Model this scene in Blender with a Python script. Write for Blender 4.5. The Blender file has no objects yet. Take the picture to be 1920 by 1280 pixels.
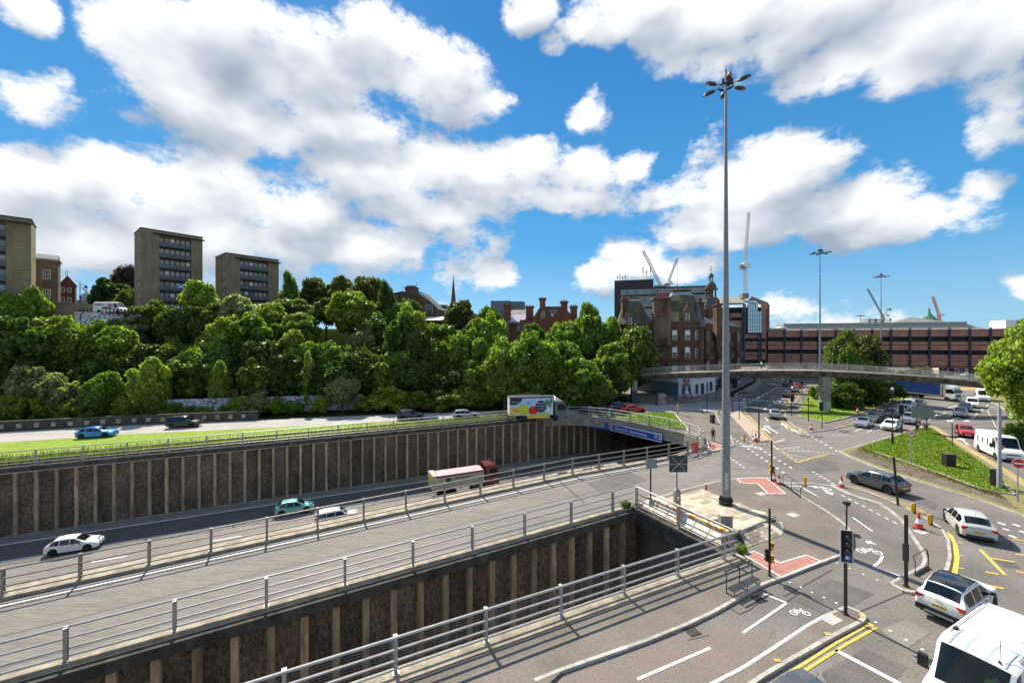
import bpy, bmesh, math, random
import numpy as np
from mathutils import Vector, Matrix, geometry
random.seed(7); rng = np.random.default_rng(7)
S = bpy.context.scene; COL = S.collection
R = math.radians
# ---------------------------------------------------------------- camera
H = 13.0; F = 770.0            # eye height over the junction, focal length in px of a 1920 px wide frame
cd = bpy.data.cameras.new('camera'); cam = bpy.data.objects.new('camera', cd); COL.objects.link(cam)
cam.location = (0, 0, H); cam.rotation_euler = (R(90), 0, 0)
cd.sensor_width = 36; cd.lens = F/1920*36; cd.clip_start = .2; cd.clip_end = 6000
S.camera = cam
# ---------------------------------------------------------------- sun and sky
SUN_EL = 46.0; SUN_AZ = -27.3
sd = bpy.data.lights.new('sun', 'SUN'); sun = bpy.data.objects.new('sun', sd); COL.objects.link(sun)
sd.energy = 4.7; sd.angle = R(.53); sd.color = (1, .925, .80)
se, sa = R(SUN_EL), R(SUN_AZ)
sv = Vector((math.sin(sa)*math.cos(se), math.cos(sa)*math.cos(se), math.sin(se)))
sun.rotation_euler = sv.to_track_quat('Z', 'Y').to_euler()
S.view_settings.view_transform = 'Standard'; S.view_settings.look = 'None'
S.view_settings.gamma = 1; S.view_settings.use_curve_mapping = False
S.view_settings.exposure = .78
W = bpy.data.worlds.new('World'); S.world = W; W.use_nodes = True
nt = W.node_tree; nt.nodes.clear()
def N(t, k, **kw):
    n = t.nodes.new(k)
    for a, v in kw.items():
        if a == 'ins':
            for i, x in v.items(): n.inputs[i].default_value = x
        else: setattr(n, a, v)
    return n
def mth(t, op, a, b=None, c=None, clamp=False):
    n = t.nodes.new('ShaderNodeMath'); n.operation = op; n.use_clamp = clamp
    for i, v in enumerate((a, b, c)):
        if v is None: continue
        if isinstance(v, (int, float)): n.inputs[i].default_value = v
        else: t.links.new(v, n.inputs[i])
    return n.outputs[0]
# clouds: a density over azimuth and elevation, made of soft ellipses broken up by noise
CL = [ # x, y, rx, ry, weight (picture px of a 1920 frame; turned into azimuth and elevation below)
 (300,90,110,110,.95),(430,70,140,110,1.15),(560,150,170,110,1.15),(400,200,160,95,1.0),(700,110,130,90,1.0),(810,150,120,85,1.0),(620,225,190,60,1.0),(450,250,170,50,.8),(920,195,45,25,.65),
 (45,15,60,45,.8),(100,185,75,45,.75),(130,155,35,35,.6),(70,210,60,25,.6),
 (60,360,130,85,1.05),(200,360,130,80,1.1),(330,380,110,80,1.0),(430,360,100,85,1.05),(560,400,130,80,1.1),(690,330,120,75,1.05),(820,320,110,65,1.05),(900,350,100,70,1.0),(780,390,190,50,1.0),(150,450,230,70,1.0),(400,450,230,60,1.05),(650,460,180,50,1.0),(100,520,260,50,.6),(450,500,240,40,.6),(690,500,120,25,.6),
 (1010,310,80,55,1.0),(1100,320,90,50,1.0),(1180,310,50,40,.9),(1050,370,130,35,.9),(1280,370,90,35,.62),(860,490,60,55,.5),(920,525,45,28,.62),(870,450,70,35,.5),
 (990,20,60,40,.85),(1035,80,20,20,.5),
 (1180,20,130,60,1.0),(1330,40,180,75,1.15),(1330,110,90,35,.9),(1520,40,190,90,1.15),(1560,120,130,55,1.05),(1740,60,190,110,1.2),(1700,130,120,50,1.0),(1880,80,110,130,1.1),(1910,200,50,70,.8),(1280,60,120,60,.8),
 (1470,320,110,75,1.1),(1400,360,100,65,1.05),(1300,430,90,50,.95),(1500,400,190,60,1.15),(1620,370,120,55,1.05),(1720,410,120,45,1.0),(1830,425,70,30,.75),(1400,440,180,35,.95),(1640,440,110,25,.8),(1480,280,45,35,.7),
 (1180,490,75,45,.95),(1130,510,50,35,.8),(1270,505,90,28,.7),
 (1110,215,35,30,.42),(1105,190,12,25,.35),(1850,340,38,30,.5),(1440,580,90,30,.6),(1540,610,120,35,.5),(1640,590,70,25,.4),(1910,525,30,25,.6),(1870,230,45,50,.6),(820,590,60,25,.55),(560,560,200,20,.35),(1330,290,25,40,.3)]
g = bpy.data.node_groups.new('cloud_density', 'ShaderNodeTree')
g.interface.new_socket(name='P', in_out='INPUT', socket_type='NodeSocketVector')
g.interface.new_socket(name='D', in_out='OUTPUT', socket_type='NodeSocketFloat'); g.interface.new_socket(name='S', in_out='OUTPUT', socket_type='NodeSocketFloat')
gi = g.nodes.new('NodeGroupInput'); go = g.nodes.new('NodeGroupOutput')
sep0 = N(g, 'ShaderNodeSeparateXYZ'); g.links.new(gi.outputs[0], sep0.inputs[0])
az0 = mth(g, 'ARCTAN2', sep0.outputs[0], sep0.outputs[1]); el0 = mth(g, 'ARCSINE', sep0.outputs[2])
cmb = N(g, 'ShaderNodeCombineXYZ'); g.links.new(az0, cmb.inputs[0]); g.links.new(el0, cmb.inputs[1])
def azel(x, y):
    v = Vector(((x-960)/F, 1, (640-y)/F)).normalized(); return math.atan2(v.x, v.y), math.asin(v.z)
nsz = N(g, 'ShaderNodeTexNoise', ins={'Scale': 5.0, 'Detail': 3.0, 'Roughness': .55})
mpz = N(g, 'ShaderNodeVectorMath', operation='MULTIPLY'); mpz.inputs[1].default_value = (1, 1, 1.5)
g.links.new(gi.outputs[0], mpz.inputs[0]); g.links.new(mpz.outputs[0], nsz.inputs['Vector'])
wsub = N(g, 'ShaderNodeVectorMath', operation='SUBTRACT'); wsub.inputs[1].default_value = (.5, .5, .5); g.links.new(nsz.outputs['Color'], wsub.inputs[0])
wscl = N(g, 'ShaderNodeVectorMath', operation='MULTIPLY'); wscl.inputs[1].default_value = (.11, .075, 0); g.links.new(wsub.outputs[0], wscl.inputs[0])
wadd = N(g, 'ShaderNodeVectorMath', operation='ADD'); g.links.new(cmb.outputs[0], wadd.inputs[0]); g.links.new(wscl.outputs[0], wadd.inputs[1])
acc = None
for x, y, rx, ry, w in CL:
    a, e = azel(x, y); a1, _ = azel(x-rx, y); a2, _ = azel(x+rx, y); _, e1 = azel(x, y-ry); _, e2 = azel(x, y+ry)
    s1 = N(g, 'ShaderNodeVectorMath', operation='SUBTRACT'); s1.inputs[1].default_value = (a, e, 0); g.links.new(wadd.outputs[0], s1.inputs[0])
    s2 = N(g, 'ShaderNodeVectorMath', operation='MULTIPLY'); s2.inputs[1].default_value = (2/abs(a2-a1)/1.10, 2/abs(e1-e2)/1.10, 0); g.links.new(s1.outputs[0], s2.inputs[0])
    ln = N(g, 'ShaderNodeVectorMath', operation='DOT_PRODUCT'); g.links.new(s2.outputs[0], ln.inputs[0]); g.links.new(s2.outputs[0], ln.inputs[1])
    w -= .16; v = mth(g, 'MULTIPLY_ADD', ln.outputs['Value'], -w, w)
    acc = v if acc is None else mth(g, 'SMOOTH_MAX', acc, v, .14)
# beyond the picture the same kind of sky goes on
nb = N(g, 'ShaderNodeTexNoise', ins={'Scale': 2.2, 'Detail': 2.0}); g.links.new(mpz.outputs[0], nb.inputs['Vector'])
bg = mth(g, 'MULTIPLY_ADD', nb.outputs['Fac'], 6.0, -2.95)
out = mth(g, 'MAXIMUM', mth(g, 'MULTIPLY_ADD', mth(g, 'ABSOLUTE', az0), 4.0, -3.9, clamp=True), mth(g, 'MULTIPLY_ADD', el0, 4.0, -2.75, clamp=True))
outm = mth(g, 'MULTIPLY_ADD', out, 3.0, -3.0)
bg2 = mth(g, 'ADD', bg, outm)
acc = mth(g, 'MAXIMUM', mth(g, 'MAXIMUM', acc, -1.2), bg2)
nd = N(g, 'ShaderNodeTexNoise', ins={'Scale': 7.5, 'Detail': 13.0, 'Roughness': .68, 'Distortion': .0}); g.links.new(mpz.outputs[0], nd.inputs['Vector'])
dd = mth(g, 'ADD', mth(g, 'MINIMUM', acc, .95), mth(g, 'MULTIPLY_ADD', nd.outputs['Fac'], 3.6, -1.88))
g.links.new(dd, go.inputs[0])
ns = N(g, 'ShaderNodeTexNoise', ins={'Scale': 6.5, 'Detail': 3.2, 'Roughness': .5}); g.links.new(mpz.outputs[0], ns.inputs['Vector'])
g.links.new(mth(g, 'ADD', mth(g, 'MINIMUM', acc, 1.3), mth(g, 'MULTIPLY_ADD', ns.outputs['Fac'], 2.6, -1.3)), go.inputs[1])
tc = N(nt, 'ShaderNodeTexCoord')
def dens(off):
    q = N(nt, 'ShaderNodeVectorMath', operation='ADD'); q.inputs[1].default_value = off; nt.links.new(tc.outputs['Generated'], q.inputs[0])
    n_ = N(nt, 'ShaderNodeVectorMath', operation='NORMALIZE'); nt.links.new(q.outputs[0], n_.inputs[0])
    k = nt.nodes.new('ShaderNodeGroup'); k.node_tree = g; nt.links.new(n_.outputs[0], k.inputs[0]); return k
k0 = dens((0, 0, 0)); k1 = dens((-.02, .01, .065)); d0 = k0.outputs[0]; d1 = k1.outputs[0]
alpha = N(nt, 'ShaderNodeMapRange', interpolation_type='SMOOTHSTEP', ins={'From Min': -.22, 'From Max': .46}); nt.links.new(d0, alpha.inputs[0])
lit = mth(nt, 'MULTIPLY_ADD', mth(nt, 'SUBTRACT', k0.outputs[1], k1.outputs[1]), .72, .60)
lit = mth(nt, 'MULTIPLY_ADD', mth(nt, 'SUBTRACT', d0, d1), .13, lit)
lit = mth(nt, 'MULTIPLY_ADD', mth(nt, 'MINIMUM', mth(nt, 'MAXIMUM', k0.outputs[1], 0.0), 1.6), -.22, lit)
lit = mth(nt, 'ADD', lit, .13, clamp=True)
cr = N(nt, 'ShaderNodeValToRGB'); e = cr.color_ramp.elements
K = 4.3
e[0].position = .0; e[0].color = (.36, .44, .55, 1); e[1].position = 1; e[1].color = (1.0, 1.02, 1.04, 1)
m = cr.color_ramp.elements.new(.45); m.color = (.60, .66, .74, 1)
nt.links.new(lit, cr.inputs[0])
cm = N(nt, 'ShaderNodeVectorMath', operation='SCALE'); cm.inputs['Scale'].default_value = K*.94; nt.links.new(cr.outputs[0], cm.inputs[0])
sky = N(nt, 'ShaderNodeTexSky', sky_type='NISHITA'); sky.sun_disc = False; sky.sun_elevation = se; sky.sun_rotation = sa
sky.altitude = 50; sky.air_density = 1.0; sky.dust_density = .3; sky.ozone_density = 2.5
tint = N(nt, 'ShaderNodeMix', data_type='RGBA', blend_type='MULTIPLY'); tint.inputs[0].default_value = 1
nt.links.new(sky.outputs[0], tint.inputs[6]); tint.inputs[7].default_value = (.25, .44, .60, 1)
nrm0 = N(nt, 'ShaderNodeVectorMath', operation='NORMALIZE'); nt.links.new(tc.outputs['Generated'], nrm0.inputs[0]); sz = N(nt, 'ShaderNodeSeparateXYZ'); nt.links.new(nrm0.outputs[0], sz.inputs[0])
rp = N(nt, 'ShaderNodeValToRGB'); rp.color_ramp.elements[0].position = 0; rp.color_ramp.elements[0].color = (.40, .66, .84, 1); rp.color_ramp.elements[1].position = .62; rp.color_ramp.elements[1].color = (.022, .22, .58, 1); q_ = rp.color_ramp.elements.new(.22); q_.color = (.085, .39, .74, 1); nt.links.new(sz.outputs[2], rp.inputs[0])
rs = N(nt, 'ShaderNodeVectorMath', operation='SCALE'); rs.inputs['Scale'].default_value = 4.0; nt.links.new(rp.outputs[0], rs.inputs[0])
blue = N(nt, 'ShaderNodeMix', data_type='RGBA'); blue.inputs[0].default_value = .78; nt.links.new(tint.outputs[2], blue.inputs[6]); nt.links.new(rs.outputs[0], blue.inputs[7])
mix = N(nt, 'ShaderNodeMix', data_type='RGBA'); nt.links.new(alpha.outputs[0], mix.inputs[0]); nt.links.new(blue.outputs[2], mix.inputs[6]); nt.links.new(cm.outputs[0], mix.inputs[7])
bgd = N(nt, 'ShaderNodeBackground'); bgd.inputs[1].default_value = .15; nt.links.new(mix.outputs[2], bgd.inputs[0])
wo = N(nt, 'ShaderNodeOutputWorld'); nt.links.new(bgd.outputs[0], wo.inputs[0])
W.cycles.sampling_method = 'MANUAL'; W.cycles.sample_map_resolution = 512
# ---------------------------------------------------------------- coordinates
CU, SU = math.cos(R(26)), math.sin(R(26))      # the motorway runs at 26 degrees
def G(x, y, z=0.0):
    D = (H-z)*F/(y-640); return Vector(((x-960)/F*D, D, z))
def P(x, y, D): return Vector(((x-960)/F*D, D, H+(640-y)*D/F))
def ST(s, t, z=0.0): return Vector((s*CU-t*SU, s*SU+t*CU, z))
def slipz(s): return -.037*max(0, 23-s)
def hp(yb, yt): return H*(yb-yt)/(yb-640)
# ---------------------------------------------------------------- tagging
def tag(o, label=None, cat=None, group=None, kind=None):
    if label: o['label'] = label
    if cat: o['category'] = cat
    if group: o['group'] = group
    if kind: o['kind'] = kind
    return o
def empty(name, loc=(0,0,0), rz=0.0, label=None, cat=None, group=None):
    o = bpy.data.objects.new(name, None); COL.objects.link(o); o.location = loc; o.rotation_euler = (0, 0, rz)
    o.empty_display_size = .3
    return tag(o, label, cat, group)
def inst(name, me, parent=None, loc=(0,0,0), rot=(0,0,0), scale=(1,1,1), mat=None):
    o = bpy.data.objects.new(name, me); COL.objects.link(o); o.parent = parent
    o.location = loc; o.rotation_euler = rot if isinstance(rot, (tuple, list)) else (0, 0, rot); o.scale = scale
    if mat:
        o.material_slots[0].link = 'OBJECT'; o.material_slots[0].material = mat
    return o
def copy_tree(o, parent=None):
    c = o.copy(); COL.objects.link(c); c.parent = parent
    for ch in o.children: copy_tree(ch, c)
    return c
# ---------------------------------------------------------------- mesh builder
class MB:
    def __init__(s, o=(0,0,0)): s.v = []; s.f = []; s.m = []; s.o = Vector(o); s.mi = 0
    def add(s, vs, fs, mi=None):
        b = len(s.v); s.v += [tuple(Vector(v)-s.o) for v in vs]; s.f += [tuple(b+i for i in f) for f in fs]; s.m += [s.mi if mi is None else mi]*len(fs)
    def box(s, c, d, rz=0.0, mi=None, taper=1.0):
        c = Vector(c); x, y, z = d[0]/2, d[1]/2, d[2]/2; ca, sa_ = math.cos(rz), math.sin(rz); vs = []
        for sz in (-1, 1):
            k = taper if sz > 0 else 1
            for sx, sy in ((-1,-1),(1,-1),(1,1),(-1,1)):
                a, b = sx*x*k, sy*y*k; vs.append(c+Vector((a*ca-b*sa_, a*sa_+b*ca, sz*z)))
        s.add(vs, [(0,3,2,1),(4,5,6,7),(0,1,5,4),(1,2,6,5),(2,3,7,6),(3,0,4,7)], mi); return s
    def bx(s, a, b, mi=None):        # axis-aligned by corners
        return s.box(((a[0]+b[0])/2, (a[1]+b[1])/2, (a[2]+b[2])/2), (abs(b[0]-a[0]), abs(b[1]-a[1]), abs(b[2]-a[2])), 0, mi)
    def bar(s, p, q, w, h, mi=None, up=(0,0,1)):
        p, q = Vector(p), Vector(q); d = (q-p)
        if d.length < 1e-6: return s
        d.normalize(); u = Vector(up); 
        if abs(d.dot(u)) > .99: u = Vector((1,0,0))
        r = d.cross(u).normalized()*w/2; u = r.cross(d).normalized()*h/2
        vs = [p-r-u, p+r-u, p+r+u, p-r+u, q-r-u, q+r-u, q+r+u, q-r+u]
        s.add(vs, [(0,3,2,1),(4,5,6,7),(0,1,5,4),(1,2,6,5),(2,3,7,6),(3,0,4,7)], mi); return s
    def tube(s, p, q, r, n=8, r2=None, mi=None, cap=True):
        p, q = Vector(p), Vector(q); r2 = r if r2 is None else r2; d = (q-p)
        if d.length < 1e-6: return s
        d.normalize(); u = Vector((0,0,1)) if abs(d.z) < .95 else Vector((1,0,0)); a = d.cross(u).normalized(); b = a.cross(d)
        vs = []
        for c, rr in ((p, r), (q, r2)):
            for i in range(n):
                t = 2*math.pi*i/n; vs.append(c+a*math.cos(t)*rr+b*math.sin(t)*rr)
        fs = [(i, (i+1) % n, n+(i+1) % n, n+i) for i in range(n)]
        if cap: fs += [tuple(range(n-1, -1, -1)), tuple(range(n, 2*n))]
        s.add(vs, fs, mi); return s
    def path(s, pts, r, n=8, mi=None):
        for a, b in zip(pts, pts[1:]): s.tube(a, b, r, n, mi=mi)
        return s
    def lathe(s, c, prof, n=16, mi=None, rz=0.0, sx=1.0, sy=1.0):
        c = Vector(c); vs = []; fs = []
        for r, z in prof:
            for i in range(n):
                t = 2*math.pi*i/n+rz; vs.append(c+Vector((r*math.cos(t)*sx, r*math.sin(t)*sy, z)))
        for k in range(len(prof)-1):
            for i in range(n): fs.append((k*n+i, k*n+(i+1) % n, (k+1)*n+(i+1) % n, (k+1)*n+i))
        fs += [tuple(range(n-1, -1, -1)), tuple(range((len(prof)-1)*n, len(prof)*n))]
        s.add(vs, fs, mi); return s
    def poly(s, pts, z=None, mi=None):
        ps = [Vector((p[0], p[1], p[2] if z is None else z)) for p in pts]
        tr = geometry.tessellate_polygon([[Vector((p.x, p.y, 0)) for p in ps]])
        fs = []
        for t in tr:
            a, b, c = (ps[i] for i in t)
            fs.append(tuple(t) if (b-a).cross(c-a).z > 0 else (t[0], t[2], t[1]))
        s.add(ps, fs, mi); return s
    def prism(s, pts, z0, z1, mi=None, sidemi=None, bottom=False):
        s.poly(pts, z1, mi); n = len(pts)
        area = sum(pts[i][0]*pts[(i+1) % n][1]-pts[(i+1) % n][0]*pts[i][1] for i in range(n))
        if bottom: s.poly(pts, z0, mi)
        vs = [Vector((p[0], p[1], z0)) for p in pts]+[Vector((p[0], p[1], z1)) for p in pts]
        fs = [(i, (i+1) % n, n+(i+1) % n, n+i) if area > 0 else (i, n+i, n+(i+1) % n, (i+1) % n) for i in range(n)]
        s.add(vs, fs, sidemi if sidemi is not None else mi); return s
    def mesh(s, name, mats, smooth=None):
        me = bpy.data.meshes.new(name); me.from_pydata(s.v, [], s.f)
        for mt in (mats if isinstance(mats, (list, tuple)) else [mats]): me.materials.append(mt)
        if any(s.m): me.polygons.foreach_set('material_index', s.m)
        if smooth:
            me.polygons.foreach_set('use_smooth', [True]*len(s.f)); me.set_sharp_from_angle(angle=R(smooth))
        me.update(); return me
    def build(s, name, mats, parent=None, smooth=None):
        me = s.mesh(name, mats, smooth); o = bpy.data.objects.new(name, me); COL.objects.link(o); o.parent = parent
        if parent is None: o.location = s.o
        return o
def struct(name, mb, mats, smooth=None):
    o = mb.build(name, mats, None, smooth); o['kind'] = 'structure'; return o
# ---------------------------------------------------------------- materials
MATS = {}
def mat(name, col, rough=.8, rotz=0.0, metal=0.0, spec=.4, var=0.0, vscale=4.0, col2=None, bump=0.0, bscale=30.0, det=6.0, emit=None, coat=0.0, obrand=0.0, speck=None, space='Object', stretch=(1,1,1), thr=(.35,.65)):
    if name in MATS: return MATS[name]
    m = bpy.data.materials.new(name); m.use_nodes = True; t = m.node_tree; b = t.nodes['Principled BSDF']; MATS[name] = m
    m.diffuse_color = (*col, 1)
    b.inputs['Base Color'].default_value = (*col, 1); b.inputs['Roughness'].default_value = rough; b.inputs['Metallic'].default_value = metal
    b.inputs['Specular IOR Level'].default_value = spec; b.inputs['Coat Weight'].default_value = coat; b.inputs['Coat Roughness'].default_value = .08
    c = None
    if var or col2 or bump or speck:
        tcn = N(t, 'ShaderNodeTexCoord'); mp = N(t, 'ShaderNodeMapping'); mp.inputs['Scale'].default_value = stretch; mp.inputs['Rotation'].default_value = (0,0,rotz)
        if space == 'World':
            gp_ = N(t, 'ShaderNodeNewGeometry'); t.links.new(gp_.outputs['Position'], mp.inputs[0])
        else: t.links.new(tcn.outputs[space], mp.inputs[0])
    if var or col2:
        n = N(t, 'ShaderNodeTexNoise', ins={'Scale': vscale, 'Detail': det, 'Roughness': .6}); t.links.new(mp.outputs[0], n.inputs['Vector'])
        mr = N(t, 'ShaderNodeMapRange', ins={'From Min': thr[0], 'From Max': thr[1]}); t.links.new(n.outputs['Fac'], mr.inputs[0])
        mx = N(t, 'ShaderNodeMix', data_type='RGBA')
        c2 = col2 or tuple(x*(1-var) for x in col); c1 = col if col2 else tuple(min(1, x*(1+var)) for x in col)
        mx.inputs[6].default_value = (*c1, 1); mx.inputs[7].default_value = (*c2, 1); t.links.new(mr.outputs[0], mx.inputs[0]); c = mx.outputs[2]
    if speck:  # fine aggregate: (scale, dark mult, bright mult)
        v = N(t, 'ShaderNodeTexNoise', ins={'Scale': speck[0], 'Detail': 2.0, 'Roughness': .8}); t.links.new(mp.outputs[0], v.inputs['Vector'])
        mr = N(t, 'ShaderNodeMapRange', ins={'From Min': .3, 'From Max': .7, 'To Min': speck[1], 'To Max': speck[2]}); t.links.new(v.outputs['Fac'], mr.inputs[0])
        sc = N(t, 'ShaderNodeVectorMath', operation='SCALE'); t.links.new(mr.outputs[0], sc.inputs['Scale'])
        if c is not None: t.links.new(c, sc.inputs[0])
        else: sc.inputs[0].default_value = col
        c = sc.outputs[0]
    if obrand:
        oi = N(t, 'ShaderNodeObjectInfo'); mr = N(t, 'ShaderNodeMapRange', ins={'To Min': 1-obrand, 'To Max': 1+obrand}); t.links.new(oi.outputs['Random'], mr.inputs[0])
        sc = N(t, 'ShaderNodeVectorMath', operation='SCALE'); t.links.new(mr.outputs[0], sc.inputs['Scale'])
        if c is not None: t.links.new(c, sc.inputs[0])
        else: sc.inputs[0].default_value = col
        c = sc.outputs[0]
    if c is not None: t.links.new(c, b.inputs['Base Color'])
    if bump:
        n = N(t, 'ShaderNodeTexNoise', ins={'Scale': bscale, 'Detail': 4.0}); t.links.new(mp.outputs[0], n.inputs['Vector'])
        bp = N(t, 'ShaderNodeBump', ins={'Strength': bump, 'Distance': .05}); t.links.new(n.outputs['Fac'], bp.inputs['Height']); t.links.new(bp.outputs[0], b.inputs['Normal'])
    if emit:
        b.inputs['Emission Color'].default_value = (*col, 1); b.inputs['Emission Strength'].default_value = emit
    return m
def mat_graffiti(name, base, cols, scale=1.2, cover=.5):
    m = bpy.data.materials.new(name); m.use_nodes = True; t = m.node_tree; b = t.nodes['Principled BSDF']; b.inputs['Roughness'].default_value = .7
    gp_ = N(t, 'ShaderNodeNewGeometry'); prev = N(t, 'ShaderNodeRGB'); prev.outputs[0].default_value = (*base, 1); c = prev.outputs[0]
    for i, cc in enumerate(cols):
        mp = N(t, 'ShaderNodeMapping'); mp.inputs['Location'].default_value = (i*7.3, i*3.1, i*5.7); mp.inputs['Rotation'].default_value = (.3*i, .5*i, 0); t.links.new(gp_.outputs['Position'], mp.inputs[0])
        n = N(t, 'ShaderNodeTexNoise', ins={'Scale': scale*(1+.25*i), 'Detail': 1.5, 'Distortion': 1.6}); t.links.new(mp.outputs[0], n.inputs['Vector'])
        r = N(t, 'ShaderNodeMapRange', ins={'From Min': 1-cover-.005, 'From Max': 1-cover+.005}); t.links.new(n.outputs['Fac'], r.inputs[0])
        if i % 2:   # outlines: a narrow band of the noise
            a1 = mth(t, 'ABSOLUTE', mth(t, 'SUBTRACT', n.outputs['Fac'], .5)); r2 = N(t, 'ShaderNodeMapRange', ins={'From Min': .035, 'From Max': .025}); t.links.new(a1, r2.inputs[0]); r = r2
        mx = N(t, 'ShaderNodeMix', data_type='RGBA'); t.links.new(r.outputs[0], mx.inputs[0]); t.links.new(c, mx.inputs[6]); mx.inputs[7].default_value = (*cc, 1); c = mx.outputs[2]
    t.links.new(c, b.inputs['Base Color']); return m
def mat_tiles(name, c1, c2, mortar, sx, sz, rough=.85, msize=.02, space='Object', streak=.35):
    """coursed stone or cladding too far off to be cut into pieces"""
    if name in MATS: return MATS[name]
    m = bpy.data.materials.new(name); m.use_nodes = True; t = m.node_tree; b = t.nodes['Principled BSDF']; b.inputs['Roughness'].default_value = rough; MATS[name] = m
    b.inputs['Specular IOR Level'].default_value = .25
    tcn = N(t, 'ShaderNodeTexCoord'); sp = N(t, 'ShaderNodeSeparateXYZ'); t.links.new(tcn.outputs['Object'], sp.inputs[0])
    xy = mth(t, 'ADD', sp.outputs[0], sp.outputs[1]); cb = N(t, 'ShaderNodeCombineXYZ'); t.links.new(xy, cb.inputs[0]); t.links.new(sp.outputs[2], cb.inputs[1])
    br = N(t, 'ShaderNodeTexBrick', ins={'Scale': 1.0, 'Mortar Size': msize, 'Brick Width': sx, 'Row Height': sz, 'Bias': 0.0}); t.links.new(cb.outputs[0], br.inputs['Vector'])
    br.inputs['Color1'].default_value = (*c1, 1); br.inputs['Color2'].default_value = (*c2, 1); br.inputs['Mortar'].default_value = (*mortar, 1)
    mp = N(t, 'ShaderNodeMapping'); mp.inputs['Scale'].default_value = (1, 1, .25); t.links.new(tcn.outputs['Object'], mp.inputs[0])
    n = N(t, 'ShaderNodeTexNoise', ins={'Scale': .8, 'Detail': 6.0, 'Roughness': .65}); t.links.new(mp.outputs[0], n.inputs['Vector'])
    mr = N(t, 'ShaderNodeMapRange', ins={'From Min': .3, 'From Max': .7, 'To Min': 1-streak, 'To Max': 1+streak*.6}); t.links.new(n.outputs['Fac'], mr.inputs[0])
    sc = N(t, 'ShaderNodeVectorMath', operation='SCALE'); t.links.new(br.outputs['Color'], sc.inputs[0]); t.links.new(mr.outputs[0], sc.inputs['Scale']); t.links.new(sc.outputs[0], b.inputs['Base Color'])
    return m
def mat_leaf(name, c1, c2, sun=.35):
    m = bpy.data.materials.new(name); m.use_nodes = True; t = m.node_tree; t.nodes.clear()
    oi = N(t, 'ShaderNodeObjectInfo'); tcn = N(t, 'ShaderNodeTexCoord')
    n = N(t, 'ShaderNodeTexNoise', ins={'Scale': .6, 'Detail': 5.0, 'Roughness': .7}); t.links.new(tcn.outputs['Object'], n.inputs['Vector'])
    wn = N(t, 'ShaderNodeTexNoise', ins={'Scale': 5.0, 'Detail': 2.0}); t.links.new(tcn.outputs['Object'], wn.inputs['Vector'])
    f = mth(t, 'ADD', mth(t, 'MULTIPLY_ADD', n.outputs['Fac'], 1.6, -.6), mth(t, 'MULTIPLY_ADD', wn.outputs['Fac'], 2.4, -1.05)); f = mth(t, 'ADD', f, mth(t, 'MULTIPLY_ADD', oi.outputs['Random'], 1.2, -.5), clamp=True)
    mx = N(t, 'ShaderNodeMix', data_type='RGBA'); mx.inputs[6].default_value = (*c1, 1); mx.inputs[7].default_value = (*c2, 1); t.links.new(f, mx.inputs[0])
    df = N(t, 'ShaderNodeBsdfPrincipled'); df.inputs['Roughness'].default_value = .5; df.inputs['Specular IOR Level'].default_value = .35; t.links.new(mx.outputs[2], df.inputs['Base Color'])
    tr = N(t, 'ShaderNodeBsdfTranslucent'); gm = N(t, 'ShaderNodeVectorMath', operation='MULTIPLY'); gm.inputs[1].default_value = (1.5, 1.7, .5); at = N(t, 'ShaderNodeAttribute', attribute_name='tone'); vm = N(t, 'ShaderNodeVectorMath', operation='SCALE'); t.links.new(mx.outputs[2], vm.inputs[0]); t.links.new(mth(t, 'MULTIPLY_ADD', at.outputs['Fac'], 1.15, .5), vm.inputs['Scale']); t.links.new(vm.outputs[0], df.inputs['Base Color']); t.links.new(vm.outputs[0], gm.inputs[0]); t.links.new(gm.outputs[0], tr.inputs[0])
    ms = N(t, 'ShaderNodeMixShader'); ms.inputs[0].default_value = sun+.08; t.links.new(df.outputs[0], ms.inputs[1]); t.links.new(tr.outputs[0], ms.inputs[2])
    o = N(t, 'ShaderNodeOutputMaterial'); t.links.new(ms.outputs[0], o.inputs[0]); return m
M_road = mat('asphalt_worn', (.19,.171,.150), .85, var=.10, vscale=1.1, space='World', rotz=R(-26), stretch=(.07,1,1), thr=(.3,.7), det=4, speck=(9,.72,1.28), spec=.3)
M_junc = mat('asphalt_junction', (.165,.149,.131), .85, var=.22, vscale=.22, det=9, space='World', speck=(9,.72,1.28), bump=.25, bscale=25, spec=.3)
M_dark = mat('asphalt_new', (.105,.095,.084), .8, var=.12, vscale=.4, space='World', speck=(9,.8,1.25), spec=.3)
M_red = mat('asphalt_red_worn', (.20,.155,.135), .85, col2=(.165,.148,.13), vscale=.5, space='World', speck=(10,.8,1.25), spec=.25)
M_pave = mat('pavement_asphalt', (.20,.171,.143), .9, col2=(.145,.125,.106), vscale=.35, det=9, space='World', speck=(9,.8,1.22), bump=.2, bscale=25, spec=.25)
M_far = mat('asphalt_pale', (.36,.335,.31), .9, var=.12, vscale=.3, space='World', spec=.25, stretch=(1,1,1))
M_kerb = mat('kerb_concrete', (.40,.37,.33), .9, var=.2, vscale=2, space='World', obrand=.12)
M_conc = mat('concrete', (.33,.29,.24), .9, col2=(.2,.175,.145), vscale=1.2, space='World', bump=.2)
M_ledge = mat('concrete_ledge', (.43,.37,.28), .9, col2=(.22,.19,.14), vscale=1.6, space='World', det=9, bump=.3)
M_dirty = mat('concrete_blackened', (.035,.032,.028), .95, col2=(.10,.088,.07), vscale=1.5, space='World', det=9, stretch=(1,1,.4))
M_rib = mat('pilaster_concrete', (.50,.36,.22), .9, col2=(.24,.165,.10), vscale=1.1, space='World', det=9, stretch=(3,3,.5), obrand=.25)
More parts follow.
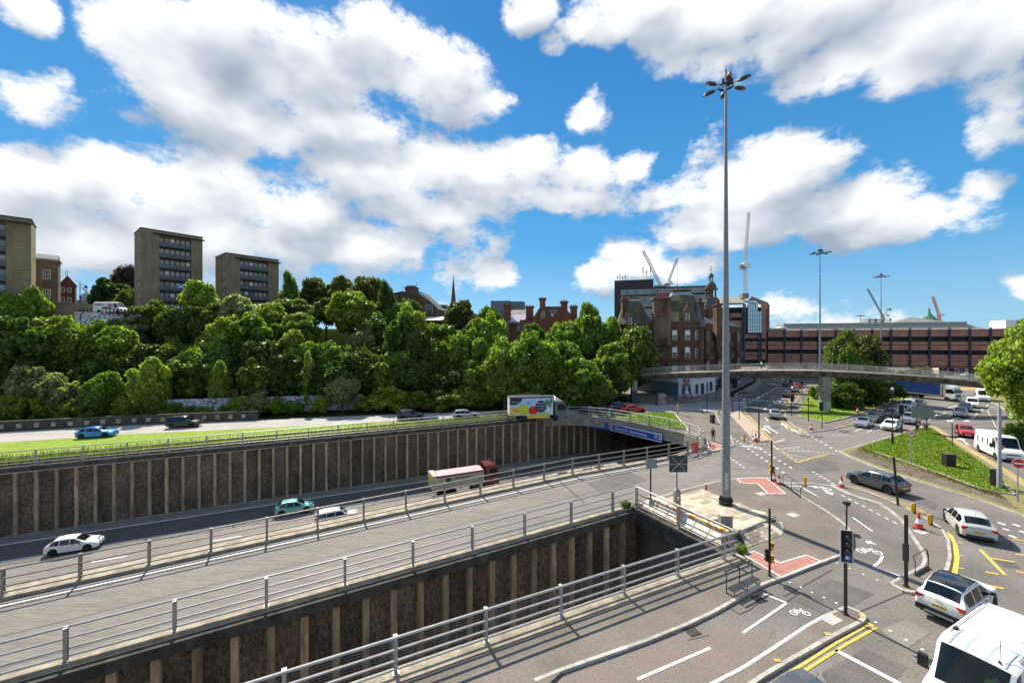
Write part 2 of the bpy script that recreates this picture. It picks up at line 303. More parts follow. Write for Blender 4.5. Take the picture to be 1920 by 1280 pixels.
M_agg = mat('exposed_aggregate', (.150,.110,.078), .95, col2=(.075,.058,.042), vscale=.8, stretch=(1,1,.45), space='World', speck=(7,.35,1.9), bump=.5, bscale=14, obrand=.22)
M_paintw = mat('paint_white', (.78,.77,.74), .7, col2=(.5,.49,.47), vscale=5, space='World', det=8, thr=(.5,.75))
M_painty = mat('paint_yellow', (.72,.47,.08), .7, col2=(.35,.27,.13), vscale=4, space='World', det=8, thr=(.5,.75))
M_grass = mat('grass_lawn', (.15,.25,.022), .9, col2=(.24,.32,.04), vscale=1.2, space='World', speck=(6,.6,1.5), bump=.8, bscale=12, spec=.15)
M_weeds = mat('weedy_ground', (.24,.19,.10), .95, col2=(.17,.19,.06), vscale=1.5, space='World', speck=(7,.5,1.6), bump=.6, bscale=10, spec=.1)
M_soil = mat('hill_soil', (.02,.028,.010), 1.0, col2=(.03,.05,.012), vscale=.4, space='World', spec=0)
M_cobble = mat('cobble', (.21,.19,.165), .9, obrand=.3, var=.2, vscale=6, spec=.2)
M_galv = mat('galvanised_steel', (.42,.41,.40), .5, metal=.5, var=.12, vscale=3, space='World')
M_galvd = mat('galvanised_weathered', (.30,.275,.25), .55, metal=.5, col2=(.17,.13,.10), vscale=5, space='World', det=8, thr=(.5,.7))
M_black = mat('black_paint', (.012,.012,.013), .4, spec=.5)
M_tact = mat('tactile_paving', (.40,.185,.145), .85, obrand=.09, var=.1, vscale=4, bump=.4, bscale=25)
M_amber = mat('amber_plastic', (.78,.40,.02), .5)
M_white = mat('white_plastic', (.78,.78,.76), .45)
M_redp = mat('red_plastic', (.62,.03,.02), .5)
M_glass = mat('window_glass', (.05,.06,.07), .08, spec=.9)
M_carglass = mat('car_glass', (.008,.010,.011), .04, spec=.6)
M_frame = mat('window_frame_white', (.62,.61,.57), .6)
M_dframe = mat('window_frame_dark', (.05,.055,.06), .5)
M_tyre = mat('tyre', (.015,.015,.016), .85)
M_rim = mat('alloy', (.38,.39,.40), .35, metal=.8)
M_trim = mat('black_trim', (.02,.02,.021), .6)
M_lamp = mat('headlight', (.75,.77,.78), .1, spec=.8)
M_tail = mat('tail_light', (.45,.01,.01), .2, spec=.7)
M_plate = mat('plate_white', (.75,.75,.72), .5); M_platey = mat('plate_yellow', (.75,.55,.03), .5)
# ================================================================ GROUND
PORT = [(34,61.3),(38.5,60.7),(42.2,58.9),(45,55.2),(46.4,50),(47,45.5),(47.1,41),(46.3,38.2),(44,35.8),(40.5,34.3),(37,33.6)]
mb = MB()
def rect(mb, s0, s1, t0, t1, z=0.0, z2=None):
    z2 = z if z2 is None else z2
    mb.add([ST(s0,t0,z), ST(s1,t0,z2), ST(s1,t1,z2), ST(s0,t1,z)], [(0,1,2,3)])
rect(mb, -400, 22.7, -400, 16.0); rect(mb, 22.7, 47.2, -400, 33.3); rect(mb, 47.2, 2500, -400, 2500); rect(mb, -900, 47.2, 61.4, 2500)
mb.poly([ST(s,t) for s,t in PORT[:7]+[(47.2,41),(47.2,61.4)]], 0)
mb.poly([ST(s,t) for s,t in PORT[6:]+[(37,33.3),(47.2,33.3),(47.2,41)]], 0)
struct('ground', mb, M_junc)
mb = MB()
ss = [-400,-60,-40,-20,0,10,23]
for a, b in zip(ss, ss[1:]): rect(mb, a, b, 24.9, 33.4, slipz(a), slipz(b))
rect(mb, 23, 30, 24.9, 33.25, .004)
mb.add([ST(30,24.9,.004), ST(42,24.9,.004), ST(42,33.25,.004), ST(30,33.25,.004)], [(0,1,2,3)])
struct('slip_road', mb, M_road)
# motorway floor, seven metres down, running into the tunnel
mb = MB(); rect(mb, -200, 130, 16, 62, -7.0); struct('motorway', mb, M_road)
mb = MB(); rect(mb, -200, 130, 54.1, 58.2, -6.996); struct('motorway_lane', mb, M_dark)
mb = MB(); rect(mb, -200, 130, 60.1, 60.7, -6.98); mb.v = [tuple(v) for v in mb.v]; struct('motorway_verge', mb, M_conc)
# tunnel roof, side and back
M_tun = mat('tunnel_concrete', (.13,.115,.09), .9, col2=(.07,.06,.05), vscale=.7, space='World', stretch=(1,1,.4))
mb = MB(); pl = [ST(s,t) for s,t in PORT]+[ST(30,33.4), ST(30,16), ST(130,16), ST(130,62), ST(34,62)]
mb.poly(pl, -1.62); struct('tunnel_roof', mb, M_tun)
mb = MB()
def wallq(mb, s0, t0, s1, t1, z0, z1, za=None): mb.add([ST(s0,t0,z0), ST(s1,t1,z0), ST(s1,t1,z1), ST(s0,t0,z1 if za is None else za)], [(0,1,2,3)])
wallq(mb, 47.5, 60.9, 130, 60.9, -7, -.1); wallq(mb, 130, 61, 130, 16, -7, -.1); wallq(mb, 37, 33.9, 130, 33.9, -7, -.1)
for s_ in range(50, 80, 4): mb.box(ST(s_, 60.7, -4), (.5, .4, 6), R(26))
struct('tunnel_wall', mb, M_tun)
# ---- retaining walls: panel and pilaster pieces
def retaining(name, label, t, s0, s1, step, z0, ztop, side=-1, ribw=.42, group=None):
    """side -1: the seen face looks towards smaller t"""
    root = empty(name, ST(s0, t, z0), R(26), label, 'retaining wall', group)
    zf = ztop if callable(ztop) else (lambda s: ztop)
    n = int((s1-s0)/step)
    back = MB(); back.o = Vector((0,0,0)); L = s1-s0
    back.add([(0,.25,0),(L,.25,0),(L,.25,zf(s1)-z0),(0,.25,zf(s0)-z0)], [(0,1,2,3)]); back.build('backing', M_dirty, root)
    pm = MB(); pm.box((0,0,.5), (1,1,1)); pme = pm.mesh('panel', M_agg); rm = MB(); rm.add([(-.5,.5,0),(.5,.5,0),(.5,.5,1),(-.5,.5,1),(-.34,-.5,0),(.34,-.5,0),(.34,-.5,1),(-.34,-.5,1)], [(4,5,6,7),(0,4,7,3),(5,1,2,6),(3,7,6,2)]); rme = rm.mesh('pilaster', M_rib)
    for i in range(n+1):
        s = i*step; zt = zf(s0+s)-z0; zt2 = zf(s0+s+step/2)-z0
        inst('pilaster', rme, root, (s, 0, 0), 0, (ribw, .42, zt))
        inst('panel', pme, root, (s+step/2, .12+random.uniform(-.015,.015), 0), 0, (step-ribw*.55, .2, zt2))
    return root
retaining('retaining_wall', 'long ribbed concrete wall with dark pebble panels along far side of the sunken motorway', 60.7, -35.2, 46.6, 1.54, -7, -.45, ribw=.40)
retaining('retaining_wall', 'ribbed dark pebble wall below the slip road in the near gap', 24.75, -25.3, 22.5, 1.56, -7, lambda s: slipz(s)-.55, ribw=.5)
# end of the near gap: beam and dark recess
mb = MB(ST(22.9, 20, 0)); mb.box(ST(23.15, 20.5, -.62), (.7, 9.4, 1.35), R(26)); b1 = mb.build('gap_edge_beam', mat('beam_stained', (.075,.082,.088), .8, col2=(.025,.025,.024), vscale=1.5, space='World', stretch=(1,1,.5))); tag(b1, 'dark stained concrete edge beam closing the end of the near gap', 'beam')
mb = MB(); wallq(mb, 23.6, 16, 23.6, 25.4, -7, -.1); wallq(mb, 20, 25.2, 24.4, 25.2, -7, -.1); wallq(mb, -60, 16.0, 29, 16.0, -7, -.1)
for t_ in (18.5, 21.5): mb.box(ST(23.5, t_, -3.7), (.4, .5, 6.5), R(26))
struct('gap_wall', mb, M_tun)
# ---- copings
def coping(label, pts, w, z0, z1, m, inner=0.0):
    """pts in s,t(,z); a beam along a line"""
    root = empty('coping', ST(*pts[0][:2]), 0, label, 'coping'); mb = MB(ST(*pts[0][:2])); prev = None; vs = []; fs = []
    n = len(pts)
    for i, p in enumerate(pts):
        a = Vector(pts[max(i-1,0)][:2]); b = Vector(pts[min(i+1,n-1)][:2]); d = (b-a).normalized(); nn = Vector((-d.y, d.x)); z = p[2] if len(p) > 2 else 0
        c = Vector(p[:2])
        for off, zz in ((-w[0], z0), (-w[0], z1), (w[1], z1), (w[1], z0)):
            q = c+nn*off; vs.append(ST(q.x, q.y, z+zz))
    for i in range(n-1):
        for k in range(4): fs.append((i*4+k, i*4+(k+1) % 4, (i+1)*4+(k+1) % 4, (i+1)*4+k))
    fs += [(0,1,2,3), ((n-1)*4+3,(n-1)*4+2,(n-1)*4+1,(n-1)*4)]
    mb.add(vs, fs); mb.build('beam', m, root); return root
c = coping('blackened concrete coping along the top of the long far motorway wall', [(s,61.0,0) for s in (-60, 0, 33)]+[(34,61.0,0)], (.55,.35), -.55, .02, M_dirty)
tp = MB(ST(-60,61)); tp.bar(ST(-60,60.47,-.52), ST(33,60.47,-.52), .10, .12); tp.build('drip_strip', M_ledge, c)
sp = [(s,t,0) for s,t in PORT]
c = coping('curved concrete deck edge over the tunnel mouth', sp+[(33,33.3,0),(29,33.3,0)], (.35,.3), -1.55, .14, M_conc)
tp = MB(ST(34,61.3))
c = coping('stained pale ledge carrying the railing between slip road and motorway', [(29,33.4,slipz(29))]+[(s,33.4,slipz(s)) for s in (23,10,-5,-20,-60)], (.95,.35), -.6, .16, M_ledge)
lr = MB(ST(23,33.4))
for z in (.55,):
    for a, b in ((-60,-5),(-5,10)): lr.bar(ST(a,34.1,slipz(a)+z-.35), ST(b,34.1,slipz(b)+z-.35), .1, .22)
for s in np.arange(-30, 10, 2.4): lr.box(ST(s,34.1,slipz(s)-.05), (.1,.1,.5), R(26))
lr.build('lower_barrier', M_galvd, c)
c = coping('pale ledge and black fascia along the slip road above the near gap', [(s,24.65,slipz(s)) for s in (-60,-20,-5,10,22.6)], (.02,.4), -.02, .17, M_ledge)
fm = MB(ST(-60,24.65))
for a, b in ((-60,-20),(-20,0),(0,22.7)): fm.bar(ST(a,24.42,slipz(a)-.31), ST(b,24.42,slipz(b)-.31), .42, .56)
fm.build('fascia', M_dirty, c)
c = coping('stained ledge below the railing at the end of the near gap', [(22.75,25.0,0),(22.75,15.9,0)], (.35,.75), -.1, .13, M_dirty)
c = coping('pale weathered kerb ledge under the railing beside the near footway', [(-60,16.35,0),(23.2,16.35,0)], (.55,.25), -.4, .17, M_ledge)
# ================================================================ RAILINGS
def railing(label, pts, step, rails, m, h=1.5, group='steel railings around the motorway cutting', mesh=False, r=.048, post='i', start=0.0, side=1):
    """pts: list of (s,t,z). Posts with a top rail and lower rails"""
    P3 = [ST(*p) for p in pts]; root = empty('railing', P3[0], 0, label, 'railing', group)
    seg = [(b-a).length for a, b in zip(P3, P3[1:])]; tot = sum(seg)
    def at(d):
        for i, L in enumerate(seg):
            if d <= L or i == len(seg)-1: return P3[i].lerp(P3[i+1], d/L), (P3[i+1]-P3[i]).normalized()
            d -= L
    pm = MB()
    if post == 'i':
        pm.box((0,0,h/2-.02), (.05,.14,h-.04)); pm.box((.0,.085,h/2), (.13,.022,h)); pm.box((.0,-.085,h/2), (.13,.022,h)); pm.box((0,0,.02), (.26,.34,.04))
        for q in (-1,1):
            for w in (-1,1): pm.tube((.09*q,.12*w,.04), (.09*q,.12*w,.09), .018, 6)
        pm.box((0,0,h+.0), (.15,.2,.03))
    else:
        pm.tube((0,0,0), (0,0,h), .055, 8); pm.box((0,0,.02), (.24,.24,.04))
    for z in rails: pm.box((0,.06*side,z*h), (.12,.1,.09))
    pme = pm.mesh('post', m); d = start; 
    while d < tot+.01:
        p, t = at(d); inst('post', pme, root, p-P3[0], math.atan2(t.y, t.x)); d += step
    for z in rails:
        rb = MB(P3[0]); q = []
        for i, p in enumerate(P3):
            a = P3[max(i-1,0)]; b = P3[min(i+1,len(P3)-1)]; t = (b-a); t.z = 0; t.normalize(); nn = Vector((-t.y,t.x,0)); q.append(p+nn*.1*side+Vector((0,0,z*h)))
        rb.path(q, r*(1.15 if z == rails[0] else 1), 8); rb.build('rail', m, root, 40)
    if mesh:
        rb = MB(P3[0])
        for k in range(12):
            z = .12+k*.105; rb.path([p+Vector((0,0,z)) for p in P3], .007, 4)
        for dd_ in np.arange(0, tot, .9): p, t = at(dd_); rb.tube(p+Vector((0,0,.1)), p+Vector((0,0,1.35)), .006, 3, cap=False)
        o = rb.build('wire_mesh', M_galvd, root); o['kind'] = 'stuff'
    return root
RL4 = (1.0,.66,.36,.14)
railing('pale four-rail steel railing with wire mesh, nearest, beside the near footway', [(-15.3,16.3,.17),(22.9,16.3,.17)], 3.78, (1.0,.67,.37,.15), M_galv, 1.42, mesh=True, post='i', start=3.1, side=-1)
railing('pale steel railing on near side of the slip road above the pebble wall', [(-21.2,24.75,slipz(-21.2)+.17),(-5,24.75,slipz(-5)+.17),(10,24.75,slipz(10)+.17),(22.7,24.75,.17)], 3.79, RL4, M_galv, 1.5, mesh=False, side=1, start=.15)
railing('short steel railing with two spans joining across the end of the near gap', [(22.75,24.6,.13),(22.75,16.4,.13)], 4.05, (1.0,.66,.36,.14), M_galv, 1.5, side=1, start=.1)
railing('weathered brown-grey steel railing between slip road and motorway', [(-22,33.3,slipz(-22)+.16),(-5,33.3,slipz(-5)+.16),(10,33.3,slipz(10)+.16),(23,33.3,.16),(36.5,33.3,.14),(38.8,33.5,.14),(41,34.3,.14),(44.2,35.7,.14)], 3.2, RL4, M_galvd, 1.5, side=-1, post='i')
railing('far white steel railing on grass edge above the ribbed wall, curving over the tunnel mouth', [(-37.4,61.25,.02),(34,61.25,.1)]+[(s,t,.14) for s,t in PORT[1:9]]+[(44.8,36.4,.14),(44.2,35.7,.14)], 3.7, RL4, M_galv, 1.5, side=-1)
# ================================================================ FAR SIDE
mb = MB(); far = [G(-500,838),G(-200,831),G(0,831),G(240,815),G(480,804),G(700,793),G(930,781),G(1120,775),G(1262,773),G(1400,768)]+[G(1400,752),G(1200,759),G(1060,766),G(900,772),G(700,778),G(480,787),G(250,796),G(0,809),G(-200,812),G(-500,820)]
mb.poly(far, .012); struct('far_road', mb, M_far)
gz = [G(-400,822),G(-160,822),G(0,831),G(240,815),G(480,804),G(700,793),G(930,781),G(1010,779.5)]+[ST(34,61.7),ST(-60,61.7)]
mb = MB(); mb.prism(gz[::-1], -.02, .10); struct('grass_verge', mb, M_grass)
gt = [G(1075,777.5),G(1120,778),G(1180,775.5),G(1255,774.5),G(1264,777),G(1289,806)]+[ST(s+.55,t-.2*0) for s,t in [(46.9,46),(46.6,50),(45.3,55.2),(42.6,59.3)]]
gt = [G(1040,778.5),G(1120,777),G(1180,775.5),G(1255,774.5),G(1264,777),G(1289,806),ST(47.5,45.5),ST(46.9,50),ST(45.5,55.5),ST(42.6,59.4)]
mb = MB(); mb.prism(gt, -.02, .16); struct('grass_triangle', mb, M_grass)
# blades of long grass along the fence
def blades(name, label, region, n, h, m, z=.1, o=None):
    vs = np.zeros((n*3,3)); 
    p = np.array(region(n)); ang = rng.random(n)*math.pi*2; w = .03+.05*rng.random(n); hh = h*(.4+.9*rng.random(n))
    dx = np.cos(ang)*w; dy = np.sin(ang)*w
    vs[0::3] = np.c_[p[:,0]-dx, p[:,1]-dy, np.full(n,z)-.02]; vs[1::3] = np.c_[p[:,0]+dx, p[:,1]+dy, np.full(n,z)-.02]; vs[2::3] = np.c_[p[:,0]+rng.normal(0,.1,n), p[:,1]+rng.normal(0,.1,n), z+hh]
    me = bpy.data.meshes.new(name); me.vertices.add(n*3); me.vertices.foreach_set('co', vs.ravel()); me.loops.add(n*3); me.loops.foreach_set('vertex_index', np.arange(n*3)); me.polygons.add(n); me.polygons.foreach_set('loop_start', np.arange(n)*3)
    me.materials.append(m); me.update(calc_edges=True); ob = bpy.data.objects.new(name, me); COL.objects.link(ob); return tag(ob, label, 'grass', kind='stuff')
M_blade = mat_leaf('long_grass', (.12,.17,.02), (.26,.30,.045), .4)
def reg1(n):
    s = rng.random(n)*68-33; t = 61.55+rng.random(n)**2.2*4.0; return np.c_[s*CU-t*SU, s*SU+t*CU]
blades('long_grass', 'tall weedy grass leaning through the far white railing', reg1, 14000, .55, M_blade)
M_grassb = mat_leaf('lawn_blades', (.14,.24,.018), (.23,.33,.035), .45)
def regpoly(poly):
    xs = [p[0] for p in poly]; ys = [p[1] for p in poly]
    def f(n):
        out = []; m = len(poly)
        while len(out) < n:
            x = random.uniform(min(xs), max(xs)); y = random.uniform(min(ys), max(ys)); ins = False
            for i in range(m):
                a, b = poly[i], poly[i-1]
                if (a[1] > y) != (b[1] > y) and x < (b[0]-a[0])*(y-a[1])/(b[1]-a[1])+a[0]: ins = not ins
            if ins: out.append((x, y))
        return out
    return f
blades('lawn_grass', 'bright mown grass of the triangle above the tunnel mouth', regpoly(gt), 6000, .16, M_grassb, .16)
# low wall at the back of the far road: panels and posts with pale blocks
lw = [G(-400,822),G(0,810),G(250,797),G(480,788)]
root = empty('low_wall', lw[1], 0, 'low dark wall with pale blocks behind the far road, below the bushes', 'wall')
wb = MB(lw[1])
for a, b in zip(lw, lw[1:]): wb.bar(a+Vector((0,.5,.75)), b+Vector((0,.5,.75)), .5, 1.5)
wb.build('wall_face', M_dirty, root); bm_ = MB(); bm_.box((0,0,.5), (1,1,1)); bme = bm_.mesh('block', M_ledge)
for a, b in zip(lw, lw[1:]):
    n = int((b-a).length/1.75)
    for i in range(n):
        p = a.lerp(b, i/n); inst('block', bme, root, p-lw[1]+Vector((0,.18,.42)), math.atan2((b-a).y,(b-a).x), (.55,.25,.62))
# iron fence behind it and a graffiti wall between the bushes
M_graf = mat_graffiti('graffiti_pale', (.42,.47,.55), [(.6,.64,.7),(.05,.06,.12),(.55,.12,.08),(.15,.35,.5),(.7,.7,.72)], .55, .47)
ga, gb = P(270,762,70.5), P(680,760,79); ga.z = 0; gb.z = 0
mb = MB(ga); mb.bar(ga+Vector((0,0,1.45)), gb+Vector((0,0,1.45)), .4, 2.9); tag(mb.build('graffiti_wall', M_graf), 'pale graffiti covered wall half hidden by bushes behind the far road', 'wall')
# ================================================================ PAVEMENTS, KERBS
KM = MB(); KM.box((0,0,-.08), (1,1,.16)); KME = KM.mesh('kerb_stone', M_kerb)
NK = [0]
def kerb_run(parent, pts, ztop, w=.16, L=.92, off=(0,0,0)):
    for a, b in zip(pts, pts[1:]):
        a = Vector((a[0],a[1],0)); b = Vector((b[0],b[1],0)); d = (b-a).length; n = max(1, round(d/L))
        for i in range(n):
            c = a.lerp(b, (i+.5)/n); inst('kerb_stone', KME, parent, (c.x-off[0], c.y-off[1], ztop+.012+random.uniform(-.004,.004)), math.atan2((b-a).y,(b-a).x), (d/n-.018, w, 1)); NK[0] += 1
def pavement(name, outline, z, m, kerbs=(), L=.92, w=.16):
    pts = [G(*p) if len(p) == 2 else Vector(p) for p in outline]; o = pts[0].copy(); o.z = 0
    mb = MB(o); mb.prism(pts, -.02, z); ob = mb.build(name, m); ob['kind'] = 'structure'
    for k in kerbs: kerb_run(ob, [G(*p) for p in k], z, w, L, o)
    return ob
nearkerb = [(700,1420),(1002,1280),(1060,1257),(1135,1231),(1215,1203),(1291,1172),(1332,1153),(1370,1132),(1398,1114),(1422,1101),(1440,1094),(1465,1085),(1503,1070),(1540,1056),(1567,1046),(1580,1041.5),(1590,1035),(1597,1023),(1597,1010),(1594,1000),(1588,990),(1570,975),(1549,960),(1525,945),(1503,932),(1480,917),(1465,904),(1452,898),(1440,897),(1381,899),(1343,905),(1290,918),(1234,934),(1200,946)]
P1 = [tuple(ST(-15,16.1)), tuple(ST(-15,5))]+nearkerb[2:]+[tuple(ST(23.3,24.8)), tuple(ST(23.3,16.1))]
pv = pavement('pavement', P1, .12, M_pave, [nearkerb[1:]])
# footbed of pale paving beyond frame kept simple; second pavement: long narrow island with cycle lane
M_kerb2 = None
isl2 = [(1558,911),(1588,913),(1617,920),(1663,938),(1709,959),(1740,976),(1765,993),(1778,1014),(1781,1046),(1776,1069),(1762,1081),(1740,1096),(1722,1111),(1710,1113),(1695,1110),(1670,1097),(1695,1083),(1712,1074),(1730,1065),(1735,1051),(1730,1035),(1704,996),(1691,977),(1668,957),(1650,948),(1595,929),(1572,918)]
pavement('traffic_island', isl2, .12, M_pave, [isl2+[isl2[0]]])
isl6 = [(1300,1305),(1390,1259),(1440,1227),(1510,1180),(1550,1157),(1588,1141),(1612,1151),(1622,1159),(1614,1168),(1560,1196),(1470,1247),(1430,1271),(1380,1305)]
pavement('traffic_island', isl6, .12, M_pave, [isl6[0:6], isl6[5:]], .95)
# splitter island
isl5 = [(1370,778),(1416,827),(1432,828),(1440,826),(1412,797),(1386,770)]
pavement('traffic_island', isl5, .12, mat('brick_paving', (.42,.32,.24), .9, var=.15, vscale=3, space='World'), [isl5+[isl5[0]]])
# corner pavement by the tunnel mouth
cor = [(1264,776),(1300,770),(1341,774),(1349,793),(1370,818),(1376,836),(1356,843),(1340,846),(1328,848)]
P6 = cor+[tuple(ST(44.6,35.3)), tuple(ST(46.8,37.8)), tuple(ST(47.6,41)), (1289,807)]
pavement('pavement', P6, .12, M_pave, [cor, [(1264,776),(1289,807)], [(1328,848),(1314,853),(1296,858)]])
# grass triangle on the right
tri = [(1574,847),(1632,831),(1690,814),(1716,803),(1738,797),(1754,806),(1802,838),(1838,858),(1871,880),(1925,915),(1990,958),(2080,1010),(2080,1035),(1990,1003),(1920,968),(1840,940),(1765,917),(1665,886),(1595,858)]
isl3 = pavement('grass_island', tri, .12, M_weeds, [tri[:10]+tri[12:]+[tri[0]]])
gi3 = [G(*p) for p in [(1615,840),(1650,829),(1690,817),(1716,807),(1738,802),(1756,811),(1802,845),(1838,869),(1862,889),(1885,912),(1902,931),(1870,926),(1840,920),(1765,892),(1690,866),(1640,850)]]
mb = MB(gi3[0]); mb.prism(gi3, .12, .20); o = mb.build('lawn', M_grass, isl3); o.location = gi3[0]-isl3.location
blades('lawn_grass', 'bright mown grass of the right hand triangular island', regpoly([tuple(p) for p in gi3]), 16000, .13, M_grassb, .2)
kerb_run(isl3, [gi3[i] for i in (15,14,13,12,11,10)]+[gi3[9]], .24, .12, .9, isl3.location)
# cobbles on the strip between lawn and kerb: real stones
cb = MB(G(1600,850)); low = [G(*p) for p in [(1593,853),(1665,881),(1765,911),(1840,933),(1905,957)]]; up = [gi3[i] for i in (0,15,14,13,12,11)]
k = 0
for i in range(150):
    f = i/149; a = low[0].lerp(low[1], min(1, f*4)) if f < .25 else low[1].lerp(low[2], (f-.25)*4) if f < .5 else low[2].lerp(low[3], (f-.5)*4) if f < .75 else low[3].lerp(low[4], (f-.75)*4)
    g_ = f*5; j = min(4, int(g_)); b = up[j].lerp(up[j+1], g_-j)
    L_ = (b-a).length; n = int(L_*.62/.2)
    for q in range(n):
        c = a.lerp(b, .2/L_+q*.2/L_)+Vector((random.uniform(-.02,.02), random.uniform(-.02,.02), .125)); cb.box(c, (.165,.13,.05+random.random()*.05), R(random.uniform(-20,70)), taper=.7)
o = cb.build('cobbles', mat('cobble_strip', (.21,.19,.165), .9, col2=(.15,.10,.05), vscale=1.2, space='World')); tag(o, 'strip of grey setts with brown weeds along near edge of grass island', 'paving', kind='stuff')
def regw(n):
    out = []
    for _ in range(n):
        f = random.random()*4.999; j = int(f); b = up[j].lerp(up[j+1], f-j); a = low[min(3,int(f*.8))].lerp(low[min(4,int(f*.8)+1)], f*.8-int(f*.8)); k = random.random()**1.5*.5; p = b.lerp(a, k); out.append((p.x,p.y))
    return out
blades('weeds', 'straggling brown and green weeds along grass island edge', regw, 2600, .14, mat_leaf('dry_weeds', (.34,.25,.09), (.20,.24,.06), .3), .12)
# island with the footbridge pier, shrubs and lawn
i4 = [(1515,722),(1502,737),(1485,760),(1471,775),(1475,787),(1490,800),(1517,811),(1560,806),(1600,796),(1640,780),(1668,766),(1702,750),(1716,742),(1700,738),(1620,735),(1560,726)]
isl4 = pavement('grass_island', i4, .12, M_pave, [i4+[i4[0]]])
g4 = [G(*p) for p in [(1497,782),(1547,794),(1580,787),(1615,776),(1655,762),(1700,749),(1705,744),(1660,738),(1560,731),(1522,726),(1512,745),(1503,765)]]
mb = MB(g4[0]); mb.prism(g4, .12, .22); o = mb.build('lawn', M_grass, isl4); o.location = g4[0]-isl4.location
blades('lawn_grass', 'bright grass around the footbridge pier and road cones', regpoly([tuple(p) for p in g4]), 9000, .18, M_grassb, .22)
kerb_run(isl4, [g4[i] for i in (0,1,2,3,4,5)], .28, .2, 1.2, isl4.location)
# pavements across the junction, in front of the shop and along the streets
nf = [(1060,762),(1130,756),(1180,757),(1240,761),(1300,757),(1321,753),(1345,757),(1362,752),(1378,741),(1400,729),(1424,717),(1425,711),(1415,706),(1380,700),(1330,712),(1290,722),(1150,722),(1050,735)]
pavement('pavement', nf, .12, mat('pavement_brown', (.24,.2,.17), .9, col2=(.15,.14,.135), vscale=.5, space='World', spec=.25), [nf[:12]], 1.5, .2)
nr = [(1424,700),(1440,706),(1461,716),(1470,712),(1500,700),(1500,690),(1424,690)]
pavement('pavement', nr, .12, mat('pavement_sand', (.36,.31,.25), .9, var=.2, vscale=.5, space='World', spec=.25))
rt = [(1850,751),(1872,760),(1893,775),(1912,795),(1930,815),(1970,850),(2200,900),(2200,720),(1850,735)]
pavement('pavement', rt, .12, M_weeds, [rt[:6]], 1.4, .25)
ci = [(1853,768),(1862,762),(1880,762),(1893,775),(1912,795),(1925,812),(1910,812),(1890,806),(1868,800),(1854,788)]
mb = MB(); mb.poly([G(*p) for p in ci], .012); struct('cycle_lane', mb, M_pave)
mb = MB(); mb.poly([G(*p) for p in [(1700,744),(1740,727),(1800,715),(1850,715),(1850,735),(1810,741)]], .006); struct('side_road', mb, M_road)
yb = [G(*p) for p in [(1802,726),(1855,726),(1855,731),(1795,731)]]; mb = MB(); mb.poly(yb, .016); struct('loading_bay', mb, mat('ochre_surface', (.50,.33,.13), .9, space='World', var=.1))
# darker street going away under the footbridge
mb = MB(); mb.poly([G(*p) for p in [(1392,777),(1386,758),(1402,742),(1426,726),(1436,716),(1462,718),(1458,728),(1438,752),(1420,770)]], .008); struct('street', mb, M_dark)
mb = MB(); mb.poly([G(*p) for p in [(1350,1180),(1290,1176),(1000,1290),(900,1500),(1500,1500),(1420,1230),(1455,1180)]], .006); struct('red_surface', mb, M_red)
mb = MB(); mb.poly([G(*p) for p in [(1574,846),(1690,814),(1733,798),(1720,790),(1600,797),(1520,812),(1490,801),(1473,788),(1440,828),(1500,850),(1540,858)]], .003); struct('road_patch', mb, M_road)
# ================================================================ PAINT
pw = MB(); py = MB()
def line(mb, a, b, w=.1, z=.016):
    a = G(*a) if len(a) == 2 else Vector(a); b = G(*b) if len(b) == 2 else Vector(b); a.z = b.z = 0; d = (b-a)
    if d.length < 1e-4: return
    d.normalize(); n = Vector((-d.y, d.x, 0))*w/2; zz = Vector((0,0,z)); mb.add([a-n+zz, b-n+zz, b+n+zz, a+n+zz], [(0,1,2,3)])
def pline(mb, pts, w=.1, z=.016):
    for a, b in zip(pts, pts[1:]): line(mb, a, b, w, z)
def dashes(mb, a, b, n, duty=.5, w=.1, z=.016):
    a = G(*a); b = G(*b)
    for i in range(n): line(mb, tuple(a.lerp(b, i/n)), tuple(a.lerp(b, (i+duty)/n)), w, z)
# near lanes
pline(pw, [(1393,1186),(1475,1130),(1418,1103)][0:2], .11); line(pw, (1475,1130), (1430,1112), .11)
line(pw, (1195,1273), (1332,1214), .12); line(pw, (1566,1218), (1690,1283), .22)
pline(pw, [(1330,1290),(1390,1258),(1440,1226),(1510,1179),(1545,1159)], .1, .14)
dashes(pw, (1460,1082), (1590,1140), 6, .16, .12); dashes(pw, (1545,1045), (1700,1110), 6, .14, .12); dashes(pw, (1640,1165), (1760,1235), 4, .15, .14)
pline(py, [(1441,1286),(1568,1205),(1626,1172),(1645,1175)], .11); pline(py, [(1462,1287),(1582,1210),(1645,1175)], .11); line(py, (1622,1165), (1641,1174), .1)
for x, y in ((1452,1242),(1547,1192),(1612,1157)):
    for k in (0,6): line(py, (x+k, y-1), (x+k+5, y+5), .09, .16)
py2 = [(1766,993),(1780,1003),(1788,1020),(1792,1040),(1790,1058),(1786,1078)]
pline(py, py2, .34)
for x, y in ((1789,998),(1796,1016),(1797,1040),(1798,1064)): line(py, (x,y), (x+10,y+2), .12)
pline(py, [(1595,914),(1650,931),(1700,949),(1731,962)], .1); pline(py, [(1600,912),(1655,929),(1706,947),(1735,960)], .1)
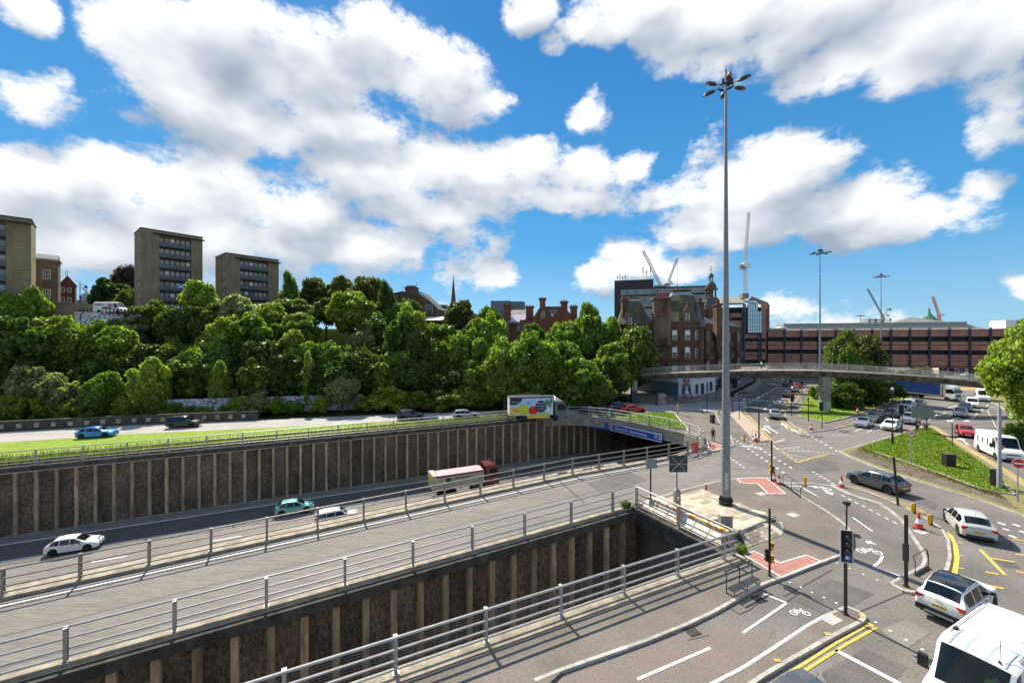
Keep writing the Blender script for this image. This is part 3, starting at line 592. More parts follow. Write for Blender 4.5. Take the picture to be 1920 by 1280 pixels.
# double yellows round the grass island
def offs(pts, d):
    q = [G(*p) for p in pts]; out = []
    for i, p in enumerate(q):
        a = q[max(i-1,0)]; b = q[min(i+1,len(q)-1)]; t = (b-a).normalized(); out.append(tuple(p+Vector((-t.y,t.x,0))*d))
    return out
low_e = [(1980,1003),(1920,970),(1840,941),(1765,918),(1665,887),(1595,859),(1574,847.5),(1632,831),(1716,803),(1738,796)]
for d in (-.32,-.55): pline(py, offs(low_e[:6], d), .1); pline(py, offs(low_e[6:], -d-.1 if False else -abs(d)*-1*-1), .1)
rg = [(1742,798),(1802,837),(1871,879),(1990,957)]
for d in (.35,.6): pline(py, offs(rg, d), .12)
le = [(1460,828),(1420,797),(1390,768)]
for d in (.3,-.0): pline(py, offs([(1440,827),(1412,797),(1387,768)], -.35-d), .12)
i4e = [(1512,722),(1499,737),(1482,760),(1467,775),(1471,788),(1487,801),(1514,812)]
for d in (.0,.35): pline(py, offs(i4e, -.3-d), .14)
pline(py, offs([(1424,718),(1400,731),(1380,743),(1366,752)], .35), .14)
for a, b in (((1838,1030),(1885,1078)),((1856,1046),(1903,1053)),((1904,1038),(1940,1044)),((1848,1072),(1872,1076)),((1905,1070),(1945,1080)),((1843,1095),(1882,1103)),((1900,1010),(1935,1016))): line(py, a, b, .16)
for a, b in (((1871,979),(1885,984)),((1900,982),(1912,987)),((1892,1003),(1905,1008)),((1912,995),(1922,999)),((1880,991),(1893,994))): line(pw, a, b, .22)
# junction box, faint yellow, and dotted guide lines
pline(py, [(1450,838),(1470,848),(1496,867),(1522,858),(1549,853)], .16)
for a, b in (((1480,852),(1512,858)),((1490,860),(1515,863)),((1462,842),(1500,838)),((1475,845),(1520,846))): line(pw, a, b, .1)
line(pw, (1449,830), (1471,824), .15)
for a, b, n in (((1375,822),(1478,892),12),((1390,820),(1492,882),12),((1352,846),(1400,880),8),((1407,828),(1450,836),5),((1500,806),(1577,850),9),((1450,835),(1495,866),6)):
    dashes(pw, a, b, n, .3, .24)
dashes(pw, (1452,838),(1580,852),14,.3,.16)
dashes(pw, (1524,884),(1560,905),5,.3,.3); dashes(pw, (1560,905),(1582,918),4,.5,.22)
# cycle lane by the island
dashes(pw, (1578,928),(1690,986),8,.55,.1); line(pw, (1599,970), (1636,996), .1); line(pw, (1650,948),(1718,982),.12,.014)
pline(pw, [(1655,1042),(1650,1052),(1638,1062)], .14); line(pw, (1638,1062), (1694,1082), .14)
pline(pw, [(1500,911),(1535,932)], .1); line(pw, (1478,911), (1505,911), .1); pline(pw, [(1470,905),(1520,905),(1558,910)], .1); pline(pw, [(1557,911),(1575,920),(1600,931),(1655,947)], .1, .14)
def bike(cx, cy, ang, sc=1.0, z=.016):
    c = G(cx, cy); c.z = z; ca, sa_ = math.cos(ang), math.sin(ang)
    def T(x, y): return c+Vector(((x*ca-y*sa_)*sc, (x*sa_+y*ca)*sc, 0))
    for wx in (-.55,.55):
        n = 16
        for i in range(n):
            a0, a1 = 2*math.pi*i/n, 2*math.pi*(i+1)/n
            pw.add([T(wx+.34*math.cos(a0), .34*math.sin(a0)), T(wx+.34*math.cos(a1), .34*math.sin(a1)), T(wx+.24*math.cos(a1), .24*math.sin(a1)), T(wx+.24*math.cos(a0), .24*math.sin(a0))], [(0,3,2,1)])
    for a, b in (((-.55,0),(-.1,0)),((-.1,0),(.35,.42)),((-.55,0),(-.2,.42)),((-.2,.42),(.35,.42)),((-.1,0),(-.2,.55)),((.55,0),(.33,.6)),((.33,.6),(.55,.62)),((-.32,.56),(-.08,.56))):
        pa, pb = T(*a), T(*b); d = (pb-pa).normalized(); n = Vector((-d.y,d.x,0))*.045*sc; pw.add([pa-n,pb-n,pb+n,pa+n], [(0,1,2,3)])
def arrow(a, b, w=.14, hw=.36, hl=.8, z=.016):
    a, b = G(*a), G(*b); d = (b-a); L = d.length; d.normalize(); n = Vector((-d.y,d.x,0)); zz = Vector((0,0,z)); m_ = b-d*min(hl, L*.5)
    pw.add([a-n*w/2+zz, m_-n*w/2+zz, m_+n*w/2+zz, a+n*w/2+zz], [(0,1,2,3)]); pw.add([m_-n*hw+zz, b+zz, m_+n*hw+zz], [(0,1,2)])
bike(1630,1034,R(-14),.78); bike(1500,1149,R(-4),.52); bike(1536,915,R(-25),1.0); bike(1410,838,R(-40),1.2)
arrow((1642,1020),(1622,1014)); arrow((1545,918),(1562,928)); arrow((1458,812),(1434,797),.2,.5,1.4)
for a, b in (((1500,812),(1482,804)),((1477,803),(1466,793)),((1445,812),(1431,802)),((1816,834),(1798,820)),((1800,782),(1777,790)),((1830,780),(1810,790)),((1790,768),(1820,760)),((1760,775),(1745,786)),((1775,765),(1800,759))): arrow(a, b, .2, .5, 1.5)
# lanes of the right approach
line(pw, (1603,786+22), (1640,795), .12); line(pw, (1627,810),(1651,797),.12); line(pw, (1560,815),(1600,815),.1)
dashes(pw, (1740,788),(1860,735),8,.6,.14); dashes(pw, (1800,800),(1880,738),8,.4,.14); line(pw, (1820,812),(1843,826),.14)
pline(pw, [(1853,768),(1856,764),(1870,762)], .12); dashes(pw, (1852,770),(1868,802),8,.5,.14); dashes(pw, (1868,802),(1925,815),6,.5,.14)
dashes(pw, (1862,786),(1890,788),6,.5,.25); dashes(pw, (1856,781),(1884,783),6,.5,.25)
# far lanes of the street under the footbridge
dashes(pw, (1421,747),(1459,725),6,.6,.3); dashes(pw, (1432,768),(1470,741),5,.5,.25); line(pw, (1436,718),(1500,727),.9); line(pw, (1490,786),(1497,790),.15); line(pw,(1434,783),(1441,789),.14)
dashes(pw, (1376,757),(1416,752),3,.5,.4); line(pw,(1416,748),(1423,744),.3)
# word on the road
def word(txt, at, w, h, ang, z=.018):
    cu = bpy.data.curves.new('t', 'FONT'); cu.body = txt; cu.size = 1; ob = bpy.data.objects.new('t', cu); dg = bpy.context.evaluated_depsgraph_get(); me = bpy.data.meshes.new_from_object(ob)
    xs = [v.co.x for v in me.vertices]; k = w/(max(xs)-min(xs)); ca, sa_ = math.cos(ang), math.sin(ang)
    vs = [Vector((at.x+(v.co.x*k*ca-v.co.y*h*sa_), at.y+(v.co.x*k*sa_+v.co.y*h*ca), z)) for v in me.vertices]; fs = [tuple(p.vertices) for p in me.polygons]
    bpy.data.objects.remove(ob); return vs, fs
pw.add(*word('North', G(1391,750), 8, 4.2, R(-30)))
# far-side kerb line by grass, motorway lines
def stline(mb, s0, s1, t, w, z0, z1=None, t1=None): 
    t1 = t if t1 is None else t1; z1 = z0 if z1 is None else z1
    mb.add([ST(s0,t-w/2,z0), ST(s1,t1-w/2,z1), ST(s1,t1+w/2,z1), ST(s0,t+w/2,z0)], [(0,1,2,3)])
stline(pw, -200, 47, 58.25, .2, -6.99); stline(pw, -200, 47, 53.9, .14, -6.99); 
for i in range(-12, 12): stline(pw, i*9-.0, i*9+2.5, 50.2, .15, -6.99)
for a, b in ((-200,-20),(-20,0),(0,23)): stline(pw, a, b, 32.35, .12, slipz(a)+.01, slipz(b)+.01)
stline(pw, 23, 36.5, 32.35, .12, .016); line(pw, (1232,771), (1262,781), .14)
pline(pw, [(1290,807),(1266,778)], .2, .14)
struct('white_road_markings', pw, M_paintw); struct('yellow_road_markings', py, M_painty)
# tar bands and patches on the road
tb = MB()
for pts in ([(1371,1141),(1386,1151),(1404,1144),(1430,1124),(1421,1119)], [(1290,1200),(1330,1190)], [(1470,1118),(1560,1068)], [(1580,1160),(1722,1100)], [(1040,893),(1095,940)], [(1460,1140),(1500,1110),(1440,1085)]): pline(tb, pts, .05, .011)
for a_, b_ in ((-40,-20),(-20,0),(0,23)):
    stline(tb, a_, b_, 28.9, .05, slipz(a_)+.01, slipz(b_)+.01)
    stline(tb, a_, b_, 26.0, .03, slipz(a_)+.01, slipz(b_)+.01)
struct('tar_seams', tb, mat('tar', (.04,.038,.036), .6))
# patched road surfaces with their own tone
for pts, m in (([(1860,1045),(1895,1048),(1915,1065),(1880,1062)], M_dark), ([(1500,815),(1545,818),(1540,822),(1500,819)], M_dark), ([(1575,806),(1598,808),(1590,811),(1572,809)], M_dark), ([(1700,1060),(1680,1055)], None)):
    if m: mb = MB(); mb.poly([G(*p) for p in pts], .010); struct('road_repair', mb, m)
M_patch = mat('asphalt_patch', (.115,.104,.093), .85, var=.15, vscale=.8, space='World', speck=(9,.8,1.25)); M_patch2 = mat('asphalt_patch_pale', (.20,.183,.16), .85, var=.12, vscale=.6, space='World', speck=(9,.8,1.2))
for i, (pts, m) in enumerate((([(1480,1122),(1560,1085),(1640,1112),(1560,1158)], M_patch), ([(1650,1180),(1700,1160),(1745,1185),(1700,1215)], M_patch2), ([(1540,1262),(1620,1215),(1700,1250),(1660,1300),(1560,1300)], M_patch), ([(1250,890),(1330,868),(1360,880),(1290,905)], M_patch2), ([(1500,868),(1560,862),(1575,880),(1520,888)], M_patch), ([(1650,900),(1760,945),(1750,955),(1640,912)], M_patch), ([(1100,905),(1180,884),(1215,900),(1130,925)], M_patch), ([(1810,1000),(1900,1020),(1900,1032),(1805,1012)], M_patch), ([(1400,790),(1440,786),(1446,800),(1420,806)], M_patch2), ([(1745,760),(1790,745),(1800,750),(1760,768)], M_patch2))):
    mb = MB(); mb.poly([G(*p) for p in pts], .0085+.0004*i); struct('road_repair', mb, m)
# ================================================================ TACTILE PAVING, COVERS
def quad_grid(root, name, poly, size, z, me, th=.03, gap=.012, ang=R(26), off=None):
    """lay slabs on a polygon, clipped by centre"""
    ca, sa_ = math.cos(ang), math.sin(ang); q = [(p.x*ca+p.y*sa_, -p.x*sa_+p.y*ca) for p in poly]; m = len(q)
    x0, x1 = min(p[0] for p in q), max(p[0] for p in q); y0, y1 = min(p[1] for p in q), max(p[1] for p in q); k = 0
    y = y0+size[1]/2; row = 0
    while y < y1:
        x = x0+size[0]/2+(size[0]/2 if row % 2 and off else 0)
        while x < x1:
            ins = False
            for i in range(m):
                a, b = q[i], q[i-1]
                if (a[1] > y) != (b[1] > y) and x < (b[0]-a[0])*(y-a[1])/(b[1]-a[1])+a[0]: ins = not ins
            if ins:
                X, Y = x*ca-y*sa_, x*sa_+y*ca; inst(name, me, root, (X-root.location.x, Y-root.location.y, z), ang, (size[0]-gap, size[1]-gap, th)); k += 1
            x += size[0]
        y += size[1]; row += 1
    return k
TM = MB(); TM.box((0,0,0), (1,1,1)); TME = TM.mesh('tactile_slab', M_tact)
def tactile(label, px, size=.8, shrink=True):
    poly = [G(*p) for p in px]; root = empty('tactile_paving', (poly[0].x, poly[0].y, .12), 0, label, 'tactile paving')
    bd = MB(poly[0]+Vector((0,0,.12))); bd.poly([(p.x,p.y,.124) for p in poly]); bd.build('bedding', M_tact, root)
    for a, b in zip(poly, poly[1:]+poly[:1]):
        e = MB(poly[0]+Vector((0,0,.12))); line(e, tuple(a), tuple(b), .09, .142); e.build('edge_line', M_paintw, root)
    quad_grid(root, 'slab', poly, (.4,.4), .006, TME, .012, .014)
tactile('L-shaped pink tactile paving beside the signal pole with amber boxes', [(1394,1043),(1414,1037),(1463,1059),(1512,1044),(1541,1056),(1465,1086)])
tactile('L-shaped pink tactile paving beyond the tall mast, by two road cones', [(1381,900),(1403,898),(1437,898),(1473,928),(1440,928),(1421,909),(1391,908)])
tactile('pink tactile paving at the corner by the person walking', [(1326,830),(1338,832),(1356,838),(1354,842),(1330,847)])
CM = MB(); CM.box((0,0,0), (1,1,1)); CME = CM.mesh('cover', mat('cover_steel', (.42,.40,.37), .6, var=.15, vscale=6))
for x, y, a, l in ((1427,928,26,'pale steel cover beside tactile paving near the mast'),(1487,968,26,'pale square cover in middle of footway'),(1558,1165,24,'grey cover set behind the kerb at the bus lane'),(1727,1000,20,'pale cover on the small traffic island')):
    g_ = G(x, y); o = inst('access_cover', CME, None, (g_.x, g_.y, .125), R(a), (.85,.6,.02)); tag(o, l, 'access cover')
GM = MB()
for i in range(6): GM.box((-.25+i*.1, 0, 0), (.05,.42,.03))
GM.box((0,.23,0), (.6,.04,.03)); GM.box((0,-.23,0), (.6,.04,.03)); GME = GM.mesh('grate', M_trim)
for x, y, a, l in ((1298,1184,20,'iron drain grate in the gutter of the near lane'),(1423,1123,20,'iron drain grate below the leaning rail'),(1604,1004,60,'iron drain grate at bend of the kerb')):
    g_ = G(x, y); tag(inst('drain_grate', GME, None, (g_.x, g_.y, .015), R(a)), l, 'drain')
# ================================================================ STONE PLINTH round the mast
zp = .62
def PL(x, y, z): g_ = G(x, y, z); return g_
tl = PL(1232,935,.16); tr = PL(1315,919,.16); rr = PL(1455,967,zp); rb = PL(1428,979,zp); fb = PL(1386,996,zp); wl = ST(23.4,21.0,.25)
root = empty('stone_plinth', (16.7,31.5,0), 0, 'raised sandstone flagged plinth with ramp around the tall mast', 'plinth')
M_flag = mat('sandstone_flag', (.43,.365,.265), .9, obrand=.40, var=.15, vscale=2, bump=.2); M_mort = mat('mortar', (.19,.165,.13), .95)
o_ = Vector((16.7,31.5,0))
ps = [tl, tr, rr, rb, fb, ST(23.45,17.6,zp), ST(23.45,24.4,.16)]
import mathutils
def zpl(x, y):   # plinth top: level by the mast, falling to the back and left corner
    d = (Vector((x,y))-Vector((tl.x,tl.y))).dot((Vector((rr.x,rr.y))-Vector((tl.x,tl.y))).normalized()); return .16+(zp-.16)*min(1, max(0, d/9.5))
mb = MB(o_); mb.prism([(p.x,p.y,0) for p in ps][::1], 0, .14); 
vs = [Vector((p.x,p.y,zpl(p.x,p.y)-.02)) for p in ps]; n = len(vs); mb.add(vs+[Vector((p.x,p.y,.0)) for p in ps], [tuple(range(n))]+[(i,n+i,n+(i+1) % n,(i+1) % n) for i in range(n)])
mb.build('core', M_mort, root)
FM = MB(); FM.box((0,0,0), (1,1,1)); FME = FM.mesh('flagstone', M_flag)
ang = R(26); ca, sa_ = math.cos(ang), math.sin(ang); q = [(p.x*ca+p.y*sa_, -p.x*sa_+p.y*ca) for p in ps]
def inside(q, x, y):
    ins = False
    for i in range(len(q)):
        a, b = q[i], q[i-1]
        if (a[1] > y) != (b[1] > y) and x < (b[0]-a[0])*(y-a[1])/(b[1]-a[1])+a[0]: ins = not ins
    return ins
ca_, sa_ = math.cos(ang), math.sin(ang); e_ = (Vector((rr.x,rr.y))-Vector((tl.x,tl.y))).normalized()*(zp-.16)/9.5; TILT = (math.atan(-e_.x*sa_+e_.y*ca_), -math.atan(e_.x*ca_+e_.y*sa_), ang)
y = min(p[1] for p in q)+.2; 
while y < max(p[1] for p in q):
    h_ = random.choice((.42,.5,.6)); x = min(p[0] for p in q)-random.random()*.6
    while x < max(p[0] for p in q):
        w_ = random.uniform(.5,1.05)
        if inside(q, x+w_/2, y+h_/2):
            # clip to the plinth by shrinking
            xa, xb = x, x+w_
            while not inside(q, xa+.02, y+h_/2) and xa < x+w_/2: xa += .05
            while not inside(q, xb-.02, y+h_/2) and xb > x+w_/2: xb -= .05
            cx, cy = (xa+xb)/2, y+h_/2; X, Y = cx*ca-cy*sa_, cx*sa_+cy*ca
            inst('flagstone', FME, root, (X-o_.x, Y-o_.y, zpl(X,Y)+random.uniform(-.004,.004)), TILT, (xb-xa-.02, h_-.02, .05))
        x += w_
    y += h_
# ramp face of laid stones towards the footway
ra = [fb, rb, PL(1465,1003,.13), PL(1402,1027,.13)]
rmp = MB(o_); rmp.add([ra[0]-Vector((0,0,.03)), ra[1]-Vector((0,0,.03)), ra[2]-Vector((0,0,.02)), ra[3]-Vector((0,0,.02)), Vector((ra[0].x,ra[0].y,0)), Vector((ra[1].x,ra[1].y,0))], [(0,3,2,1),(1,2,5),(0,4,3)]); rmp.build('ramp_bed', M_mort, root)
for r_ in range(5):
    u0, u1 = r_/5, (r_+1)/5; v_ = -random.random()*.12
    while v_ < 1:
        v2 = v_+random.uniform(.14,.24); va, vb = max(0, v_)+.006, min(1, v2)-.006
        if vb-va > .03:
            def B(u, v): return ra[0].lerp(ra[1], v).lerp(ra[3].lerp(ra[2], v), u)
            f = MB(o_); zz = Vector((0,0,.035)); w0, w1 = u0+.01, u1-.01
            a4 = [B(w0,va), B(w0,vb), B(w1,vb), B(w1,va)]; f.add([p-zz*.6 for p in a4]+[p+zz*random.uniform(.2,.5) for p in a4], [(4,7,6,5),(0,1,5,4),(1,2,6,5),(2,3,7,6),(3,0,4,7)]); f.build('flagstone', M_flag, root)
        v_ = v2
ew = MB(o_); ew.bar(fb+Vector((0,0,.03)), rb+Vector((0,0,.03)), .12, .1); ew.build('edge_stone', M_kerb, root)
sw = MB(o_); e2 = PL(1455,985,.1)
sw.add([rb, rr, Vector((rr.x,rr.y,.1)), Vector((rb.x,rb.y,.1))], [(0,1,2,3)]); sw.build('side_wall', mat('render_grey', (.16,.14,.12), .9, var=.2, vscale=3), root)
cv = MB(o_); cc_ = Vector((rb.x,rb.y,.10)); arc = [Vector((rr.x,rr.y,.14)), PL(1466,978,.14), PL(1470,993,.14), PL(1465,1003,.14)]; cv.add([rb-Vector((0,0,.02))]+arc, [(0,1,2),(0,2,3),(0,3,4)]); cv.build('fan_paving', M_flag, root)
# painted low wall (graffiti) behind the short railing
wa, wb_ = ST(23.75,24.2,0), ST(23.75,17.4,0)
gw = empty('graffiti_wall', wa, 0, 'low wall painted with white, yellow and orange graffiti behind the short railing', 'wall')
mb = MB(wa); mb.bar(wa+Vector((0,0,.5)), wb_+Vector((0,0,.6)), .3, .8); mb.build('wall_face', mat_graffiti('graffiti_yellow', (.62,.60,.55), [(.72,.45,.05),(.35,.10,.06),(.7,.7,.68),(.70,.52,.10),(.6,.2,.05)], .9, .48), gw)
for i in range(5):
    a = wa.lerp(wb_, i/5+.02); b = wa.lerp(wb_, (i+1)/5-.02); t_ = MB(wa); t_.add([a+Vector((.0,-.0,.905+.02*i)), b+Vector((0,0,.925+.02*i)), b+Vector((-.25,-.62,.3))+Vector((0,0,0)), a+Vector((-.25,-.62,.3))], [(0,1,2,3),(3,2,1,0)])
mw = MB(wa); cols = []
# sloping painted slabs facing the gap
M_gy = mat_graffiti('graffiti_slope', (.66,.64,.60), [(.74,.50,.05),(.42,.10,.04),(.70,.68,.62),(.72,.30,.03),(.60,.58,.54)], 1.0, .50)
for i in range(6):
    a = wa.lerp(wb_, i/6+.004); b = wa.lerp(wb_, (i+1)/6-.004); nrm = Vector((-CU,-SU,0)); f = MB(wa)
    f.add([a+Vector((0,0,.88)), b+Vector((0,0,.88)), b+nrm*.75+Vector((0,0,.16)), a+nrm*.75+Vector((0,0,.16))], [(0,3,2,1)]); f.build('slab', M_gy, gw)
# ================================================================ HILL
def sstep(x): x = min(1, max(0, x)); return x*x*(3-2*x)
def hill(X, Y):
    ye = 77+.237*X if X < 0 else 77+.42*X
    d = (Y-ye)*.97-9.0
    hm = 15.5*sstep((30-X)/70)
    return hm*sstep(d/30)*(1+.04*math.sin(X*.11)+.04*math.cos(Y*.13))
mb = MB(); nx, ny = 90, 70
xs = [-420+480*i/(nx-1) for i in range(nx)]; 
vs = []; 
for j in range(ny):
    f = j/(ny-1); 
    for X in xs:
        ye = 77+.237*X if X < 0 else 77+.42*X; Y = ye+1.2+f*f*330; vs.append((X, Y, hill(X, Y)+.03))
mb.add(vs, [(j*nx+i, j*nx+i+1, (j+1)*nx+i+1, (j+1)*nx+i) for j in range(ny-1) for i in range(nx-1)]); struct('hillside', mb, M_soil, 80)
# ================================================================ TREES
ICO = None
def ico():
    global ICO
    if ICO is None:
        bm = bmesh.new(); bmesh.ops.create_icosphere(bm, subdivisions=2, radius=1); ICO = (np.array([v.co[:] for v in bm.verts]), [tuple(v.index for v in f.verts) for f in bm.faces]); bm.free()
    return ICO
def crown_mesh(name, m, seed, n, shape, leaf=.50, rx=4.0, hz=3.6, nb=34, core=.70):
    r_ = np.random.default_rng(seed); blobs = []
    for i in range(nb):
        if shape == 'tall':
            z = r_.uniform(-1, 1); rad = (1-abs(z)**2.2)*.62*r_.random()**.5; a = r_.random()*6.283; c = np.array([rad*math.cos(a), rad*math.sin(a), z]); br = .34*(1-.35*abs(z))
        elif shape == 'shrub':
            z = r_.uniform(-.6, .75); rad = math.sqrt(max(0,1-z*z))*.85*r_.random()**.5; a = r_.random()*6.283; c = np.array([rad*math.cos(a), rad*math.sin(a), z]); br = r_.uniform(.14,.32)
        else:
            v = r_.normal(size=3); v /= np.linalg.norm(v); v[2] = v[2]*.95+.1; rr = r_.random()**.38*.84; c = v*rr; br = r_.uniform(.13,.30)
        blobs.append((c, br))
    blobs.append((np.array([0,0,0.]), .6 if shape != 'tall' else .3))
    C_ = np.array([b[0] for b in blobs])*[rx,rx,hz]; B_ = np.array([b[1] for b in blobs])
    w = B_**2/np.sum(B_**2); idx = r_.choice(len(blobs), n, p=w)
    d = r_.normal(size=(n,3)); d[:,2] += .25; d /= np.linalg.norm(d, axis=1)[:,None]
    rad = B_[idx][:,None]*np.array([rx,rx,hz*1.05])*(.70+.52*r_.random((n,1))**1.3)
    pos = C_[idx]+d*rad
    # drop leaves deep inside other blobs
    keep = np.ones(n, bool)
    for c, b in zip(C_, B_):
        e = (pos-c)/(np.array([rx,rx,hz])*b); keep &= (np.sum(e*e, axis=1) > .45)
    pos = pos[keep]; d = d[keep]; n = len(pos)
    nrm = d+r_.normal(size=(n,3))*.95; nrm[:,2] += .25; nrm /= np.linalg.norm(nrm, axis=1)[:,None]
    t = np.cross(nrm, r_.normal(size=(n,3))); t /= np.linalg.norm(t, axis=1)[:,None]; b = np.cross(nrm, t)
    sz = leaf*(.45+.75*r_.random((n,1))); t = t*sz*.62; b = b*sz*.5
    v = np.empty((n*4,3)); v[0::4] = pos-t; v[1::4] = pos-b*.9+nrm*sz*.1; v[2::4] = pos+t; v[3::4] = pos+b*.9+nrm*sz*.1
    iv, if_ = ico(); off = n*4; V = [v]; loops = [np.arange(n*4)]; ls = [np.arange(n)*4]; lt = [np.full(n,4)]; L0 = n*4
    for c, br in zip(C_, B_):
        q = iv*np.array([rx,rx,hz])*br*core*(1+.12*r_.normal(size=(len(iv),1)))+c; V.append(q); ff = np.array(if_)+off; off += len(iv)
        loops.append(ff.ravel()); ls.append(L0+np.arange(len(ff))*3); lt.append(np.full(len(ff),3)); L0 += len(ff)*3
    V = np.concatenate(V); loops = np.concatenate(loops); ls = np.concatenate(ls)
    me = bpy.data.meshes.new(name); me.vertices.add(len(V)); me.vertices.foreach_set('co', V.ravel()); me.loops.add(len(loops)); me.loops.foreach_set('vertex_index', loops.astype(np.int32)); me.polygons.add(len(ls)); me.polygons.foreach_set('loop_start', ls.astype(np.int32))
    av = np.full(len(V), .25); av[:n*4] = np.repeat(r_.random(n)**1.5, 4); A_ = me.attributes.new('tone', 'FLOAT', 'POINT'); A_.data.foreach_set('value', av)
    me.materials.append(m); me.update(calc_edges=True); return me
M_bark = mat('bark', (.10,.08,.06), .95, var=.3, vscale=6)
tm = MB(); tm.tube((0,0,-1), (.1,.05,2.2), .24, 8, .17); 
for a in range(6):
    an = a*1.05+.3; z0 = 1.4+.25*a; tm.tube((.07,.03,z0), (1.7*math.cos(an), 1.7*math.sin(an), z0+1.7), .09, 5, .03); tm.tube((1.0*math.cos(an),1.0*math.sin(an),z0+1), (2.2*math.cos(an+.6),2.2*math.sin(an+.6),z0+2.4), .05, 4, .02)
tm.tube((.1,.05,2.2), (0,.2,6), .17, 6, .04); TRUNK = tm.mesh('trunk', M_bark)
L_mid = mat_leaf('leaves_mid', (.075,.130,.018), (.18,.26,.036)); L_lt = mat_leaf('leaves_light', (.13,.21,.024), (.27,.35,.045)); L_dk = mat_leaf('leaves_dark', (.040,.080,.014), (.11,.17,.028)); L_ol = mat_leaf('leaves_olive', (.095,.105,.026), (.17,.165,.042)); L_cu = mat_leaf('leaves_copper', (.05,.025,.022), (.08,.055,.03)); L_gy = mat_leaf('leaves_silver', (.18,.22,.095), (.30,.34,.16)); L_yg = mat_leaf('leaves_yellow', (.18,.26,.032), (.30,.38,.06))
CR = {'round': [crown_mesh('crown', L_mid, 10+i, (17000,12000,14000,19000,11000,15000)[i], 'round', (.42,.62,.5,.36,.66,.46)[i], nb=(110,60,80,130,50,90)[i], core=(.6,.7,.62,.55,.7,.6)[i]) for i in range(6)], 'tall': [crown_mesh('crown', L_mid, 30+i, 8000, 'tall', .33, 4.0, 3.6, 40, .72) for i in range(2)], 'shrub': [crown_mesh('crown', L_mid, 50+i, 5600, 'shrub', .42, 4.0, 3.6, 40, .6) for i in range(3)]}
CRB = crown_mesh('crown', L_lt, 77, 26000, 'round', .30, 4, 3.6, 60)
def tree(px, ytop, D, wpx, m, label, shape='round', group=None, trunk=.28, base=None, cat='tree', big=False, name=None):
    """px across, top row and distance fix where it stands; width in px at that distance"""
    X = (px-960)/F*D; zt = H+(640-ytop)*D/F; r = wpx/2*D/F; zb = min(hill(X, D), zt-2.1*r) if base is None else base; hgt = max(1.2, zt-zb)
    root = empty(name or ('tree' if cat == 'tree' else 'shrub'), (X, D, zb-.05), random.random()*6.28, label, cat, group)
    ch = hgt*(1-trunk); cz = hgt-ch/2
    me = CRB if big else random.choice(CR[shape])
    c = inst('crown', me, root, (0,0,cz), 0, (r/4.0, r/4.0, ch/2/3.6)); c.material_slots[0].link = 'OBJECT'; c.material_slots[0].material = m
    inst('trunk', TRUNK, root, (0,0,0), 0, (r/4+.1, r/4+.1, hgt/7.5)); return root
GW = 'trees of the wooded bank behind the far road'
# skyline row
for a in [(375,530,92,64,L_lt,'light feathery birch tree rising between the two flat-roofed towers','round'),
 (205,520,125,62,L_dk,'dark round tree behind the white van on the hill street','round'),(236,494,150,46,L_cu,'copper-leaved tree at left edge of the taller tower','round'),(246,540,112,50,L_mid,'mid green tree right behind the front of the white van','round'),
 (540,512,108,42,L_mid,'narrow tall tree touching the right side of the lower tower','tall'),(588,523,118,62,L_ol,'olive-brown tree on the skyline second from the lower tower','round'),(640,524,120,60,L_ol,'brownish olive tree on skyline with flat top','round'),(690,519,116,74,L_ol,'broad olive tree, highest crown of the wooded skyline','round'),(722,530,100,48,L_dk,'dark narrow crown in front of the brown gable, left side','tall'),
 (768,560,112,50,L_mid,'green crown in front of the brown gable wall','round'),(862,566,112,60,L_ol,'olive tree directly under the thin church spire','round'),(890,592,104,50,L_cu,'dark copper tree right of the spire','round'),(918,572,116,50,L_dk,'dark tree below the small grey block with many windows','round'),
 (1105,574,106,56,L_mid,'green tree at right end of the red gabled tenement','round'),(1000,606,104,50,L_mid,'green tree in front of the red tenement gable','round'),(1040,612,104,44,L_mid,'small crown before the right gable of red tenement','round')]:
    tree(*a[:5], label=a[5], shape=a[6])
# middle mass
mid = [(18,546,76,92,L_lt),(60,548,78,60,L_lt),(35,592,72,110,L_mid),(100,596,76,80,L_lt),(150,604,78,80,L_yg),(195,604,80,70,L_mid),(235,600,84,80,L_gy),(285,566,88,74,L_mid),(330,580,86,70,L_mid),(392,566,88,76,L_mid),(445,560,90,70,L_gy),(420,590,84,80,L_lt),(500,570,92,80,L_yg),(480,592,86,96,L_lt),(548,560,100,84,L_dk),(560,592,90,80,L_mid),(612,556,98,60,L_mid),(655,548,96,88,L_lt),(700,590,92,70,L_mid),(680,612,88,60,L_gy),(745,566,98,70,L_mid),(770,574,92,66,L_lt),(760,590,86,84,L_mid),(818,604,94,60,L_lt),(850,608,92,76,L_lt),(900,606,92,80,L_lt),(925,590,96,60,L_lt),(938,625,88,50,L_mid),(1060,600,100,80,L_mid),(1115,590,98,84,L_mid),(1150,604,98,70,L_mid),(1190,614,96,76,L_dk)]
LMK = [(0,'the left frame edge'),(60,'the stone tenement'),(110,'the ochre boundary wall'),(160,'left part of the mural wall'),(210,'the white van on the hill street'),(262,'left edge of the tall tower'),(315,'middle of the tall tower'),(370,'the gap between the two towers'),(430,'left half of the lower tower'),(490,'right half of the lower tower'),(540,'the narrow skyline tree'),(590,'the first olive skyline tree'),(640,'the flat-topped olive tree'),(690,'the highest olive crown'),(740,'left end of the brown gable'),(790,'right slope of the brown gable'),(850,'the church spire'),(900,'the copper tree'),(945,'the small grey block'),(1000,'left gable of the red tenement'),(1060,'right end of the red tenement'),(1110,'the gap right of the red tenement'),(1160,'the dark office slab'),(1200,'left dome of the mansion block')]
CNM = {}; SEEN = {}
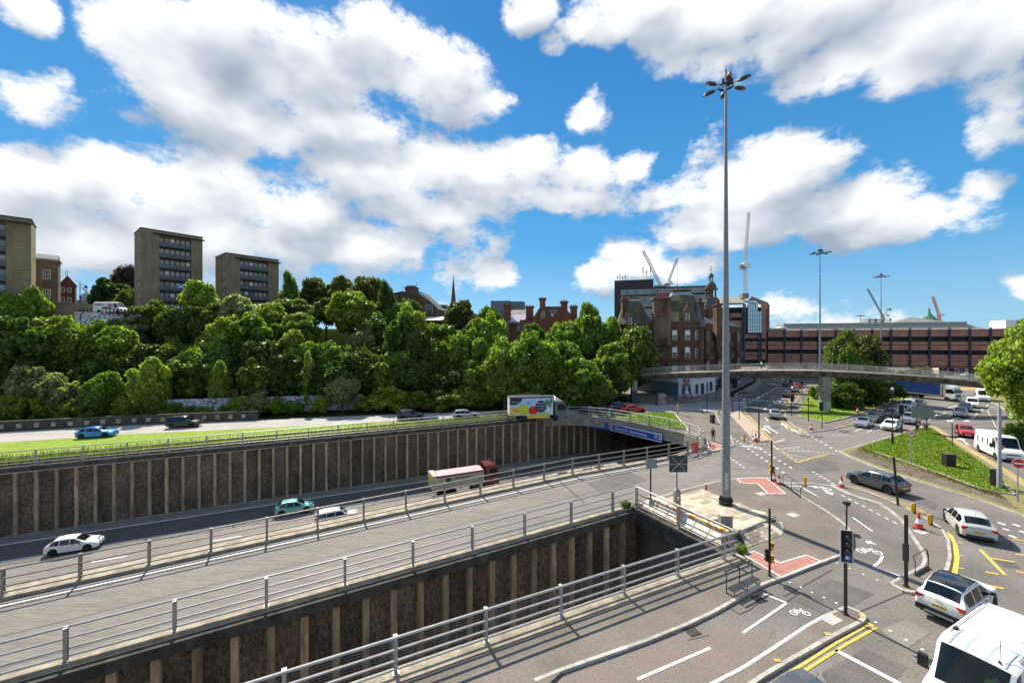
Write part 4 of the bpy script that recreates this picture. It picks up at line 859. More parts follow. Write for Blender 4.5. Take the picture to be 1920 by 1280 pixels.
def autolabel(px, m, row, lmk=LMK):
    col = {'leaves_mid':'mid green','leaves_light':'light green','leaves_dark':'dark green','leaves_yellow':'yellow-green','leaves_silver':'pale greyish green','leaves_olive':'olive'}.get(m.name, 'green')
    w = min(lmk, key=lambda q: abs(q[0]-px))[1]; s_ = f'{col} {row} {w}'; n_ = SEEN.get(s_, 0); SEEN[s_] = n_+1
    return s_ if n_ == 0 else s_+(', second one' if n_ == 1 else ', third one')
for a in mid: tree(*a, label=autolabel(a[0], a[4], 'tree high on the bank below'), group=GW)
fr = []
for x in range(-30, 925, 52):
    fr.append((x+random.uniform(-14,14), random.uniform(612,650), 74+max(0,x)/900*13+random.uniform(-1,2), random.uniform(74,104), random.choice((L_mid,L_mid,L_dk,L_lt))))
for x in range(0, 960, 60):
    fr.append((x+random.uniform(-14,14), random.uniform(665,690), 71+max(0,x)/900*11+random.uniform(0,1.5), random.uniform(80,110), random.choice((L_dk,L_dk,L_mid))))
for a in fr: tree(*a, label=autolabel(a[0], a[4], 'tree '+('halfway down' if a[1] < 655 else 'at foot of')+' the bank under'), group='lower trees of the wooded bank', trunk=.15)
for a in [(950,640,80,90,L_lt,'light green tree left behind the fruit-painted lorry'),(1000,628,80,110,L_lt,'large bright tree right above the fruit-painted lorry'),(945,690,78,70,L_mid,'low tree just left above the lorry roof'),(1055,640,88,90,L_mid,'green tree right of the lorry cab, under the red tenement'),(1085,680,80,110,L_lt,'bright spreading tree behind the lorry cab'),(1120,700,78,70,L_mid,'low leafy tree left of the footbridge end'),(1150,650,88,90,L_mid,'green tree at the left end of the footbridge'),(1192,618,90,80,L_dk,'dark horse-chestnut tree before the red sandstone mansion block'),(1150,690,84,50,L_dk,'dark low tree under left end of the footbridge')]:
    tree(*a[:5], label=a[5], trunk=.15)
# shrubs and young trees by the road
for a in [(60,684,68,90,L_gy,'pale broad young tree at far left behind the road'),(110,706,67.5,66,L_gy,'low pale bush right of the far left young tree'),(15,740,64,60,L_lt,'bush at left frame edge above the low wall'),(200,700,68,72,L_lt,'young leafy tree directly above the blue hatchback'),(282,678,70,74,L_yg,'bright yellow-green young tree left of the black people carrier'),(412,684,74,50,L_yg,'slender yellow-green sapling before the graffiti wall'),(577,668,77,36,L_yg,'narrow upright pale green tree in front of the dark wood'),(643,696,76,62,L_gy,'silvery young willow right of the narrow pale tree')]:
    tree(*a[:5], label=a[5], trunk=.12, shape='tall' if a[3] < 55 else 'round')
shr = [(35,742,66,56,L_lt),(85,738,66.5,60,L_lt),(140,742,67,60,L_lt),(175,744,67,52,L_mid),(235,742,68,60,L_lt),(280,744,68.5,50,L_mid),(318,752,69,40,L_lt),(352,760,69.5,40,L_mid),(385,760,70,34,L_lt),(450,742,71,50,L_lt),(480,732,72,60,L_gy),(515,745,73,50,L_lt),(550,750,73,44,L_mid),(600,742,74,44,L_lt),(690,738,76,60,L_mid),(730,722,77,80,L_lt),(780,732,77,70,L_mid),(830,728,78,76,L_mid),(868,720,79,66,L_lt),(905,730,79,60,L_mid),(425,756,70.6,40,L_mid),(1120,735,86,60,L_dk),(1160,742,90,50,L_dk),(1070,738,82,60,L_dk)]
LM2 = [(20,'at the left frame edge'),(85,'left of the blue hatchback'),(140,'just left behind the blue hatchback'),(187,'right above the blue hatchback'),(240,'between blue hatchback and black people carrier'),(282,'at foot of the bright yellow-green young tree'),(318,'left of the black people carrier'),(350,'above the black people carrier'),(386,'right of the black people carrier'),(425,'below the graffiti wall'),(450,'in front of the graffiti wall'),(480,'right of the slender sapling'),(515,'at right end of the graffiti wall'),(550,'left of the narrow pale tree'),(600,'at foot of the silvery willow'),(690,'left of the navy off-road car'),(730,'at left above the navy off-road car'),(780,'above the navy off-road car'),(830,'left of the silver estate'),(868,'above the silver estate'),(905,'left of the painted lorry'),(1070,'right of the painted lorry cab'),(1120,'beneath the left end of footbridge'),(1160,'beside the left footbridge pier')]
for a in shr: tree(*a, label=autolabel(a[0], a[4], 'roadside bush', LM2), group='bushes along the far road', shape='shrub', trunk=.0, cat='shrub', base=0)
# middle island: birch clump and thicket under the footbridge
tree(1585,624,86,78,L_mid,'tall drooping green birch rising behind the footbridge','tall',base=0,trunk=.1)
tree(1620,632,90,70,L_ol,'rounder olive birch crown right behind the drooping one','round',base=0,trunk=.1)
for a in [(1575,715,80,74,L_dk,'dark thicket bush right of the footbridge pier'),(1620,706,84,80,L_dk,'dense dark bush mass under middle of the footbridge'),(1665,712,88,66,L_dk,'dark bush left of the blue curtain lorry'),(1534,722,92,34,L_mid,'small shrub left of the footbridge pier'),(1615,678,88,60,L_lt,'bright green shrub crown just above the footbridge deck'),(1600,690,100,90,L_mid,'leafy shrub behind the footbridge railing'),(1672,690,104,60,L_ol,'brownish hedge shrub beyond the bridge railing, middle'),(1722,688,104,60,L_ol,'brownish hedge shrub beyond the bridge railing, right')]:
    tree(*a[:5], label=a[5], shape='shrub', trunk=0, base=0, cat='shrub')
tree(1955,610,44,160,L_lt,'large bright green tree at right frame edge over the pavement',base=.1,trunk=.22,big=True)
tree(1990,640,50,150,L_mid,'second tree behind the bright one at right frame edge',base=.1,trunk=.2,big=True)
tree(1900,786,46,40,L_mid,'low bush on the right pavement edge','shrub',base=0,cat='shrub',trunk=0)
# ivy tufts at railing corners
for s_, t_, l in ((22.0,24.9,'green fern tuft growing at corner of the near gap'),(23.6,16.5,'yellow flowering weed at the end of the near railing')):
    g_ = ST(s_, t_); root = empty('weed_tuft', (g_.x, g_.y, .1), 0, l, 'plant'); c = inst('foliage', CR['shrub'][0], root, (0,0,.15), 0, (.11,.11,.09)); c.material_slots[0].link = 'OBJECT'; c.material_slots[0].material = L_lt if t_ > 20 else L_yg
# ================================================================ BUILDINGS
UB = MB(); UB.box((0,0,.5), (1,1,1)); 
def unit(m):
    k = 'u_'+m.name
    if k not in MATS: MATS[k] = UB.mesh('block', m)
    return MATS[k]
WF = {}
def window(root, x, z, w, h, y=0.0, frame=None, glass=None, bars=(1,1), rot=0.0, blind=False, d=.12, name='window'):
    """a framed window on the plane y of the facade, with its pane behind the frame"""
    frame = frame or M_frame; glass = glass or M_glass; k = (round(w,2), round(h,2), frame.name, bars, blind)
    if k not in WF:
        f = MB(); t_ = .09
        for a in ((-w/2+t_/2,h/2,t_,h),(w/2-t_/2,h/2,t_,h),(0,t_/2,w,t_),(0,h-t_/2,w,t_)): f.box((a[0],-d/2,a[1]), (a[2],d,a[3]))
        for i in range(1, bars[0]+0): f.box((-w/2+w*i/bars[0],-d/3,h/2), (.06,.06,h))
        for i in range(1, bars[1]+0): f.box((0,-d/3,h*i/bars[1]), (w,.06,.07))
        p = MB(); p.box((0,.0,h/2), (w-.1,.03,h-.1)); q = None
        if blind: q = MB(); q.box((0,-.022,h*.74), (w-.16,.01,h*.46))
        WF[k] = (f.mesh('window', frame), p, q)
    f, p, q = WF[k]; kk = k+(glass.name,)
    if kk not in WF: WF[kk] = p.mesh('pane', glass)
    o = inst(name, f, root, (x, y-.01, z), rot); inst('pane', WF[kk], o, (0, -.035, 0))
    if q:
        if k+('b',) not in WF: WF[k+('b',)] = q.mesh('blind', M_white)
        inst('blind', WF[k+('b',)], o, (0,-.03,0))
    return o
def gable_roof(mb, x0, x1, y0, y1, z, zr, axis='x', over=.2):
    if axis == 'x':
        ym = (y0+y1)/2; vs = [(x0,y0-over,z),(x1,y0-over,z),(x1,y1+over,z),(x0,y1+over,z),(x0,ym,zr),(x1,ym,zr)]; mb.add(vs, [(0,1,5,4),(2,3,4,5),(1,2,5),(3,0,4),(0,3,2,1)])
    else:
        xm = (x0+x1)/2; vs = [(x0-over,y0,z),(x1+over,y0,z),(x1+over,y1,z),(x0-over,y1,z),(xm,y0,zr),(xm,y1,zr)]; mb.add(vs, [(0,4,5,3),(1,2,5,4),(0,1,4),(2,3,5),(0,3,2,1)])
M_oc = mat_tiles('ochre_brick', (.30,.235,.145), (.25,.195,.12), (.15,.12,.08), 1.1, .32)
M_ocs = mat_tiles('ochre_brick_side', (.26,.205,.13), (.22,.175,.11), (.14,.11,.07), 1.1, .32)
M_bal = mat('balcony_mesh', (.10,.115,.12), .5, var=.3, vscale=3); M_dslab = mat('slab_dark', (.025,.028,.03), .7)
M_gl2 = mat('tower_glass', (.16,.19,.21), .12, spec=.9, obrand=.5)
M_spirebrick = mat('cap_dark', (.07,.075,.07), .8)
def flats(label, x, y, rz, w, d, ztop, zbase, wx0, wx1, floors, fh, nwin, sidewins=True):
    root = empty('tower_block', (x, y, zbase), rz, label, 'tower block'); Ht = ztop-zbase
    b = MB(); b.bx((0,0,0), (wx0,d,Ht)); b.bx((wx1,0,0), (w,d,Ht)); b.bx((wx0,.9,0), (wx1,d,Ht)); b.bx((wx0,0,Ht-.9),(wx1,.9,Ht)); b.build('wall', M_oc, root)
    r = MB(); r.bx((-.12,-.12,Ht-.02), (w+.12,d+.1,Ht+.16)); r.bx((wx0-1.4,-1.1,Ht-1.0), (w+.3,.2,Ht-.82)); r.bx((w*.3,2,Ht+.16), (w*.62,d-2,Ht+.9) if False else (w*.3+.01,2.01,Ht+.17)); r.build('roof', M_spirebrick, root)
    L = wx1-wx0
    for k in range(floors):
        zf = Ht-1.0-(k+1)*fh
        if zf < -1: break
        sl = MB(); sl.bx((wx0,-.05,zf-.32), (wx1,.9,zf)); sl.build('floor_slab', M_dslab, root)
        bl = MB(); bl.bx((wx0,-.12,zf+.05), (wx1,-.06,zf+1.0)); 
        for q in range(int(L/.7)+1): bl.bx((wx0+q*.7-.03,-.16,zf), (wx0+q*.7+.03,-.02,zf+1.06))
        bo = bl.build('balcony', M_bal, root)
        for q in range(nwin):
            ww = L/nwin; window(root, wx0+ww*(q+.5), zf+.25, ww-.06, fh-.75, .86, M_dframe, M_gl2, (1,2), blind=(random.random() < .18))
    if sidewins:
        for k in range(floors-1): 
            o = window(root, 0, Ht-3.2-k*fh, .7, .8, 0, M_frame, M_glass, (1,1)); o.location = (-.01, 1.6, Ht-3.2-k*fh); o.rotation_euler = (0,0,R(-90))
    return root
f1 = flats('tall ochre brick tower of flats with balcony strip, middle one of the three', -93.1, 103, R(50), 12.7, 9.2, 41.5, 14, 3.6, 10.2, 10, 2.85, 6)
f2 = flats('shorter ochre brick tower of flats with balconies, right of the tall one', -76.6, 110, R(50), 13.1, 9.4, 36.7, 13, 3.3, 10.3, 8, 2.75, 6)
f3 = flats('ochre brick tower of flats cut by the left frame edge', -92.5-.707*22, 79-.707*22, R(45), 22, 8, 36.4, 12, 11.0, 18.9, 8, 2.78, 4, False)
bg_ = MB(); bg_.box((.1,0,0), (.5,.06,.3)); fl = empty('flag', P(339,537,104.5), R(50), 'small blue flag with white saltire hung on a tower balcony', 'flag')
mb = MB(); mb.box((0,0,0), (1.5,.05,1.1)); mb.build('cloth', mat('flag_blue', (.02,.09,.4)), fl); mb = MB(); mb.bar((-.7,-.035,-.5),(.7,-.035,.5),.03,.2); mb.bar((-.7,-.045,.5),(.7,-.045,-.5),.03,.2); mb.build('saltire', M_white, fl)
# stone tenement and red gabled house behind the left tower
M_tst = mat_tiles('stone_brown', (.17,.125,.085), (.13,.098,.07), (.08,.06,.045), 1.2, .5, streak=.5); M_slate = mat('slate', (.10,.11,.12), .7, var=.25, vscale=2.0)
p = P(66,600,88); root = empty('tenement', (p.x, 88, 17), R(43), 'brown stone tenement end with three white sash windows beside left tower', 'house')
w_ = 3.3; ht = H+(640-486)*88/F-17
mb = MB(); mb.bx((0,0,0), (w_,4.5,ht)); mb.build('wall', M_tst, root); mb = MB(); mb.bx((-.2,-.25,ht), (w_+.25,4.7,ht+.35)); mb.build('cornice', M_ledge, root); mb = MB(); gable_roof(mb, 0, w_, 0, 4.5, ht+.35, ht+1.6); mb.build('roof', M_slate, root)
for z in (487+26, 487+63, 487+94): window(root, w_*.5, H+(640-z)*88/F-17-1.0, 1.15, 2.0, 0, M_frame, M_glass, (3,2), blind=(z > 560))
p = P(105,600,100); root = empty('house', (p.x, 100, 18), R(43), 'dark red gabled building with roof spikes at end of the hill street', 'house'); w_ = 3.2; ht = H+(640-524)*100/F-18
M_rdp = mat_tiles('red_dark_stone', (.17,.05,.04), (.13,.04,.035), (.08,.03,.025), 1.2, .4)
mb = MB(); mb.bx((0,0,0), (w_,4,ht-1)); gable_roof(mb, w_*.2, w_, 0, 4, ht-1.001, ht+1.2, 'y'); mb.build('wall', M_rdp, root)
for q in (.05,.4,.5): s_ = MB(); s_.tube((w_*q+.3,.2,ht-1), (w_*q+.3,.2,ht+(2.4 if q > .1 else 1.5)), .05, 5); s_.build('roof_spike', M_black, root)
for q in (.35,.7):
    for z in (ht-3, ht-5.4): window(root, w_*q, z, .7, 1.2, 0)
# ochre boundary wall, mural wall, street furniture on the hill
a, b = P(82,566,80), P(137,568,83)
mb = MB(a); mb.add([(a.x,a.y,10),(b.x,b.y,10),(b.x,b.y,b.z),(a.x,a.y,a.z)], [(0,1,2,3)]); mb.bar(a, b, .5, .25); mb.add([(b.x,b.y,10),(b.x+4,b.y+8,10),(b.x+4,b.y+8,b.z),(b.x,b.y,b.z)], [(0,1,2,3)]); tag(mb.build('boundary_wall', M_ocs), 'tall ochre stone boundary wall below the stone tenement', 'wall')
a, b = P(140,587,82), P(262,585,86); a.z = b.z = 18.9
mb = MB(a); mb.bar(a+Vector((0,0,-2)), b+Vector((0,0,-2)), .4, 4.0); tag(mb.build('mural_wall', mat_graffiti('mural', (.66,.68,.72), [(.03,.04,.10),(.05,.05,.08),(.1,.32,.6),(.45,.15,.12),(.75,.76,.8)], .75, .40)), 'white painted wall with blue and black mural below the hill street', 'wall')
mb = MB(); mb.box((-91,90,18.4), (26,13,.5), R(8)); struct('hill_street', mb, M_far)
for i, x in enumerate(range(150, 256, 7)):
    q = P(x, 583, 83.5); mb = MB((q.x,q.y,19)); mb.tube((q.x,q.y,18.6), (q.x,q.y,19.6), .09, 6); mb.tube((q.x,q.y,19.6), (q.x,q.y,19.68), .11, 6); tag(mb.build('bollard', M_trim), 'one of the dark bollards along the hill street above the mural', 'bollard', 'bollards above the mural wall')
def lamp_old(px, yt, yb, D, label):
    q = P(px, yb, D); t_ = P(px, yt, D); root = empty('street_lamp', (q.x, D, q.z), 0, label, 'street lamp'); h = t_.z-q.z; mb = MB(); mb.tube((0,0,0),(0,0,h),.09,6,.06); mb.tube((0,0,h-.8),(1.3,0,h-.8),.04,5); mb.build('pole', M_black, root); mb = MB(); mb.lathe((1.3,0,h-1.5), [(.05,.6),(.3,.2),(.25,0),(.05,-.05)], 8); mb.build('lantern', M_black, root)
lamp_old(150,527,578,90,'black swan-neck street lamp on the hill left of the white van'); lamp_old(141,548,578,104,'smaller distant street lamp on the hill')
# distant capitol-like dome
p = P(162,580,260); root = empty('domed_building', (p.x, 260, 8), 0, 'tiny pale domed building far off beyond the hill street', 'building'); mb = MB(); mb.bx((-5,-4,0), (5,4,27)); mb.bx((-3.4,-3.4,27),(3.4,3.4,31)); mb.build('wall', M_conc, root); mb = MB(); mb.lathe((0,0,31), [(3.2,0),(3.1,1.5),(2.4,3.4),(1,4.6),(.4,5),(.4,6.5),(.1,8)], 12); mb.build('dome', mat('lead_grey', (.3,.34,.36), .6), root, 40)
# brown gabled church hall, white flat buildings, skylight roof, spire, small block
M_brs = mat_tiles('brown_stone', (.20,.12,.075), (.15,.09,.06), (.08,.055,.04), 1.3, .5, streak=.5)
D = 128; p = P(736,600,D); root = empty('gabled_hall', (p.x, D, 5), R(-4), 'brown stone gabled building with broad chimney above the wood', 'house'); k = D/F; zz = lambda y: H+(640-y)*D/F-5
mb = MB(); mb.add([(0,0,0),(84*k,0,0),(84*k,0,zz(578)),(48*k,0,zz(548)),(20*k,0,zz(548)),(0,0,zz(552))], [(0,1,2,3,4,5)]); mb.add([(84*k,0,0),(84*k,12,0),(84*k,12,zz(578)),(84*k,0,zz(578))], [(0,1,2,3)]); mb.build('wall', M_brs, root)
mb = MB(); mb.add([(86*k,-.3,zz(580)),(86*k,13,zz(580)),(48*k,13,zz(545)),(48*k,-.3,zz(545))], [(0,1,2,3)]); mb.add([(0,-.3,zz(550)),(20*k,-.3,zz(546)),(20*k,13,zz(546)),(0,13,zz(550))], [(0,1,2,3)]); mb.bar((86*k,-.2,zz(579)),(48*k,-.2,zz(545)),.5,.35); mb.build('roof', M_slate, root)
mb = MB(); mb.bx((24*k,-.1,zz(550)), (44*k,3,zz(540))); mb.bx((23*k,-.3,zz(540)),(45*k,3.2,zz(538))); 
for q in range(6): mb.tube((26*k+q*3*k,1,zz(538)),(26*k+q*3*k,1,zz(537)+.4),.22,6)
mb.build('chimney', M_brs, root); mb = MB(); mb.tube((44*k,1,zz(538)),(44*k,1,zz(528)),.06,5); mb.tube((18*k,1,zz(548)),(18*k,1,zz(535)),.05,5); mb.bar((14*k,1,zz(537)),(20*k,1,zz(535)),.06,.06); mb.build('aerial', M_black, root)
window(root, 70*k, zz(588), 2.2, 2.6, 0, M_frame)
D = 150; p = P(802,600,D); root = empty('apartment_block', (p.x, D, 5), 0, 'low white and brick block with flat penthouse between gabled hall and spire', 'building'); k = D/F; zz = lambda y: H+(640-y)*D/F-5
mb = MB(); mb.bx((0,0,0),(20*k,10,zz(577))); mb.build('wall', M_rdp, root); mb = MB(); mb.bx((12*k,-.2,0),(34*k,10,zz(578))); mb.bx((-2*k,-.5,zz(573)),(36*k,11,zz(571))); mb.bx((2*k,2,zz(571)),(12*k,8,zz(566))); mb.build('upper_floor', M_frame, root); mb = MB(); mb.bx((0,-.1,zz(578)),(35*k,9,zz(573))); mb.build('glazing', M_glass, root)
for q in range(4): window(root, (3+q*6)*k, zz(588), .9, 1.3, -.21 if q > 1 else 0)
D = 118; p = P(790,600,D); root = empty('glasshouse_roof', (p.x, D, 2), 0, 'white sunlit low roof in the trees below the gabled hall', 'building'); k = D/F; zz = lambda y: H+(640-y)*D/F-2
mb = MB(); mb.add([(6*k,0,zz(600)),(38*k,0,zz(600)),(42*k,7,zz(591)),(2*k,7,zz(591))], [(0,1,2,3)]); mb.build('roof', mat('white_roof', (.62,.60,.6), .5), root); mb = MB(); mb.bx((6*k,.1,0),(38*k,7,zz(600))); mb.build('wall', M_rdp, root)
D = 230; p = P(850,600,D); root = empty('church_spire', (p.x, D, 5), 0, 'thin stone church spire standing above the trees', 'church'); k = D/F; zz = lambda y: H+(640-y)*D/F-5
mb = MB(); mb.lathe((0,0,0), [(9*k,0),(8*k,zz(590)),(4.6*k,zz(566)),(.25*k,zz(517))], 8); mb.build('spire', M_brs, root); mb = MB(); mb.tube((0,0,zz(517)),(0,0,zz(515)),.1,5); mb.build('finial', M_black, root)
D = 240; p = P(920,600,D); root = empty('office_block', (p.x, D, 5), R(-8), 'small distant dark grey block with rows of pale narrow windows', 'building'); k = D/F; zz = lambda y: H+(640-y)*D/F-5
mb = MB(); mb.bx((0,0,0),(37*k,12,zz(564))); mb.bx((37*k,2,0),(61*k,12,zz(565))); mb.build('wall', mat('grey_clad', (.13,.14,.16), .7), root)
for r_ in range(2):
    for q in range(12): window(root, (3+q*4.9)*k, zz(573+r_*9), .9, 1.9, 0 if q < 7 else 2, M_frame)
# red sandstone villa tenement in the trees
M_rs = mat_tiles('red_sandstone', (.26,.095,.06), (.21,.08,.052), (.12,.05,.035), 1.1, .38, streak=.4); M_slp = mat('slate_pale', (.33,.30,.27), .8, col2=(.16,.15,.15), vscale=2.2, det=8)
D = 118; p = P(945,600,D); root = empty('red_tenement', (p.x, D, 1), R(-3), 'red sandstone tenement with four chimneys and solar panels above trees', 'house'); k = D/F; zz = lambda y: H+(640-y)*D/F-1
mb = MB(); mb.bx((8*k,0,0),(56*k,12,zz(606))); mb.bx((30*k,-1.2,0),(55*k,.2,zz(600)))
mb.add([(54*k,-1.5,0),(88*k,-1.5,0),(88*k,-1.5,zz(594)),(76*k,-1.5,zz(572)),(70*k,-1.5,zz(572)),(56*k,-1.5,zz(594))], [(0,1,2,3,4,5)]); mb.bx((54*k,-1.48,0),(88*k,12,zz(594)))
mb.add([(88*k,-.8,0),(128*k,-.8,0),(128*k,-.8,zz(594)),(112*k,-.8,zz(576)),(106*k,-.8,zz(576)),(90*k,-.8,zz(594))], [(0,1,2,3,4,5)]); mb.bx((88*k,-.78,0),(128*k,12,zz(594))); mb.build('wall', M_rs, root)
mb = MB(); mb.add([(5*k,-.6,zz(607)),(56*k,-.6,zz(607)),(56*k,8,zz(577)),(12*k,8,zz(577))], [(0,1,2,3)]); mb.add([(89*k,-1.2,zz(594)),(76*k,-1.2,zz(572)),(78*k,12,zz(572)),(92*k,12,zz(594))], [(0,3,2,1)]); mb.add([(76*k,4,zz(574)),(110*k,4,zz(574)),(110*k,0,zz(594)),(88*k,0,zz(594))], [(0,3,2,1)]); mb.add([(129*k,-.9,zz(596)),(112*k,-.9,zz(576)),(112*k,12,zz(576)),(129*k,12,zz(596))], [(0,1,2,3)]); mb.bx((76*k,3,zz(576)),(112*k,5,zz(573))); mb.build('roof', M_slp, root)
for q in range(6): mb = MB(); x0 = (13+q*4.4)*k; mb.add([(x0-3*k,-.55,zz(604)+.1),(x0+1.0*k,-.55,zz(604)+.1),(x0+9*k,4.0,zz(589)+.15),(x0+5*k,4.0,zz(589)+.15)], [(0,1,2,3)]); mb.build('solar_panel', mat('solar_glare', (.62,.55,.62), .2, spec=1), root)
for a, b_, y0, y1 in ((0,12,600,573),(41,55,604,576),(67,77,580,562),(107,119,590,567),(125,137,596,576)):
    mb = MB(); mb.bx((a*k,1 if a != 67 else -1.4,zz(y0)-1),(b_*k,3,zz(y1))); mb.bx((a*k-.3,.7 if a != 67 else -1.6,zz(y1)),(b_*k+.3,3.3,zz(y1)+.35)); 
    for q in range(3): mb.tube(((a+2+q*(b_-a-4)/2)*k,2,zz(y1)+.3),((a+2+q*(b_-a-4)/2)*k,2,zz(y1)+.8),.2,6)
    mb.build('chimney', M_rs, root)
for x, y, yy in ((28,621,0),(40,620,-1.2),(50,620,-1.2),(28,641,0),(73,597,-1.5)): window(root, x*k, zz(y), .95, 1.9, yy, M_frame, M_glass, (1,2))
# dark office block with banded windows
M_dk = mat_tiles('dark_brick', (.075,.066,.066), (.06,.055,.056), (.05,.045,.045), .6, .3, streak=.2)
D = 150; p = P(1152,600,D); root = empty('office_block', (p.x, D, 2), R(-16), 'dark brick office slab with banded windows behind the red mansions', 'building'); zz = lambda y: H+(640-y)*D/F-2; k = D/F
Lw = 33; mb = MB(); mb.bx((0,0,0),(Lw,14,zz(541))); mb.bx((0,.05,zz(541)),(13.5,8,zz(526))); mb.build('wall', M_dk, root)
mb = MB(); mb.bx((14,3,zz(541)),(18,6,zz(536))); mb.build('plant_room', M_conc, root)
for r_, y in enumerate((550,563,573,586,597)):
    for q in range(20): window(root, 3.0+q*1.5, zz(y+3), 1.35, 1.7, 0, M_frame, M_gl2, (2,1))
mb = MB(); mb.bx((0,-.05,zz(630)),(11,0,zz(619))); mb.build('base_band', M_frame, root)
for x, h in ((1,1.9),(1.9,2.3),(2.9,1.7),(3.8,2.1),(10,4.6),(11.2,3.6),(12.6,4.8)): mb = MB(); mb.tube((x,1,zz(526)),(x,1,zz(526)+h),.07,5); mb.box((x,.9,zz(526)+h*.75),(.35,.25,h*.4)); mb.build('aerial', M_galvd, root)
mb = MB()
for z in (.5,1.1): mb.bar((0,.2,zz(526)+z),(13.5,.2,zz(526)+z),.05,.05)
for x in range(0,14,1): mb.bar((x,.2,zz(526)),(x,.2,zz(526)+1.1),.05,.05)
mb.build('roof_rail', M_galv, root)
D = 165; p = P(1290,600,D); root = empty('white_block', (p.x, D, 2), R(-16), 'white office wing with small windows behind the mansion domes', 'building'); zz = lambda y: H+(640-y)*D/F-2
mb = MB(); mb.bx((0,0,0),(8.5,10,zz(547))); mb.build('wall', M_white, root); mb = MB(); mb.bx((-8,-.4,zz(547)),(9,10,zz(544))); mb.build('roof', M_trim, root)
for r_ in range(2):
    for q in range(3): window(root, 1.6+q*2.6, zz(556+r_*10), 1.7, 1.3, 0, M_frame, M_gl2, (3,1))
# ---------------------------------------------------------------- red sandstone mansions
M_rm = mat_tiles('mansion_sandstone', (.175,.085,.058), (.13,.066,.047), (.085,.048,.034), .9, .34, streak=.55); M_rmd = mat_tiles('mansion_stone_sooty', (.20,.145,.10), (.16,.12,.085), (.10,.075,.055), .8, .34, streak=.5)
M_moss = mat('slate_mossy', (.085,.092,.068), .85, col2=(.16,.15,.035), vscale=.8, det=8, stretch=(1,1,.5), thr=(.48,.68)); M_lead = mat('lead', (.30,.33,.33), .6); M_pot = mat('chimney_pot', (.30,.08,.05), .8, obrand=.2); M_stone = mat('carved_stone', (.17,.105,.07), .9, var=.35, vscale=2)
DM = 98.0; km = DM/F; o0 = P(1212,600,DM); mroot = empty('mansion_block', (o0.x, DM, 0), R(-6), 'ornate red sandstone mansion block with domed roofs, chimneys and balconies', 'building')
mz = lambda y: H+(640-y)*km; mx = lambda x: (x-1212)*km
mb = MB(); mb.bx((0,0,4.4),(mx(1307),11,mz(604))); mb.bx((mx(1174),1.5,4.4),(0,9,mz(607))); mb.build('wall', M_rm, mroot)
mb = MB(); mb.bx((mx(1240),-.25,mz(612)),(mx(1308),0,mz(610))); mb.bx((mx(1240),-.2,mz(604)),(mx(1309),11,mz(602))); mb.bx((mx(1172),1.2,mz(608)),(0,9,mz(605.5))); mb.bx((0,-.12,mz(640)),(mx(1307),0,mz(638.8))); mb.build('cornice', M_stone, mroot)
# chimney breast
mb = MB(); mb.bx((mx(1225),-.9,mz(645)),(mx(1253),1.5,mz(562))); mb.build('chimney', M_rm, mroot)
mb = MB(); mb.bx((mx(1224),-1.05,mz(643)),(mx(1230),-.85,mz(564))); mb.bx((mx(1248),-1.05,mz(643)),(mx(1254),-.85,mz(564))); mb.bx((mx(1230),-.97,mz(634)),(mx(1248),-.9,mz(596))); mb.bx((mx(1223),-1.3,mz(562)),(mx(1256),1.8,mz(558.5))); mb.bx((mx(1222),-1.3,mz(647)),(mx(1232),-.2,mz(643))); mb.bx((mx(1246),-1.3,mz(647)),(mx(1256),-.2,mz(643))); mb.build('chimney_quoins', M_rmd, mroot)
PT = MB(); PT.lathe((0,0,0), [(.22,0),(.2,.1),(.16,1.1),(.21,1.2),(.17,1.25)], 8); PTM = PT.mesh('chimney_pot', M_pot)
def pots(x0, x1, y, z, n, dy=.0, sc=1.0):
    for i in range(n): inst('chimney_pot', PTM, mroot, (x0+(x1-x0)*i/max(1,n-1), y+dy*(i % 2), z), 0, (sc,sc,sc*random.uniform(.75,1.15)))
pots(mx(1231),mx(1250),-.2,mz(558.5),8,.6,1.05)
# main bell roof over the corner bay
def bell(x, y, zb, prof, n=8, m=None, nm='bell_roof', rz=R(22.5), sx=1, sy=1):
    b = MB(); b.lathe((x,y,zb), prof, n, rz=rz, sx=sx, sy=sy); return b.build(nm, m or M_moss, mroot)
zb = mz(603)
bell(mx(1286), 5.0, zb, [(5.0,0),(4.55,1.1),(4.0,2.4),(3.65,3.8),(3.35,5.2),(2.75,6.6)], 8, rz=R(22.5))
bell(mx(1286), 5.0, zb+6.6, [(2.75,0),(2.6,.5),(2.5,.75)], 8, M_lead, 'roof_rim')
mb = MB()
for i in range(16):
    a = i*math.pi/8; mb.tube((mx(1286)+2.4*math.cos(a),5+2.4*math.sin(a),zb+7.3),(mx(1286)+2.4*math.cos(a),5+2.4*math.sin(a),zb+8.0+(.9 if i % 4 == 2 else 0)),.07,5)
mb.lathe((mx(1286),5,zb+7.75), [(2.4,0),(2.4,.1)], 16); mb.lathe((mx(1286)-1.2,4,zb+7.4), [(.5,0),(.35,.5),(.1,1),(.2,1.4),(.05,1.9)], 8); mb.build('roof_cresting', M_stone, mroot)
# left pavilion roof
zb2 = mz(606); bell(mx(1193), 5, zb2, [(4.3,0),(3.6,1.3),(3.0,3.0),(2.55,4.6),(2.2,5.6)], 8, rz=R(22.5)); bell(mx(1193), 5, zb2+5.6, [(2.2,0),(2.15,.6)], 8, M_lead, 'roof_rim')
mb = MB()
for i in range(12): a = i*math.pi/6; mb.tube((mx(1193)+2*math.cos(a),5+2*math.sin(a),zb2+6.1),(mx(1193)+2*math.cos(a),5+2*math.sin(a),zb2+7.0),.07,5)
mb.lathe((mx(1193),5,zb2+6.6), [(2,0),(2,.1)], 12); mb.build('roof_cresting', M_galvd, mroot)
